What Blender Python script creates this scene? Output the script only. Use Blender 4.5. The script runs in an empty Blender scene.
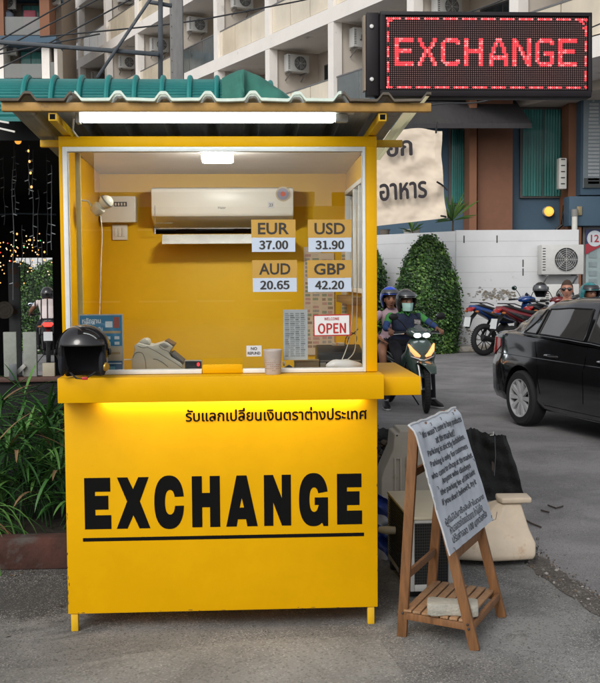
import bpy, bmesh, math, random
from mathutils import Vector, Matrix, noise
from math import sin, cos, pi, radians, atan2, sqrt
random.seed(7)
S = bpy.context.scene
COL = S.collection
# ------------------------------------------------------------------ camera
CAM = Vector((0, -5.1, 1.7)); FPX = 1063.0
_y, _p, _r = radians(3.07), radians(3.42), radians(0.4)
cF = Vector((sin(_y)*cos(_p), cos(_y)*cos(_p), -sin(_p)))
_R = Vector((cos(_y), -sin(_y), 0)); _U = _R.cross(cF)
cR = _R*cos(_r) - _U*sin(_r); cU = _U*cos(_r) + _R*sin(_r)
cd = bpy.data.cameras.new('camera'); cam = bpy.data.objects.new('camera', cd); COL.objects.link(cam)
cam.matrix_world = Matrix(((cR.x, cU.x, -cF.x, CAM.x), (cR.y, cU.y, -cF.y, CAM.y), (cR.z, cU.z, -cF.z, CAM.z), (0, 0, 0, 1)))
cd.sensor_fit = 'HORIZONTAL'; cd.sensor_width = 36; cd.lens = 36*FPX/600; cd.clip_end = 2000; cd.clip_start = .05
S.camera = cam
def ray(px, py): return cF + cR*((px-300)/FPX) + cU*((341.5-py)/FPX)
def at(px, py, Y):
    d = ray(px, py); return CAM + d*((Y-CAM.y)/d.y)
def gp(px, py, z=0.0):
    d = ray(px, py); return CAM + d*((z-CAM.z)/d.z)
# ------------------------------------------------------------------ materials
MATS = {}
def mat(name, col, rough=.6, metal=0, var=.12, scale=6, bump=.0, bscale=40, emit=0, ecol=None, coat=0, spec=.5, stain=None, stretch=None, world=False):
    if name in MATS: return MATS[name]
    m = bpy.data.materials.new(name); m.use_nodes = True; MATS[name] = m
    nt = m.node_tree; N = nt.nodes; L = nt.links; b = N['Principled BSDF']
    c4 = (*col, 1)
    b.inputs['Roughness'].default_value = rough; b.inputs['Metallic'].default_value = metal
    b.inputs['Specular IOR Level'].default_value = spec
    b.inputs['Coat Weight'].default_value = coat; b.inputs['Coat Roughness'].default_value = .06
    tc = N.new('ShaderNodeTexCoord'); mp = N.new('ShaderNodeMapping'); L.new(tc.outputs['Object'], mp.inputs[0])
    if stretch: mp.inputs['Scale'].default_value = stretch
    if var > 0:
        n = N.new('ShaderNodeTexNoise'); n.inputs['Scale'].default_value = scale; n.inputs['Detail'].default_value = 6; n.inputs['Roughness'].default_value = .65
        L.new(mp.outputs[0], n.inputs['Vector'])
        r = N.new('ShaderNodeMapRange'); r.inputs['From Min'].default_value = .3; r.inputs['From Max'].default_value = .7
        r.inputs['To Min'].default_value = 1-var; r.inputs['To Max'].default_value = 1+var; L.new(n.outputs['Fac'], r.inputs['Value'])
        mx = N.new('ShaderNodeMix'); mx.data_type = 'RGBA'; mx.blend_type = 'MULTIPLY'; mx.inputs['Factor'].default_value = 1
        mx.inputs['A'].default_value = c4; L.new(r.outputs[0], mx.inputs['B'])
        out = mx.outputs['Result']
        if stain:
            sc, ss, lo = stain
            n2 = N.new('ShaderNodeTexNoise'); n2.inputs['Scale'].default_value = ss; n2.inputs['Detail'].default_value = 8; n2.inputs['Roughness'].default_value = .7
            L.new(tc.outputs['Object'], n2.inputs['Vector'])
            r2 = N.new('ShaderNodeMapRange'); r2.inputs['From Min'].default_value = lo; r2.inputs['From Max'].default_value = lo+.12; L.new(n2.outputs['Fac'], r2.inputs['Value'])
            m2 = N.new('ShaderNodeMix'); m2.data_type = 'RGBA'; L.new(r2.outputs[0], m2.inputs['Factor']); L.new(out, m2.inputs['A']); m2.inputs['B'].default_value = (*sc, 1)
            out = m2.outputs['Result']
        L.new(out, b.inputs['Base Color'])
        r3 = N.new('ShaderNodeMapRange'); r3.inputs['To Min'].default_value = max(.02, rough-.08); r3.inputs['To Max'].default_value = min(1, rough+.1); L.new(n.outputs['Fac'], r3.inputs['Value']); L.new(r3.outputs[0], b.inputs['Roughness'])
    else: b.inputs['Base Color'].default_value = c4
    if bump > 0:
        n3 = N.new('ShaderNodeTexNoise'); n3.inputs['Scale'].default_value = bscale; n3.inputs['Detail'].default_value = 5; L.new(mp.outputs[0], n3.inputs['Vector'])
        bp = N.new('ShaderNodeBump'); bp.inputs['Strength'].default_value = bump; bp.inputs['Distance'].default_value = .02; L.new(n3.outputs['Fac'], bp.inputs['Height']); L.new(bp.outputs[0], b.inputs['Normal'])
    if emit:
        b.inputs['Emission Color'].default_value = (*(ecol or col), 1); b.inputs['Emission Strength'].default_value = emit
    return m
def glassmat(name, tint=(1, 1, 1), ior=1.5, rough=0.0, opacity=0.0, ocol=(.5, .5, .5)):
    if name in MATS: return MATS[name]
    m = bpy.data.materials.new(name); m.use_nodes = True; MATS[name] = m
    nt = m.node_tree; N = nt.nodes; L = nt.links; N.remove(N['Principled BSDF'])
    t = N.new('ShaderNodeBsdfTransparent'); t.inputs[0].default_value = (*tint, 1)
    g = N.new('ShaderNodeBsdfGlossy'); g.inputs['Roughness'].default_value = rough; g.inputs[0].default_value = (1, 1, 1, 1)
    f = N.new('ShaderNodeFresnel'); f.inputs[0].default_value = ior
    base = t.outputs[0]
    if opacity:
        d = N.new('ShaderNodeBsdfDiffuse'); d.inputs[0].default_value = (*ocol, 1)
        x = N.new('ShaderNodeMixShader'); x.inputs[0].default_value = opacity; L.new(base, x.inputs[1]); L.new(d.outputs[0], x.inputs[2]); base = x.outputs[0]
    x = N.new('ShaderNodeMixShader'); L.new(f.outputs[0], x.inputs[0]); L.new(base, x.inputs[1]); L.new(g.outputs[0], x.inputs[2])
    L.new(x.outputs[0], N['Material Output'].inputs[0]); return m
# ------------------------------------------------------------------ objects
ROOTM = {}
def thing(name, label, cat, loc=(0, 0, 0), rz=0, group=None, sc=1):
    o = bpy.data.objects.new(name, None); COL.objects.link(o); o.empty_display_size = .1
    o.location = loc; o.rotation_euler = (0, 0, rz); o.scale = (sc, sc, sc)
    o['label'] = label; o['category'] = cat
    if group: o['group'] = group
    ROOTM[o] = Matrix.LocRotScale(Vector(loc), Matrix.Rotation(rz, 3, 'Z').to_quaternion(), Vector((sc, sc, sc)))
    return o
def tag(o, label, cat, group=None, kind=None):
    o['label'] = label; o['category'] = cat
    if group: o['group'] = group
    if kind: o['kind'] = kind
    return o
def rootmat(o):
    while o is not None and o.parent is not None: o = o.parent
    return ROOTM.get(o, Matrix.Identity(4)) if o is not None else Matrix.Identity(4)
def link_mesh(name, me, mats, parent=None):
    for m in (mats if isinstance(mats, (list, tuple)) else [mats]):
        me.materials.append(m)
    o = bpy.data.objects.new(name, me); COL.objects.link(o)
    if parent is not None: o.parent = parent
    return o
def frame_of(d, up=Vector((0, 0, 1))):
    d = d.normalized()
    if abs(d.dot(up)) > .97: up = Vector((0, 1, 0))
    a = d.cross(up).normalized(); return a, a.cross(d).normalized()
class MB:
    def __init__(s): s.v = []; s.f = []; s.m = []
    def add(s, v, f, mi=0):
        k = len(s.v); s.v += [Vector(p) for p in v]; s.f += [tuple(i+k for i in q) for q in f]; s.m += [mi]*len(f); return s
    def box(s, a, b, mi=0):
        x0, y0, z0 = a; x1, y1, z1 = b
        return s.add([(x0, y0, z0), (x1, y0, z0), (x1, y1, z0), (x0, y1, z0), (x0, y0, z1), (x1, y0, z1), (x1, y1, z1), (x0, y1, z1)],
                     [(0, 3, 2, 1), (4, 5, 6, 7), (0, 1, 5, 4), (1, 2, 6, 5), (2, 3, 7, 6), (3, 0, 4, 7)], mi)
    def obox(s, c, ax, ay, az, mi=0):       # centre and three half-axis vectors
        c = Vector(c); ax = Vector(ax); ay = Vector(ay); az = Vector(az)
        return s.add([c-ax-ay-az, c+ax-ay-az, c+ax+ay-az, c-ax+ay-az, c-ax-ay+az, c+ax-ay+az, c+ax+ay+az, c-ax+ay+az],
                     [(0, 3, 2, 1), (4, 5, 6, 7), (0, 1, 5, 4), (1, 2, 6, 5), (2, 3, 7, 6), (3, 0, 4, 7)], mi)
    def bar(s, a, b, w, h, up=(0, 0, 1), mi=0):
        a = Vector(a); b = Vector(b); x, z = frame_of(b-a, Vector(up)); d = (b-a)/2
        return s.obox((a+b)/2, d, x*w/2, z*h/2, mi)
    def tube(s, pts, r, n=10, mi=0, cap=True, ry=None, up=(0, 0, 1)):   # r, ry may be lists
        pts = [Vector(p) for p in pts]; k = len(pts)
        rs = r if isinstance(r, (list, tuple)) else [r]*k
        rys = (ry if isinstance(ry, (list, tuple)) else [ry]*k) if ry is not None else rs
        vs = []; U = Vector(up)
        for i, p in enumerate(pts):
            d = (pts[min(i+1, k-1)]-pts[max(i-1, 0)])
            if d.length < 1e-9: d = Vector((0, 0, 1))
            a, c = frame_of(d, U)
            for j in range(n):
                t = 2*pi*j/n; vs.append(p + a*cos(t)*rs[i] + c*sin(t)*rys[i])
        fs = [(i*n+j, i*n+(j+1) % n, (i+1)*n+(j+1) % n, (i+1)*n+j) for i in range(k-1) for j in range(n)]
        if cap: fs += [tuple(range(n))[::-1], tuple(range((k-1)*n, k*n))]
        return s.add(vs, fs, mi)
    def cyl(s, a, b, r, n=16, mi=0, r2=None): return s.tube([a, b], [r, r if r2 is None else r2], n, mi)
    def lathe(s, prof, c=(0, 0, 0), ax=(0, 0, 1), n=24, mi=0, cap=False):   # prof: (radius, along)
        c = Vector(c); ax = Vector(ax).normalized(); a, b = frame_of(ax)
        vs = [c + ax*h + a*cos(2*pi*j/n)*r + b*sin(2*pi*j/n)*r for r, h in prof for j in range(n)]
        k = len(prof); fs = [(i*n+j, i*n+(j+1) % n, (i+1)*n+(j+1) % n, (i+1)*n+j) for i in range(k-1) for j in range(n)]
        if cap: fs += [tuple(range(n))[::-1], tuple(range((k-1)*n, k*n))]
        return s.add(vs, fs, mi)
    def ell(s, c, r, n=16, m=10, mi=0, rot=None, f=None):
        c = Vector(c); vs = []
        for i in range(m+1):
            ph = pi*i/m
            for j in range(n):
                th = 2*pi*j/n; p = Vector((sin(ph)*cos(th)*r[0], sin(ph)*sin(th)*r[1], -cos(ph)*r[2]))
                if f: p = f(p)
                if rot: p = rot @ p
                vs.append(c+p)
        return s.add(vs, [(i*n+j, i*n+(j+1) % n, (i+1)*n+(j+1) % n, (i+1)*n+j) for i in range(m) for j in range(n)], mi)
    def grid(s, fn, nu, nv, mi=0, closed=False):
        vs = [fn(i/nu, j/nv) for i in range(nu+1) for j in range(nv+1)]
        return s.add(vs, [(i*(nv+1)+j, (i+1)*(nv+1)+j, (i+1)*(nv+1)+j+1, i*(nv+1)+j+1) for i in range(nu) for j in range(nv)], mi)
    def prism(s, poly, o, ux, uy, th, mi=0):      # polygon in plane (ux, uy), thickness vector th
        o = Vector(o); ux = Vector(ux); uy = Vector(uy); th = Vector(th); n = len(poly)
        vs = [o+ux*x+uy*y for x, y in poly] + [o+ux*x+uy*y+th for x, y in poly]
        return s.add(vs, [tuple(range(n)), tuple(range(n, 2*n))[::-1]] + [(i, (i+1) % n, n+(i+1) % n, n+i) for i in range(n)], mi)
    def loft(s, rings, mi=0, cap=True):
        n = len(rings[0]); k = len(rings); vs = [p for r in rings for p in r]
        fs = [(i*n+j, i*n+(j+1) % n, (i+1)*n+(j+1) % n, (i+1)*n+j) for i in range(k-1) for j in range(n)]
        if cap: fs += [tuple(range(n))[::-1], tuple(range((k-1)*n, k*n))]
        return s.add(vs, fs, mi)
    def build(s, name, mats, parent=None, bev=0, seg=2, smooth=True, ang=38, world=False, solid=0, sub=0, loc=None, weld=1e-5):
        if world and parent is not None:
            im = rootmat(parent).inverted(); s.v = [im @ p for p in s.v]
        if loc is None and parent is None:      # own origin at the base of the mesh
            xs = [p.x for p in s.v]; ys = [p.y for p in s.v]; zs = [p.z for p in s.v]
            loc = Vector(((min(xs)+max(xs))/2, (min(ys)+max(ys))/2, min(zs)))
        off = Vector(loc) if loc is not None else Vector()
        me = bpy.data.meshes.new(name); me.from_pydata([p-off for p in s.v], [], s.f)
        me.polygons.foreach_set('material_index', s.m)
        bm = bmesh.new(); bm.from_mesh(me)
        if weld: bmesh.ops.remove_doubles(bm, verts=bm.verts, dist=weld)
        bmesh.ops.recalc_face_normals(bm, faces=bm.faces)
        if solid: bmesh.ops.solidify(bm, geom=bm.faces[:], thickness=solid)
        if bev:
            es = [e for e in bm.edges if len(e.link_faces) == 2 and e.calc_face_angle(0) > radians(30)]
            bmesh.ops.bevel(bm, geom=es, offset=bev, segments=seg, affect='EDGES', profile=.5, clamp_overlap=True)
        if sub:
            bmesh.ops.subdivide_edges(bm, edges=bm.edges, cuts=sub, use_grid_fill=True, smooth=1.0)
        if smooth:
            a = radians(ang)
            for f in bm.faces: f.smooth = True
            for e in bm.edges: e.smooth = len(e.link_faces) == 2 and e.calc_face_angle(0) < a
        bm.to_mesh(me); bm.free()
        o = link_mesh(name, me, mats, parent); o.location = off if parent is None or loc is not None else (0, 0, 0)
        return o
def copy_tree(o, loc=None, rz=None, label=None, parent=None, sc=None):
    c = o.copy(); COL.objects.link(c)
    if parent is not None: c.parent = parent
    if loc is not None: c.location = loc
    if rz is not None: c.rotation_euler = (0, 0, rz)
    if sc is not None: c.scale = (sc, sc, sc)
    if label: c['label'] = label
    for ch in list(o.children): copy_tree(ch, parent=c)
    return c
FONT = None
try: FONT = bpy.data.fonts.load(bpy.utils.system_resource('DATAFILES', path='fonts') + '/Noto Sans CJK Regular.woff2')
except Exception: FONT = None
def text(body, name, m, parent, o, ux, uy, w=None, h=None, bold=0.0, shear=0, world=True, align='L', ext=.0006, res=3, space=1.0, fat=0):
    """lettering fitted into a box: o lower-left (or centre if align C), ux, uy unit vectors; w and h sizes of the drawn ink"""
    cu = bpy.data.curves.new('t', 'FONT'); cu.body = body; cu.size = 1; cu.offset = bold; cu.resolution_u = res; cu.shear = shear; cu.space_character = space
    if fat: cu.offset = 0
    if FONT and fat and body.isascii(): cu.font = FONT
    to = bpy.data.objects.new('t', cu); me = bpy.data.meshes.new_from_object(to)
    bpy.data.objects.remove(to); bpy.data.curves.remove(cu)
    xs = [v.co.x for v in me.vertices]; ys = [v.co.y for v in me.vertices]
    if not xs: return None
    x0, x1, y0, y1 = min(xs), max(xs), min(ys), max(ys)
    sx = w/(x1-x0) if w else None; sy = h/(y1-y0) if h else None
    sx = sx or sy; sy = sy or sx
    o = Vector(o); ux = Vector(ux).normalized(); uy = Vector(uy).normalized()
    if align == 'C': o = o - ux*(x1-x0)*sx/2 - uy*(y1-y0)*sy/2
    im = rootmat(parent).inverted() if (world and parent is not None) else Matrix.Identity(4)
    nrm = ux.cross(uy)
    if fat:
        bm = bmesh.new(); src = me.copy()
        for k, (ddx, ddy) in enumerate(((0, 0), (fat, 0), (-fat, 0), (0, fat*.7), (0, -fat*.7))):
            m2 = src.copy()
            for v in m2.vertices: v.co.x += ddx; v.co.y += ddy; v.co.z += k*.0001/max(sx, 1e-6)
            bm.from_mesh(m2); bpy.data.meshes.remove(m2)
        bm.to_mesh(me); bm.free(); bpy.data.meshes.remove(src)
        for v in me.vertices: v.co = im @ (o + ux*((v.co.x-x0)*sx) + uy*((v.co.y-y0)*sy) + nrm*v.co.z*sx)
    else:
        for v in me.vertices: v.co = im @ (o + ux*((v.co.x-x0)*sx) + uy*((v.co.y-y0)*sy))
    return link_mesh(name, me, m, parent)
def join_into(dst, objs):       # merge lettering pieces of one part into a single mesh
    bm = bmesh.new()
    bm.from_mesh(dst.data); 
    for o in objs:
        bm.from_mesh(o.data)
    bm.to_mesh(dst.data); bm.free()
    for o in objs:
        me = o.data; bpy.data.objects.remove(o); bpy.data.meshes.remove(me)
    return dst
def lines(specs, name, m, parent):      # specs: list of dict(text args) -> one lettering part
    os_ = [text(name=name, m=m, parent=parent, **k) for k in specs]; os_ = [o for o in os_ if o]
    return join_into(os_[0], os_[1:]) if len(os_) > 1 else os_[0]
def smooth(pts, n=6):
    pts = [Vector(p) for p in pts]; out = []
    for i in range(len(pts)-1):
        a, b, c, d = pts[max(i-1, 0)], pts[i], pts[i+1], pts[min(i+2, len(pts)-1)]
        for k in range(n):
            t = k/n; out.append(.5*((2*b)+(c-a)*t+(2*a-5*b+4*c-d)*t*t+(3*b-a-3*c+d)*t**3))
    return out+[pts[-1]]
X, Y_, Z = Vector((1, 0, 0)), Vector((0, 1, 0)), Vector((0, 0, 1))
# ------------------------------------------------------------------ world and light
W = bpy.data.worlds.new('World'); S.world = W; W.use_nodes = True
_n = W.node_tree.nodes; _l = W.node_tree.links
sk = _n.new('ShaderNodeTexSky'); sk.sky_type = 'NISHITA'; sk.sun_disc = False
SUN_EL, SUN_AZ = 38, 205          # degrees; azimuth clockwise from +Y
sk.sun_elevation = radians(SUN_EL); sk.sun_rotation = radians(SUN_AZ); sk.dust_density = 3; sk.air_density = 1.0; sk.ozone_density = 1
hs = _n.new('ShaderNodeHueSaturation'); hs.inputs['Saturation'].default_value = .22
_l.new(sk.outputs[0], hs.inputs['Color']); _l.new(hs.outputs[0], _n['Background'].inputs[0]); _n['Background'].inputs[1].default_value = .15
sl = bpy.data.lights.new('sun', 'SUN'); sl.energy = .6; sl.angle = radians(25); sl.color = (1, .96, .9)
so = bpy.data.objects.new('sun', sl); COL.objects.link(so)
_d = Vector((sin(radians(SUN_AZ))*cos(radians(SUN_EL)), cos(radians(SUN_AZ))*cos(radians(SUN_EL)), sin(radians(SUN_EL))))
so.rotation_euler = _d.to_track_quat('Z', 'Y').to_euler()
so.location = (0, -8, 12)
S.view_settings.view_transform = 'Standard'; S.view_settings.look = 'None'; S.view_settings.gamma = 1; S.view_settings.exposure = 0.15
S.view_settings.use_curve_mapping = False
S.cycles.max_bounces = 8; S.cycles.transparent_max_bounces = 16; S.cycles.caustics_reflective = False; S.cycles.caustics_refractive = False
S.cycles.sample_clamp_indirect = 4

def lamp(name, kind, loc, energy, col, size=.1, size_y=None, rot=(0, 0, 0), parent=None):
    l = bpy.data.lights.new(name, kind); l.energy = energy; l.color = col
    if kind == 'AREA':
        l.shape = 'RECTANGLE' if size_y else 'SQUARE'; l.size = size
        if size_y: l.size_y = size_y
    o = bpy.data.objects.new(name, l); COL.objects.link(o); o.location = loc; o.rotation_euler = rot
    if parent is not None: o.parent = parent
    return o
# ------------------------------------------------------------------ ground
def ground_mat(name, base, light, dark, speck=220, rough=.85, patch=.45, stain_amt=.6, speck_amt=.5, bump=.5, spots=()):
    m = bpy.data.materials.new(name); m.use_nodes = True; nt = m.node_tree; N = nt.nodes; L = nt.links; b = N['Principled BSDF']
    tc = N.new('ShaderNodeTexCoord')
    def noise_(sc, det=6, ro=.6, dist=0, st=None):
        n = N.new('ShaderNodeTexNoise'); n.inputs['Scale'].default_value = sc; n.inputs['Detail'].default_value = det; n.inputs['Roughness'].default_value = ro; n.inputs['Distortion'].default_value = dist
        if st:
            mp = N.new('ShaderNodeMapping'); mp.inputs['Scale'].default_value = st; L.new(tc.outputs['Object'], mp.inputs[0]); L.new(mp.outputs[0], n.inputs['Vector'])
        else: L.new(tc.outputs['Object'], n.inputs['Vector'])
        return n.outputs['Fac']
    def rng(s, a, c, lo=0, hi=1):
        r = N.new('ShaderNodeMapRange'); r.inputs['From Min'].default_value = a; r.inputs['From Max'].default_value = c; r.inputs['To Min'].default_value = lo; r.inputs['To Max'].default_value = hi; L.new(s, r.inputs['Value']); return r.outputs[0]
    def mix(f, a, c, mode='MIX'):
        x = N.new('ShaderNodeMix'); x.data_type = 'RGBA'; x.blend_type = mode
        if isinstance(f, float): x.inputs['Factor'].default_value = f
        else: L.new(f, x.inputs['Factor'])
        for nm, q in (('A', a), ('B', c)):
            if isinstance(q, tuple): x.inputs[nm].default_value = (*q, 1)
            else: L.new(q, x.inputs[nm])
        return x.outputs['Result']
    c = mix(rng(noise_(1.1, 8, .62, .6), .38, .62), tuple(q*.82 for q in base), tuple(q*1.35 for q in base))
    c = mix(rng(noise_(.8, 9, .68, 1.2), .52, .66, 0, stain_amt), c, dark)
    c = mix(rng(noise_(2.3, 10, .72, .8), .58, .7, 0, patch), c, light)
    for (sx_, sy_, sr_, amt, rat) in spots:      # dark spots with ragged outlines, the leftmost a damp stain
        mp = N.new('ShaderNodeMapping'); mp.inputs['Location'].default_value = (-sx_, -sy_*rat, 0); mp.inputs['Scale'].default_value = (1, rat, 1); L.new(tc.outputs['Object'], mp.inputs[0])
        ln = N.new('ShaderNodeVectorMath'); ln.operation = 'LENGTH'; L.new(mp.outputs[0], ln.inputs[0])
        ad = N.new('ShaderNodeMath'); ad.operation = 'MULTIPLY_ADD'; L.new(noise_(2.6, 9, .7, .5), ad.inputs[0]); ad.inputs[1].default_value = 1.5; L.new(ln.outputs['Value'], ad.inputs[2])
        c = mix(rng(ad.outputs[0], sr_+.62, sr_+.92, amt, 0), c, dark)
    v = N.new('ShaderNodeTexVoronoi'); v.inputs['Scale'].default_value = speck; v.feature = 'F1'; L.new(tc.outputs['Object'], v.inputs['Vector'])
    sp = N.new('ShaderNodeMath'); sp.operation = 'MULTIPLY'
    L.new(rng(v.outputs['Color'], .72, .8), sp.inputs[0]); L.new(rng(noise_(1.7, 5), .42, .6, .15, speck_amt), sp.inputs[1])
    c = mix(sp.outputs[0], c, tuple(min(.6, q*1.7) for q in light))
    v2 = N.new('ShaderNodeTexVoronoi'); v2.inputs['Scale'].default_value = speck*.7; L.new(tc.outputs['Object'], v2.inputs['Vector'])
    sp2 = N.new('ShaderNodeMath'); sp2.operation = 'MULTIPLY'; sp2.inputs[1].default_value = speck_amt
    L.new(rng(v2.outputs['Color'], .7, .85), sp2.inputs[0]); c = mix(sp2.outputs[0], c, tuple(q*.4 for q in dark))
    L.new(c, b.inputs['Base Color']); b.inputs['Roughness'].default_value = rough
    bp = N.new('ShaderNodeBump'); bp.inputs['Strength'].default_value = bump; bp.inputs['Distance'].default_value = .006
    hh = mix(.5, v.outputs['Distance'], noise_(60, 6)); L.new(hh, bp.inputs['Height']); L.new(bp.outputs[0], b.inputs['Normal'])
    return m
M_LOT = ground_mat('lot_concrete', (.165, .165, .16), (.31, .30, .28), (.052, .053, .053), speck=185, speck_amt=.6, stain_amt=.85, spots=[(-1.6, .75, .95, .9, 1.6), (.0, .5, .9, .6, 2.2), (1.3, .3, .35, .45, 1.5)])
M_ROAD = ground_mat('asphalt', (.185, .18, .183), (.26, .25, .245), (.13, .127, .13), speck=260, stain_amt=.5, patch=.35, speck_amt=.6, bump=.5)
def sheet(name, poly, z, m, th=0, kind='structure', flip=False):
    me = bpy.data.meshes.new(name); me.from_pydata([(x, y, z) for x, y in poly], [], [tuple(range(len(poly)))])
    bm = bmesh.new(); bm.from_mesh(me)
    for f in bm.faces:
        if f.normal.z < 0: f.normal_flip()
    bm.to_mesh(me); bm.free()
    o = link_mesh(name, me, m); o['kind'] = kind; return o
gr = sheet('ground', [(-900, -500), (900, -500), (900, 1400), (-900, 1400)], -.02, mat('far_earth', (.1, .1, .09), .9))
rd = sheet('road', [(1.55, -60), (30, -60), (30, 60), (-40, 60), (-40, 9.5), (1.2, 9.5)], -.008, M_ROAD)
edge = [(1.95, -60), (1.92, -1.5), (1.80, .1), (1.72, .7), (1.69, 1.3), (1.72, 2.4), (1.5, 4.2), (1.35, 6.5), (1.3, 9.3)]
random.seed(3)
ed2 = []
for i in range(len(edge)-1):
    a, b_ = edge[i], edge[i+1]; k = max(1, int(abs(b_[1]-a[1])/.06)) if a[1] > -2 else 3
    for j in range(k):
        t = j/k; ed2.append((a[0]+(b_[0]-a[0])*t + (random.uniform(-.018, .018)), a[1]+(b_[1]-a[1])*t))
ed2.append(edge[-1])
lot = sheet('pavement', ed2 + [(-40, 9.3), (-40, -60)], 0.0, M_LOT)
# dirt and grit along the broken edge of the lot
random.seed(5)
dm = MB()
def edge_x(y):
    for (x0, y0), (x1, y1) in zip(edge, edge[1:]):
        if y0 <= y <= y1: return x0+(x1-x0)*(y-y0)/(y1-y0)
    return 1.7
for i in range(3600):
    y = random.uniform(-1.6, 7.5) if i % 3 else random.uniform(-.4, 2.2); x = edge_x(y)+.05+random.gauss(0, .055)
    r = random.uniform(.002, .006) if random.random() < .93 else random.uniform(.007, .014)
    c = Vector((x, y, r*.4 - (.004 if x > edge_x(y) else 0))); rr = [r*random.uniform(.6, 1.3) for _ in range(3)]
    dm.ell(c, rr, 5, 3, mi=random.choice([0, 0, 1, 2, 3]), rot=Matrix.Rotation(random.random()*6, 3, Z))
for i in range(1100):          # scattered grit over lot and road near the camera
    y = random.uniform(-1.2, 6); x = random.uniform(-2.5, 4.5); r = random.uniform(.0015, .004)
    dm.ell((x, y, r*.4 - (.005 if x > edge_x(y) else 0)), (r, r*1.2, r*.7), 5, 3, mi=random.choice([0, 1, 2, 3]))
g_ = dm.build('gravel', [mat('grit_a', (.16, .15, .14), .9), mat('grit_b', (.07, .065, .06), .9), mat('grit_c', (.3, .28, .26), .9), mat('grit_d', (.13, .1, .07), .9)], smooth=False, weld=0)
g_['kind'] = 'stuff'
sheet('gravel_edge', [(edge_x(y)-.04+random.uniform(-.02, .02), y) for y in [i*.1-1.5 for i in range(90)]] + [(edge_x(y)+.10+random.uniform(-.03, .03), y) for y in [7.4-i*.1 for i in range(90)]], .0035, ground_mat('dirt_edge', (.085, .075, .065), (.2, .18, .16), (.04, .035, .03), speck=130, speck_amt=.8, bump=.9))
# ------------------------------------------------------------------ booth
YEL = mat('booth_yellow', (.75, .393, .001), .42, var=.07, scale=2.2, bump=.10, bscale=5, coat=0, spec=.12, stain=((.36, .19, .015), 19, .675))
YEL2 = mat('booth_inner_yellow', (.71, .42, .004), .5, var=.05, scale=2.5, spec=.3)
OCH = mat('roof_beam_ochre', (.42, .24, .06), .55, var=.22, scale=14, stain=((.12, .09, .06), 9, .60))
TUBE_Y = mat('tube_yellow', (.72, .42, .01), .45, var=.06, scale=12, stain=((.25, .15, .03), 30, .68))
ALU = mat('white_aluminium', (.74, .75, .74), .35, metal=.0, var=.05, scale=20, stain=((.3, .29, .26), 20, .70))
BLK = mat('black_vinyl', (.006, .006, .006), .6, var=.1, spec=.06)
BX0, BX1 = -.857, .647; FT = 2.372; DEP = 1.2
booth = thing('exchange_booth', 'tall yellow money exchange booth with black lettering, glass front and counter', 'booth', (-.105, 0, 0))
def B(mb, name, m, parent=None, **k): return mb.build(name, m, parent or booth, world=True, **k)
fp = B(MB().box((BX0, 0, .087), (BX1, .03, 1.14)), 'front_panel', YEL, bev=.004)
# side panels, back
B(MB().box((BX0, .032, .09), (BX0+.03, DEP, 1.2)).box((BX0, .052, 1.2), (BX0+.03, DEP, 2.33)), 'side_wall', YEL, bev=.002)
rw = MB().box((BX1-.03, .032, .09), (BX1, DEP, 1.62)).box((BX1-.03, .052, 2.20), (BX1, DEP, 2.33)).box((BX1-.03, .052, 1.62), (BX1, .16, 2.2)).box((BX1-.03, 1.08, 1.62), (BX1, DEP, 2.2))
B(rw, 'side_wall', YEL2, bev=.001)
B(MB().box((BX0, DEP+.002, .09), (BX1, DEP+.03, 2.35)), 'back_wall', YEL2, bev=.001)
B(MB().bar((-.105, .06, 2.352), (-.105, DEP, 2.318), BX1-BX0-.066, .012), 'ceiling', mat('ceiling_white', (.5, .47, .45), .5, var=.1))
B(MB().box((BX0+.032, .04, 1.187), (BX1-.032, .42, 1.227)), 'inner_shelf', YEL2, bev=.002)
for x in (BX0+.012, BX1-.05):
    B(MB().box((x, .006, 0), (x+.034, .038, .085)), 'leg', TUBE_Y, bev=.003)
    B(MB().box((x, DEP-.05, 0), (x+.034, DEP-.016, .089)), 'leg', TUBE_Y, bev=.003)
# front frame
wx0, wx1, wz0, wz1 = at(67, 380, 0).x, at(366, 380, 0).x, 1.246, at(200, 147, 0).z
B(MB().box((BX0, -.004, 1.246), (wx0, .05, FT-.045)), 'post', YEL, bev=.003)
B(MB().box((wx1, -.004, 1.246), (BX1, .05, FT-.045)), 'post', YEL, bev=.003)
B(MB().box((BX0, -.006, wz1), (BX1, .052, FT)), 'head_beam', YEL, bev=.003)
ct = B(MB().box((BX0-.003, -.15, 1.128), (.660, .06, 1.244)), 'counter', YEL, bev=.003)
B(MB().box((BX1+.002, -.05, 1.134), (.852, .82, 1.222)), 'side_counter', YEL, bev=.003)
# aluminium window with a pass-through notch low in the pane
nx0, nx1, nz = at(202, 370, .02).x, at(243, 370, .02).x, at(220, 358, .02).z
wf = MB(); t = .017
wf.box((wx0, -.008, 1.246), (wx0+.022, .045, wz1)).box((wx1-.014, -.008, 1.246), (wx1, .045, wz1)).box((wx0+.022, -.007, wz1-.022), (wx1-.014, .045, wz1))
wf.box((wx0+.022, -.007, 1.246), (nx0, .045, 1.266)).box((nx1, -.007, 1.246), (wx1-.014, .045, 1.266))
WF = B(wf, 'window_frame', ALU, bev=.002)
gl = MB(); gl.prism([(wx0+.020, 1.264), (nx0, 1.264), (nx0, nz), (nx1, nz), (nx1, 1.264), (wx1-.012, 1.264), (wx1-.012, wz1-.02), (wx0+.020, wz1-.02)], (0, .012, 0), X, Z, (0, .005, 0))
GL = gl.build('glass', glassmat('shop_glass', (.97, .98, .97), ior=1.42), booth, world=True, smooth=False)
B(MB().box((nx0+.002, .0, 1.246), (nx1-.002, .05, 1.285)), 'pass_ledge', YEL, bev=.002)
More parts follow.
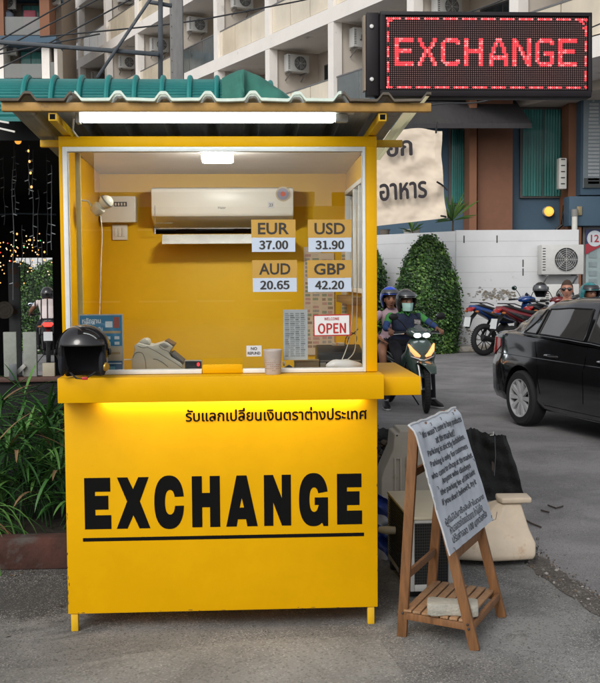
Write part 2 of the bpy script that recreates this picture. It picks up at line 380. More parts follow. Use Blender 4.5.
# thin inner upright on the left and window in the right-hand wall
B(MB().box((at(78, 300, .09).x, .08, 1.187), (at(83, 300, .09).x, .1, 2.30)), 'inner_upright', mat('pale_strip', (.55, .42, .15), .4), bev=.002)
sf = MB()
for (a, b_) in (((.16, 1.62), (1.08, 1.645)), ((.16, 2.175), (1.08, 2.2)), ((.16, 1.645), (.19, 2.175)), ((1.05, 1.645), (1.08, 2.175)), ((.6, 1.645), (.64, 2.175)), ((.35, 1.645), (.37, 2.175))):
    sf.box((BX1-.05, a[0], a[1]), (BX1-.002, b_[0], b_[1]))
swf = B(sf, 'side_window_frame', ALU, bev=.002)
MB().box((BX1-.02, .19, 1.645), (BX1-.015, 1.05, 2.175)).build('pane', glassmat('shop_glass'), swf, world=True, smooth=False)
B(MB().box((BX1-.10, .2, 1.56), (BX1-.031, 1.1, 1.60)), 'inner_sill', mat('brown_ply', (.22, .13, .05), .6), bev=.003)
# underline + Thai caption + big letters on the front panel
def lz(px, py): return at(px, py, -.0016)
def letter(mb, kind, x0, x1, z0, z1):
    w, h = x1-x0, z1-z0
    P = lambda pts: [(x0+a*w, z0+b_*h) for a, b_ in pts]
    def arc(cx, cy, rx, ry, t0, t1, n=26, e=2.35):
        o = []
        for i in range(n+1):
            t = radians(t0+(t1-t0)*i/n); c_, s_ = cos(t), sin(t)
            o.append((cx+rx*math.copysign(abs(c_)**(2/e), c_), cy+ry*math.copysign(abs(s_)**(2/e), s_)))
        return o
    if kind == 'E': pts = [(0, 0), (1, 0), (1, .27), (.4, .27), (.4, .38), (.9, .38), (.9, .65), (.4, .65), (.4, .73), (.98, .73), (.98, 1), (0, 1)]
    if kind == 'X': pts = [(0, 0), (.32, 0), (.5, .26), (.68, 0), (1, 0), (.7, .53), (.97, 1), (.66, 1), (.5, .77), (.34, 1), (.03, 1), (.32, .53)]
    if kind == 'H': pts = [(0, 0), (.36, 0), (.36, .39), (.64, .39), (.64, 0), (1, 0), (1, 1), (.64, 1), (.64, .67), (.36, .67), (.36, 1), (0, 1)]
    if kind == 'N': pts = [(0, 0), (.34, 0), (.34, .46), (.66, 0), (1, 0), (1, 1), (.66, 1), (.66, .54), (.34, 1), (0, 1)]
    if kind == 'C': pts = arc(.5, .5, .5, .5, 9, 354.5, 40) + arc(.53, .5, .17, .23, 346, 22, 30)
    if kind == 'G': pts = arc(.5, .5, .5, .5, 14, 300, 40) + [(.80, .06), (.84, 0), (1, 0), (1, .54), (.54, .54), (.54, .40), (.68, .40)] + arc(.52, .5, .16, .23, 325, 28, 30)
    if kind == 'A':
        # two legs and a bar, kept as separate non-overlapping pieces
        for pts in ([(0, 0), (.33, 0), (.37, .14), (.43, .37), (.5, .56), (.5, 1), (.34, 1)], [(1, 0), (.67, 0), (.63, .14), (.57, .37), (.5, .56), (.5, 1), (.66, 1)], [(.37, .14), (.63, .14), (.57, .37), (.43, .37)]):
            mb.prism(P(pts), (0, -.0018, 0), X, Z, (0, .0012, 0))
        return
    mb.prism(P(pts), (0, -.0018, 0), X, Z, (0, .0012, 0))
for ch, a, b_ in (('E', 84.5, 111), ('X', 116.3, 150), ('C', 154.3, 184), ('H', 192, 220), ('A', 226, 257.5), ('N', 264, 291), ('G', 299, 328), ('E', 337, 362)):
    lt = MB(); z1 = at(84, 478, 0).z; z0 = at(84, 529.3, 0).z; d = .006 if ch in 'CG' else 0
    letter(lt, ch, at(a, 500, 0).x, at(b_, 500, 0).x, z0-d, z1+d)
    lt.build('letter', BLK, booth, world=True, smooth=False, weld=0)
B(MB().box((at(83, 540, 0).x, -.0018, at(83, 541.5, 0).z), (at(364, 540, 0).x, -.0006, at(83, 538, 0).z)), 'underline', BLK)
cap0, cap1 = at(186, 421.5, 0), at(366.5, 411, 0)
text('รับแลกเปลี่ยนเงินตราต่างประเทศ', 'caption', BLK, booth, (cap0.x, -.0018, cap0.z), X, Z, w=cap1.x-cap0.x, h=.062, fat=.022)
random.seed(31); ch_ = MB()
for k in range(26):
    side = random.random()
    if side < .45: x, z = BX0+abs(random.gauss(0, .003))+.0015, random.choice([random.uniform(.09, .35), random.uniform(.09, 1.1)])
    elif side < .6: x, z = BX1-abs(random.gauss(0, .003))-.0015, random.uniform(.09, 1.1)
    else: x, z = random.uniform(BX0, BX1), .088+abs(random.gauss(0, .003))
    rx, rz2 = (random.uniform(.0008, .0022), random.uniform(.002, .014)) if side < .6 else (random.uniform(.003, .016), random.uniform(.0008, .002))
    ch_.add([(x+cos(t*pi/3)*rx*random.uniform(.6, 1.3), -.0007-k*1e-6, z+sin(t*pi/3)*rz2*random.uniform(.6, 1.3)) for t in range(6)], [tuple(range(6))])
ch_.build('paint_chips', mat('chip_brown', (.10, .05, .02), .8, var=.4, scale=90), booth, world=True, smooth=False, weld=0)
# ---- roof: front fascia beam, rafters, stubs, corrugated sheet
RX0, RX1 = -1.035, .842
def rz_(y): return 2.472-.055*(y+.38)
B(MB().box((RX0, -.385, 2.43), (RX1, -.35, 2.468)), 'fascia_beam', OCH, bev=.003)
BRG = mat('roof_tin_under', (.30, .31, .31), .42, metal=.12, var=.3, scale=5, stretch=(9, .8, 1), stain=((.10, .08, .06), 6, .60))
BRW = mat('roof_tin_edge_rust', (.12, .10, .075), .7, var=.3, scale=20)
MNT = mat('roof_edge_mint', (.72, .84, .74), .5, var=.1, scale=30)
def prof(x):      # corrugation height over x
    u = ((x - (-.725)) / .1945) % 1.0; d = abs(u-.5)      # ridge centred at u=.5
    k = .5-d
    r = 0.0
    uu = abs(((x+.725)/.1945+.5) % 1 - .5)
    if uu < .07: r = 1
    elif uu < .19: r = 1-(uu-.07)/.12
    return r*.030 + .004*noise.noise(Vector((x*7, 0, 0)))
xs = []; x = RX0
while x < RX1+.001: xs.append(x); x += .0065
Y0, Y1 = -.405, 1.34
def roof_sheet(xa, xb, y0, y1, th=.004, up=0.0, sag=0.0):
    q = [x for x in xs if xa <= x <= xb]; mb = MB(); ny = 6
    n = len(q)
    vs = []
    for dz in (0, th):
        for j in range(ny+1):
            y = y0+(y1-y0)*j/ny
            for x in q: vs.append((x, y, rz_(y)+prof(x)+up+dz))
    def I(l, j, i): return (l*(ny+1)+j)*n+i
    fs = []
    for j in range(ny):
        for i in range(n-1):
            fs.append((I(0, j, i), I(0, j+1, i), I(0, j+1, i+1), I(0, j, i+1))); fs.append((I(1, j, i), I(1, j, i+1), I(1, j+1, i+1), I(1, j+1, i)))
    for i in range(n-1): fs.append((I(0, 0, i), I(0, 0, i+1), I(1, 0, i+1), I(1, 0, i))); fs.append((I(0, ny, i+1), I(0, ny, i), I(1, ny, i), I(1, ny, i+1)))
    for j in range(ny): fs.append((I(0, j, 0), I(1, j, 0), I(1, j+1, 0), I(0, j+1, 0))); fs.append((I(0, j+1, n-1), I(1, j+1, n-1), I(1, j, n-1), I(0, j, n-1)))
    return mb.add(vs, fs)
RF = roof_sheet(RX0, RX1-.095, Y0, Y1).build('corrugated_roof', BRG, booth, world=True)
ex0, ex1 = at(72, 100, -.42).x, at(342, 100, -.42).x
roof_sheet(RX0, ex0, Y0-.004, Y0+.03, .011, -.003).build('roof_edge', BRW, RF, world=True)
roof_sheet(ex0+.004, ex1, Y0-.006, Y0+.04, .013, -.003).build('roof_edge', MNT, RF, world=True)
roof_sheet(ex1+.004, RX1, Y0-.004, Y0+.03, .011, -.003).build('roof_edge', BRW, RF, world=True)
for x in (BX0+.02, BX1-.038):
    rr = MB()
    rr.bar((x+.018, -.37, 2.408), (x+.018, 1.24, 2.352), .036, .036)
    R_ = B(rr, 'rafter', TUBE_Y, bev=.002)
    MB().box((x+.006, -.3705, 2.3965), (x+.030, -.3695, 2.4195)).build('hollow_end', BLK, R_, world=True)
B(MB().box((RX0+.01, .44, 2.377), (BX0-.002, .475, 2.412)), 'purlin_end', TUBE_Y, bev=.002)
B(MB().box((BX1+.002, .44, 2.377), (RX1-.004, .475, 2.412)), 'purlin_end', TUBE_Y, bev=.002)
B(MB().box((BX0+.06, .9, 2.352), (BX1-.05, .935, 2.387)), 'purlin', TUBE_Y, bev=.002)
# light-passing plastic sheet along the right edge
PT = bpy.data.materials.new('translucent_roofing'); PT.use_nodes = True; nt = PT.node_tree; nt.nodes.remove(nt.nodes['Principled BSDF'])
d1 = nt.nodes.new('ShaderNodeBsdfDiffuse'); d1.inputs[0].default_value = (.75, .74, .62, 1); d2 = nt.nodes.new('ShaderNodeBsdfTranslucent'); d2.inputs[0].default_value = (.92, .90, .72, 1)
mx = nt.nodes.new('ShaderNodeMixShader'); mx.inputs[0].default_value = .7; nt.links.new(d1.outputs[0], mx.inputs[1]); nt.links.new(d2.outputs[0], mx.inputs[2]); nt.links.new(mx.outputs[0], nt.nodes['Material Output'].inputs[0])
roof_sheet(RX1-.092, RX1, Y0+.002, Y1-.002).build('translucent_strip', PT, booth, world=True)
# ------------------------------------------------------------------ lamps that are on in the photo
WL = mat('tube_light_on', (1, 1, 1), .4, var=0, emit=8, ecol=(.93, 1, 1)); WPL = mat('white_plastic', (.70, .69, .64), .4, var=.04)
tl = thing('fluorescent_lamp', 'long white fluorescent batten lit under the front edge of the tin roof', 'lamp', (-.07, -.25, 2.40))
a, b_ = at(81, 119, -.25), at(352, 119, -.25)
zt = a.z
MB().box((a.x, -.285, zt-.016), (b_.x-.08, -.225, zt+.022)).build('diffuser', WL, tl, world=True, bev=.012, seg=3)
MB().box((a.x-.015, -.288, zt+.0245), (b_.x+.01, -.222, zt+.036)).build('housing', WPL, tl, world=True, bev=.003)
MB().box((a.x-.02, -.288, zt-.022), (a.x-.001, -.222, zt+.024)).build('end_cap', mat('clear_grey_plastic', (.4, .42, .42), .3), tl, world=True, bev=.004)
MB().box((b_.x-.078, -.278, zt-.015), (b_.x-.02, -.232, zt+.02)).build('end_cap', mat('clear_grey_plastic', (.4, .42, .42), .3), tl, world=True, bev=.004)
MB().tube([(a.x, -.26, zt), (a.x-.04, -.2, zt+.01), (a.x-.06, -.1, zt-.03), (a.x-.05, -.02, zt-.05)], .004, 6).build('cord', WPL, tl, world=True)
lamp('inner_glow', 'AREA', (0,0,0), 0, (1,1,1)) if False else None
il = thing('ceiling_lamp', 'short bright lamp on the ceiling inside the booth', 'lamp', (-.1, .2, 2.25))
c0 = at(217.5, 159, .2)
MB().box((c0.x-.076, .15, c0.z-.016), (c0.x+.076, .25, c0.z+.016)).build('diffuser', mat('tube_light_on2', (1, 1, 1), .4, var=0, emit=190, ecol=(1, .98, .93)), il, world=True, bev=.008)
MB().box((c0.x-.08, .145, c0.z+.017), (c0.x+.08, .255, 2.340)).build('housing', WPL, il, world=True, bev=.003)
ul = thing('light_strip', 'slim lit strip tucked under the front of the booth counter', 'lamp', (-.1, -.07, 1.1))
MB().box((BX0+.17, -.052, 1.1175), (.58, -.02, 1.1265)).build('diffuser', mat('tube_light_on3', (1, 1, 1), .4, var=0, emit=12, ecol=(1, .93, .72)), ul, world=True, bev=.003)
MB().box((BX0+.16, -.060, 1.1185), (.59, -.0535, 1.1265)).build('mount', ALU, ul, world=True)
# ------------------------------------------------------------------ LED sign
led = thing('led_sign', 'black framed red LED EXCHANGE sign mounted above the right end of the booth roof', 'sign', (1.2, .15, 2.55))
HB = mat('sign_housing', (.012, .010, .012), .45, var=.2, spec=.25)
sx0, sx1 = .614, 1.722; sz0, sz1 = 2.573, 2.985; fx0 = at(386, 50, .1).x
MB().box((fx0-.03, .1, sz0+.002), (sx1, .19, sz1)).build('housing', HB, led, world=True, bev=.004)
MB().box((sx0, .115, sz0+.012), (fx0-.032, .185, sz1-.002)).build('side_plate', HB, led, world=True, bev=.003)
MB().box((sx0-.012, .14, sz0+.04), (sx0-.002, .2, sz1-.01)).build('edge_strip', mat('tan_strip', (.3, .24, .18), .6), led, world=True)
for zz in (at(371, 26, .1).z, at(371, 79, .1).z):
    MB().lathe([(0, -.006), (.009, -.005), (.012, 0), (.012, .002)], (at(372, 50, .1).x, .112, zz), (0, 1, 0), 12).build('screw', mat('zinc', (.6, .6, .58), .35, metal=.7), led, world=True)
dx0, dx1 = at(386, 50, .1).x, at(587, 50, .1).x; dz1, dz0 = at(486, 17, .1).z, at(486, 90, .1).z
fr = MB(); f0 = .018
fr.box((fx0-.028, .088, dz1+.004), (sx1-.004, .0995, sz1-.002)).box((fx0-.028, .088, sz0+.004), (sx1-.004, .0995, dz0-.004)).box((fx0-.028, .088, dz0-.004), (dx0-.004, .0995, dz1+.004)).box((dx1+.004, .088, dz0-.004), (sx1-.004, .0995, dz1+.004))
fr.build('bezel', HB, led, world=True, bev=.003)
# matrix face: rows of unlit pixels
m = bpy.data.materials.new('led_matrix'); m.use_nodes = True; nt = m.node_tree; N = nt.nodes; L = nt.links
tcn = N.new('ShaderNodeTexCoord'); sep = N.new('ShaderNodeSeparateXYZ'); L.new(tcn.outputs['Object'], sep.inputs[0])
px_ = (dx1-dx0)/96; pz_ = (dz1-dz0)/34
def frac(o, off, p):
    a1 = N.new('ShaderNodeMath'); a1.operation = 'SUBTRACT'; L.new(o, a1.inputs[0]); a1.inputs[1].default_value = off
    a2 = N.new('ShaderNodeMath'); a2.operation = 'DIVIDE'; L.new(a1.outputs[0], a2.inputs[0]); a2.inputs[1].default_value = p
    a3 = N.new('ShaderNodeMath'); a3.operation = 'FRACT'; L.new(a2.outputs[0], a3.inputs[0])
    a4 = N.new('ShaderNodeMath'); a4.operation = 'SUBTRACT'; L.new(a3.outputs[0], a4.inputs[0]); a4.inputs[1].default_value = .5
    a5 = N.new('ShaderNodeMath'); a5.operation = 'MULTIPLY'; L.new(a4.outputs[0], a5.inputs[0]); L.new(a4.outputs[0], a5.inputs[1]); return a5.outputs[0]
ad = N.new('ShaderNodeMath'); ad.operation = 'ADD'; L.new(frac(sep.outputs[0], dx0-1.2, px_), ad.inputs[0]); L.new(frac(sep.outputs[2], dz0-2.55, pz_), ad.inputs[1])
lt_ = N.new('ShaderNodeMath'); lt_.operation = 'LESS_THAN'; L.new(ad.outputs[0], lt_.inputs[0]); lt_.inputs[1].default_value = .10
mxx = N.new('ShaderNodeMix'); mxx.data_type = 'RGBA'; L.new(lt_.outputs[0], mxx.inputs['Factor']); mxx.inputs['A'].default_value = (.010, .005, .006, 1); mxx.inputs['B'].default_value = (.19, .11, .105, 1)
L.new(mxx.outputs['Result'], N['Principled BSDF'].inputs['Base Color']); N['Principled BSDF'].inputs['Roughness'].default_value = .7; N['Principled BSDF'].inputs['Specular IOR Level'].default_value = .1
MB().box((dx0, .0965, dz0), (dx1, .0995, dz1)).build('matrix_face', m, led, world=True, smooth=False)
GLY = {'E': ["#########", "#########", "##.......", "##.......", "##.......", "########.", "########.", "##.......", "##.......", "##.......", "##.......", "#########", "#########"],
 'X': ["##.....##", "##.....##", ".##...##.", ".##...##.", "..##.##..", "...###...", "...###...", "..##.##..", "..##.##..", ".##...##.", ".##...##.", "##.....##", "##.....##"],
 'C': ["..######.", ".########", "##.....##", "##.......", "##.......", "##.......", "##.......", "##.......", "##.......", "##.......", "##.....##", ".########", "..######."],
 'H': ["##.....##"]*5+["#########"]*2+["##.....##"]*6,
 'A': ["...###...", "...###...", "..##.##..", "..##.##..", ".##...##.", ".##...##.", ".##...##.", "##.....##", "#########", "#########", "##.....##", "##.....##", "##.....##"],
 'N': ["##.....##", "###....##", "###....##", "####...##", "##.##..##", "##.##..##", "##..##.##", "##..##.##", "##...####", "##...####", "##....###", "##....###", "##.....##"],
 'G': ["..######.", ".########", "##.....##", "##.......", "##.......", "##.......", "##..#####", "##..#####", "##.....##", "##.....##", "##.....##", ".########", "..######."]}
LR = mat('led_red_on', (.9, .05, .06), .5, var=0, emit=1.9, ecol=(1, .02, .03)); LR2 = mat('led_red_hot', (.9, .2, .2), .5, var=0, emit=1.9, ecol=(1, .09, .10))
def dot(mb, c, r, k=.46, mi=0):
    x = dx0+(c+.5)*px_; z = dz1-(r+.5)*pz_
    mb.add([(x+cos(t_*pi/3)*px_*k*1.1, .0958, z+sin(t_*pi/3)*pz_*k*1.1) for t_ in range(6)], [(0, 1, 2, 3, 4, 5)], mi)
ld = MB(); random.seed(2)
for i, ch in enumerate('EXCHANGE'):
    for r, row in enumerate(GLY[ch]):
        for c, q in enumerate(row):
            if q == '#': dot(ld, 4+i*11+c+(i > 3), 10+r, mi=1 if random.random() < .25 else 0)
ld.build('lettering', [LR, LR2], led, world=True, smooth=False, weld=0)
bd = MB()
for c in range(96):
    if c % 9 < 7: dot(bd, c, .6, mi=c % 3 == 0); 
    if (c+4) % 9 < 7: dot(bd, c, 32.4, mi=c % 3 == 0)
for r in range(1, 33):
    if r % 7 < 5: dot(bd, .4, r, mi=r % 3 == 0)
    if (r+3) % 7 < 5: dot(bd, 94.8, r, mi=r % 3 == 0)
for (c, r) in [(1, 1.6), (2, 1.6), (93, 1.6), (92, 1.6), (93.6, 2.6), (93.6, 4.6)]: dot(bd, c, r)
bd.build('border_lights', [LR, LR2], led, world=True, smooth=False, weld=0)
MB().box((sx0+.05, .192, 2.46), (sx0+.085, .227, 2.95)).box((1.2, .192, 2.6), (1.235, .227, 2.95)).box((sx0+.087, .192, 2.62), (1.198, .227, 2.655)).build('bracket', HB, led, world=True, bev=.003)
# ------------------------------------------------------------------ things behind and on the glass
WP = mat('white_paper', (.62, .64, .68), .5, var=.03); BLUW = mat('card_pale_blue', (.52, .60, .72), .45, var=.03)
GLD = mat('card_gold', (.50, .29, .05), .45, var=.05, scale=10); INK = mat('ink_dark', (.03, .025, .02), .5, var=0); REDI = mat('ink_red', (.42, .02, .02), .5, var=0)
YG = .008
def card_box(x0, y0, x1, y1, Y):
    a = at(x0, y1, Y); b_ = at(x1, y0, Y); return a.x, a.z, b_.x, b_.z
for code, val, bx, lab in (('EUR', '37.00', (251.5, 219.5, 295.5, 252), 'rate card reading EUR 37.00 taped to the glass, top left of the four'),
                           ('USD', '31.90', (308, 219.5, 351.5, 252), 'rate card reading USD 31.90 taped to the glass, top right of the four'),
                           ('AUD', '20.65', (252.5, 260, 297, 292), 'rate card reading AUD 20.65 taped to the glass, bottom left of the four'),
                           ('GBP', '42.20', (307.5, 260, 351.5, 292), 'rate card reading GBP 42.20 taped to the glass, bottom right of the four')):
    x0, z0, x1, z1 = card_box(*bx, YG); w = x1-x0; h = z1-z0; zm = z0+h*.44
    t_ = thing('rate_card', lab, 'rate card', ((x0+x1)/2, YG, z0), group='currency rate cards on the glass')
    MB().box((x0, YG, zm+.0005), (x1, YG+.0025, z1)).build('currency_label', GLD, t_, world=True, smooth=False)
    MB().box((x0+.002, YG, z0), (x1-.002, YG+.0025, zm-.0005)).build('price_label', BLUW, t_, world=True, smooth=False)
    text(code, 'lettering', INK, t_, ((x0+x1)/2, YG-.0012, zm+h*.28), X, Z, w=w*.70, h=h*.36, bold=.02, align='C')
    text(val, 'digits', INK, t_, ((x0+x1)/2, YG-.0012, z0+h*.215), X, Z, w=w*.64, h=h*.26, fat=.014, align='C')
x0, z0, x1, z1 = card_box(313.5, 314.5, 350.5, 336.5, YG); w, h = x1-x0, z1-z0
t_ = thing('open_sign', 'white sign with a red border reading WELCOME OPEN stuck on the glass', 'sign', ((x0+x1)/2, YG, z0))
ux = Vector((1, 0, .012)).normalized(); uy = Vector((-.012, 0, 1)).normalized()
MB().prism([(0, 0), (w, 0), (w, h), (0, h)], (x0, YG, z0), ux, uy, (0, .0025, 0)).build('board', REDI, t_, world=True, smooth=False)
MB().prism([(.006, .006), (w-.006, .006), (w-.006, h-.006), (.006, h-.006)], (x0, YG-.0008, z0), ux, uy, (0, .0007, 0)).build('face', mat('sign_white', (.75, .75, .75), .4, var=.02), t_, world=True, smooth=False)
lines([dict(body='OPEN', o=Vector((x0, YG-.0016, z0))+ux*w*.5+uy*h*.36, ux=ux, uy=uy, w=w*.74, h=h*.46, fat=.012, align='C'),
       dict(body='WELCOME', o=Vector((x0, YG-.0016, z0))+ux*w*.5+uy*h*.80, ux=ux, uy=uy, w=w*.40, h=h*.13, fat=.01, align='C')], 'lettering', REDI, t_)
x0, z0, x1, z1 = card_box(246.5, 345.5, 261.5, 356.5, YG); w, h = x1-x0, z1-z0
t_ = thing('notice_sticker', 'tiny white NO REFUND sticker near the bottom of the glass', 'sticker', ((x0+x1)/2, YG, z0))
MB().box((x0, YG, z0), (x1, YG+.0025, z1)).build('paper', WP, t_, world=True, smooth=False)
lines([dict(body='NO', o=((x0+x1)/2, YG-.001, z0+h*.72), ux=X, uy=Z, w=w*.42, h=h*.28, bold=.03, align='C'), dict(body='REFUND', o=((x0+x1)/2, YG-.001, z0+h*.3), ux=X, uy=Z, w=w*.84, h=h*.26, bold=.03, align='C')], 'lettering', INK, t_)
# printed table of figures behind the glass
def grid_sheet(name, label, cat, bx, Y, paper, rows, cols, colr, seed=1, head=None, group=None):
    random.seed(seed)
    x0, z0, x1, z1 = card_box(*bx, Y); w, h = x1-x0, z1-z0
    t_ = thing(name, label, cat, ((x0+x1)/2, Y, z0), group=group)
    MB().box((x0, Y, z0), (x1, Y+.002, z1)).build('paper', paper, t_, world=True, smooth=False)
    mb = MB(); mb2 = MB()
    for r in range(rows):
        for c in range(cols):
            cw = w*.86/cols; chh = h*.88/rows
            xx = x0+w*.07+c*cw; zz = z1-h*.06-(r+1)*chh
            k = random.uniform(.6, .93)
            mb.add([(xx, Y-.001, zz+chh*.2), (xx+cw*k, Y-.001, zz+chh*.2), (xx+cw*k, Y-.001, zz+chh*.84), (xx, Y-.001, zz+chh*.84)], [(0, 1, 2, 3)], random.randrange(len(colr)))
    mb.build('printed_rows', colr, t_, world=True, smooth=False, weld=0); return t_
GP = mat('print_grey', (.28, .30, .33), .6, var=.3, scale=300); GP2 = mat('print_pale', (.45, .47, .5), .6, var=.1); 
grid_sheet('price_list', 'pale grey printed price list standing behind the glass left of the open sign', 'paper', (283.5, 309.5, 307.5, 360), .03, mat('paper_grey', (.74, .77, .80), .5, var=.03), 22, 4, [GP, GP2, GP2], 3)
BROWNS = [mat('note_brown', (.25, .17, .11), .6, var=.3, scale=200), mat('note_green', (.22, .25, .17), .6, var=.3, scale=200), mat('note_pink', (.42, .25, .22), .6, var=.3, scale=200), mat('note_grey', (.3, .28, .26), .6, var=.3, scale=200), mat('note_cream', (.5, .42, .32), .6, var=.2, scale=200)]
CRM = mat('paper_cream', (.55, .45, .33), .5, var=.05)
grid_sheet('banknote_chart', 'long cream chart of small banknote pictures hanging on the back wall, left of two', 'chart', (304.5, 247, 321, 355), 1.19, CRM, 24, 2, BROWNS, 5, group='banknote charts')
grid_sheet('banknote_chart', 'long cream chart of small banknote pictures hanging on the back wall, right of two', 'chart', (321.5, 253, 334, 350), 1.19, CRM, 20, 2, BROWNS, 6, group='banknote charts')
grid_sheet('banknote_chart', 'narrow cream strip of banknote pictures beside the side window of the booth', 'chart', (341.5, 250, 348.5, 318), 1.18, CRM, 16, 1, BROWNS, 7, group='banknote charts')
# blue leaflet board, bottom left
x0, z0, x1, z1 = card_box(79.5, 314, 123, 374.5, .06); w, h = x1-x0, z1-z0
t_ = thing('blue_poster', 'blue information poster with white Thai lettering standing behind the glass beside the helmet', 'poster', ((x0+x1)/2, .06, z0))
PB = mat('poster_blue', (.02, .17, .32), .4, var=.1); PBD = mat('poster_blue_dark', (.015, .09, .2), .4, var=.1); PW = mat('poster_white', (.6, .66, .7), .5, var=.03)
MB().box((x0, .06, z0), (x1, .066, z1)).build('board', mat('poster_edge', (.45, .42, .36), .5), t_, world=True, smooth=False)
pb = MB()
def pr(a, c, b2, d, mi, k=.0008): pb.box((x0+w*a, .06-k, z0+h*c), (x0+w*b2, .06-k+.0005, z0+h*d), mi)
pr(.03, .47, .97, .98, 0); pr(.03, .24, .97, .44, 1); pr(.03, .02, .97, .22, 2)
pr(.56, .68, .94, .72, 3, .0016); pr(.60, .78, .76, .88, 4, .0016); pr(.79, .77, .91, .95, 5, .0016)
for i, (u, v_) in enumerate([(.60, .58), (.80, .58), (.60, .49), (.80, .49), (.2, .58), (.38, .58), (.2, .49)]): pr(u, v_, u+.11, v_+.05, 4, .0016)
pr(.08, .33, .92, .37, 3, .0016); pr(.05, .17, .95, .19, 4, .0016); pr(.1, .08, .8, .13, 6, .0016)
pb.build('print', [PB, CRM, PBD, mat('poster_tan', (.4, .28, .14), .5), PW, mat('poster_red', (.3, .06, .04), .5), mat('poster_teal', (.1, .35, .45), .5)], t_, world=True, smooth=False, weld=0)
lines([dict(body='หลักฐาน', o=(x0+w*.08, .0580, z0+h*.83), ux=X, uy=Z, w=w*.42, h=h*.11, bold=.03), dict(body='ในการแลกเงิน', o=(x0+w*.08, .0580, z0+h*.73), ux=X, uy=Z, w=w*.46, h=h*.07, bold=.02)], 'lettering', PW, t_)
# air conditioner on the back wall
ac = thing('air_conditioner', 'wide white split air conditioner mounted high on the yellow back wall in the booth', 'air conditioner', (0, 1.1, 1.9))
x0, z0, x1, z1 = card_box(151.5, 187, 293.5, 234, 1.0)
ACW = mat('ac_white', (.78, .76, .70), .35, var=.03)
pf = [(.0, .0), (.0, .045), (-.03, .05), (-.195, .10), (-.205, .12), (-.2, .255), (-.17, (z1-z0)), (0, z1-z0)]
MB().prism([(1.2+y, z0+z) for y, z in pf], (x0, 0, 0), Y_, Z, (x1-x0, 0, 0)).build('casing', ACW, ac, world=True, bev=.008, seg=3)
fx0_, fz0, fx1_, fz1 = card_box(162, 232.5, 291, 244, 1.0)
MB().prism([(0, 0), (.012, -.002), (.055, .05), (.05, .055)], (fx0_, .985, fz0), Y_, Z, (fx1_-fx0_, 0, 0)).build('flap', mat('ac_flap', (.7, .72, .72), .25), ac, world=True, bev=.002)
MB().box((fx0_, 1.03, fz0+.02), (fx1_, 1.15, fz0+.045)).build('outlet', mat('dark_slot', (.06, .06, .06), .6), ac, world=True)
MB().box((x0+.02, .9935, z0+.06), (x0+.023, .9945, z0+.16)).box((x0+.023, .9935, z0+.06), (x0+.12, .9945, z0+.063)).build('panel_line', mat('thin_grey', (.2, .2, .19), .5), ac, world=True)
text('Haier', 'lettering', mat('thin_grey', (.2, .2, .19), .5), ac, (at(218, 209, .99).x, .993, at(218, 209, .99).z), X, Z, w=.045, bold=.02)
def disc(mb, c, r, n=20, d=.001, mi=0): mb.cyl(Vector(c), Vector(c)-Vector((0, d, 0)), r, n, mi)
q = at(283, 194, .99); db = MB(); disc(db, (q.x, .9945, q.z), .042, d=.0015, mi=0); disc(db, (q.x, .9928, q.z), .034, d=.001, mi=1); disc(db, (q.x, .9916, q.z), .014, d=.001, mi=2)
db.build('energy_label', [mat('lab_cream', (.5, .42, .28), .5), mat('lab_blue', (.25, .25, .35), .5), mat('lab_red', (.5, .1, .05), .5)], ac, world=True)
q = at(271, 205, .99); MB().box((q.x-.018, .9925, q.z-.018), (q.x+.018, .9945, q.z+.018)).build('size_label', WP, ac, world=True)
text('23', 'lettering', INK, ac, (q.x, .9918, q.z), X, Z, w=.022, align='C', bold=.02)
# consumer unit, switch
cu_ = thing('electric_box', 'white electrical breaker box high on the left of the booth back wall', 'breaker box', (-.6, 1.15, 1.9))
x0, z0, x1, z1 = card_box(100, 196, 135.5, 222.5, 1.12)
MB().box((x0, 1.12, z0), (x1, 1.2, z1)).build('box', WPL, cu_, world=True, bev=.006)
xx = at(114, 200, 1.12); yy = at(127, 206.5, 1.12)
MB().box((xx.x, 1.1165, yy.z), (yy.x, 1.1185, at(114, 202, 1.12).z)).build('window', mat('dark_slot', (.06, .06, .06), .6), cu_, world=True)
for i in range(4): MB().box((xx.x+.006+i*.017, 1.108, yy.z+.005), (xx.x+.014+i*.017, 1.116, yy.z+.02)).build('breaker', WPL, cu_, world=True)
sw = thing('wall_switch', 'small white double switch under the breaker box', 'switch', (-.58, 1.18, 1.8))
x0, z0, x1, z1 = card_box(112, 224.5, 127, 240, 1.17)
MB().box((x0, 1.185, z0), (x1, 1.2, z1)).build('plate', WPL, sw, world=True, bev=.004)
for i in range(3): MB().box((x0+.012+i*(x1-x0-.024)/3+.001, 1.180, z0+.02), (x0+.012+(i+1)*(x1-x0-.024)/3-.001, 1.1845, z1-.02)).build('rocker', WPL, sw, world=True, bev=.001)
# clip lamp / camera with a ball head on the left wall
cl_ = thing('swivel_lamp', 'white ball-headed swivel lamp on an arm from the left wall of the booth', 'lamp', (-.75, .3, 1.9))
a = at(81, 200.5, .25); b1 = at(88, 201, .25); c1 = at(96, 213, .25); c2 = at(98, 209, .25); c3 = at(106, 202, .24)
MB().tube([a, b1, c1], .005, 8).build('arm', WPL, cl_, world=True)
MB().lathe([(0, -.03), (.026, -.028), (.034, -.01), (.033, .015), (.02, .03), (0, .032)], c2, (c3-c2), 20).build('base', mat('cream_plastic', (.70, .66, .54), .35), cl_, world=True)
MB().ell(c3, (.036, .034, .033), 20, 12).build('head', mat('cream_plastic', (.70, .66, .54), .35), cl_, world=True)
MB().lathe([(.036, 0), (.037, .004), (.036, .008)], c3+(c3-c2).normalized()*.002, (c3-c2), 20).build('rim', mat('thin_grey', (.2, .2, .19), .5), cl_, world=True)
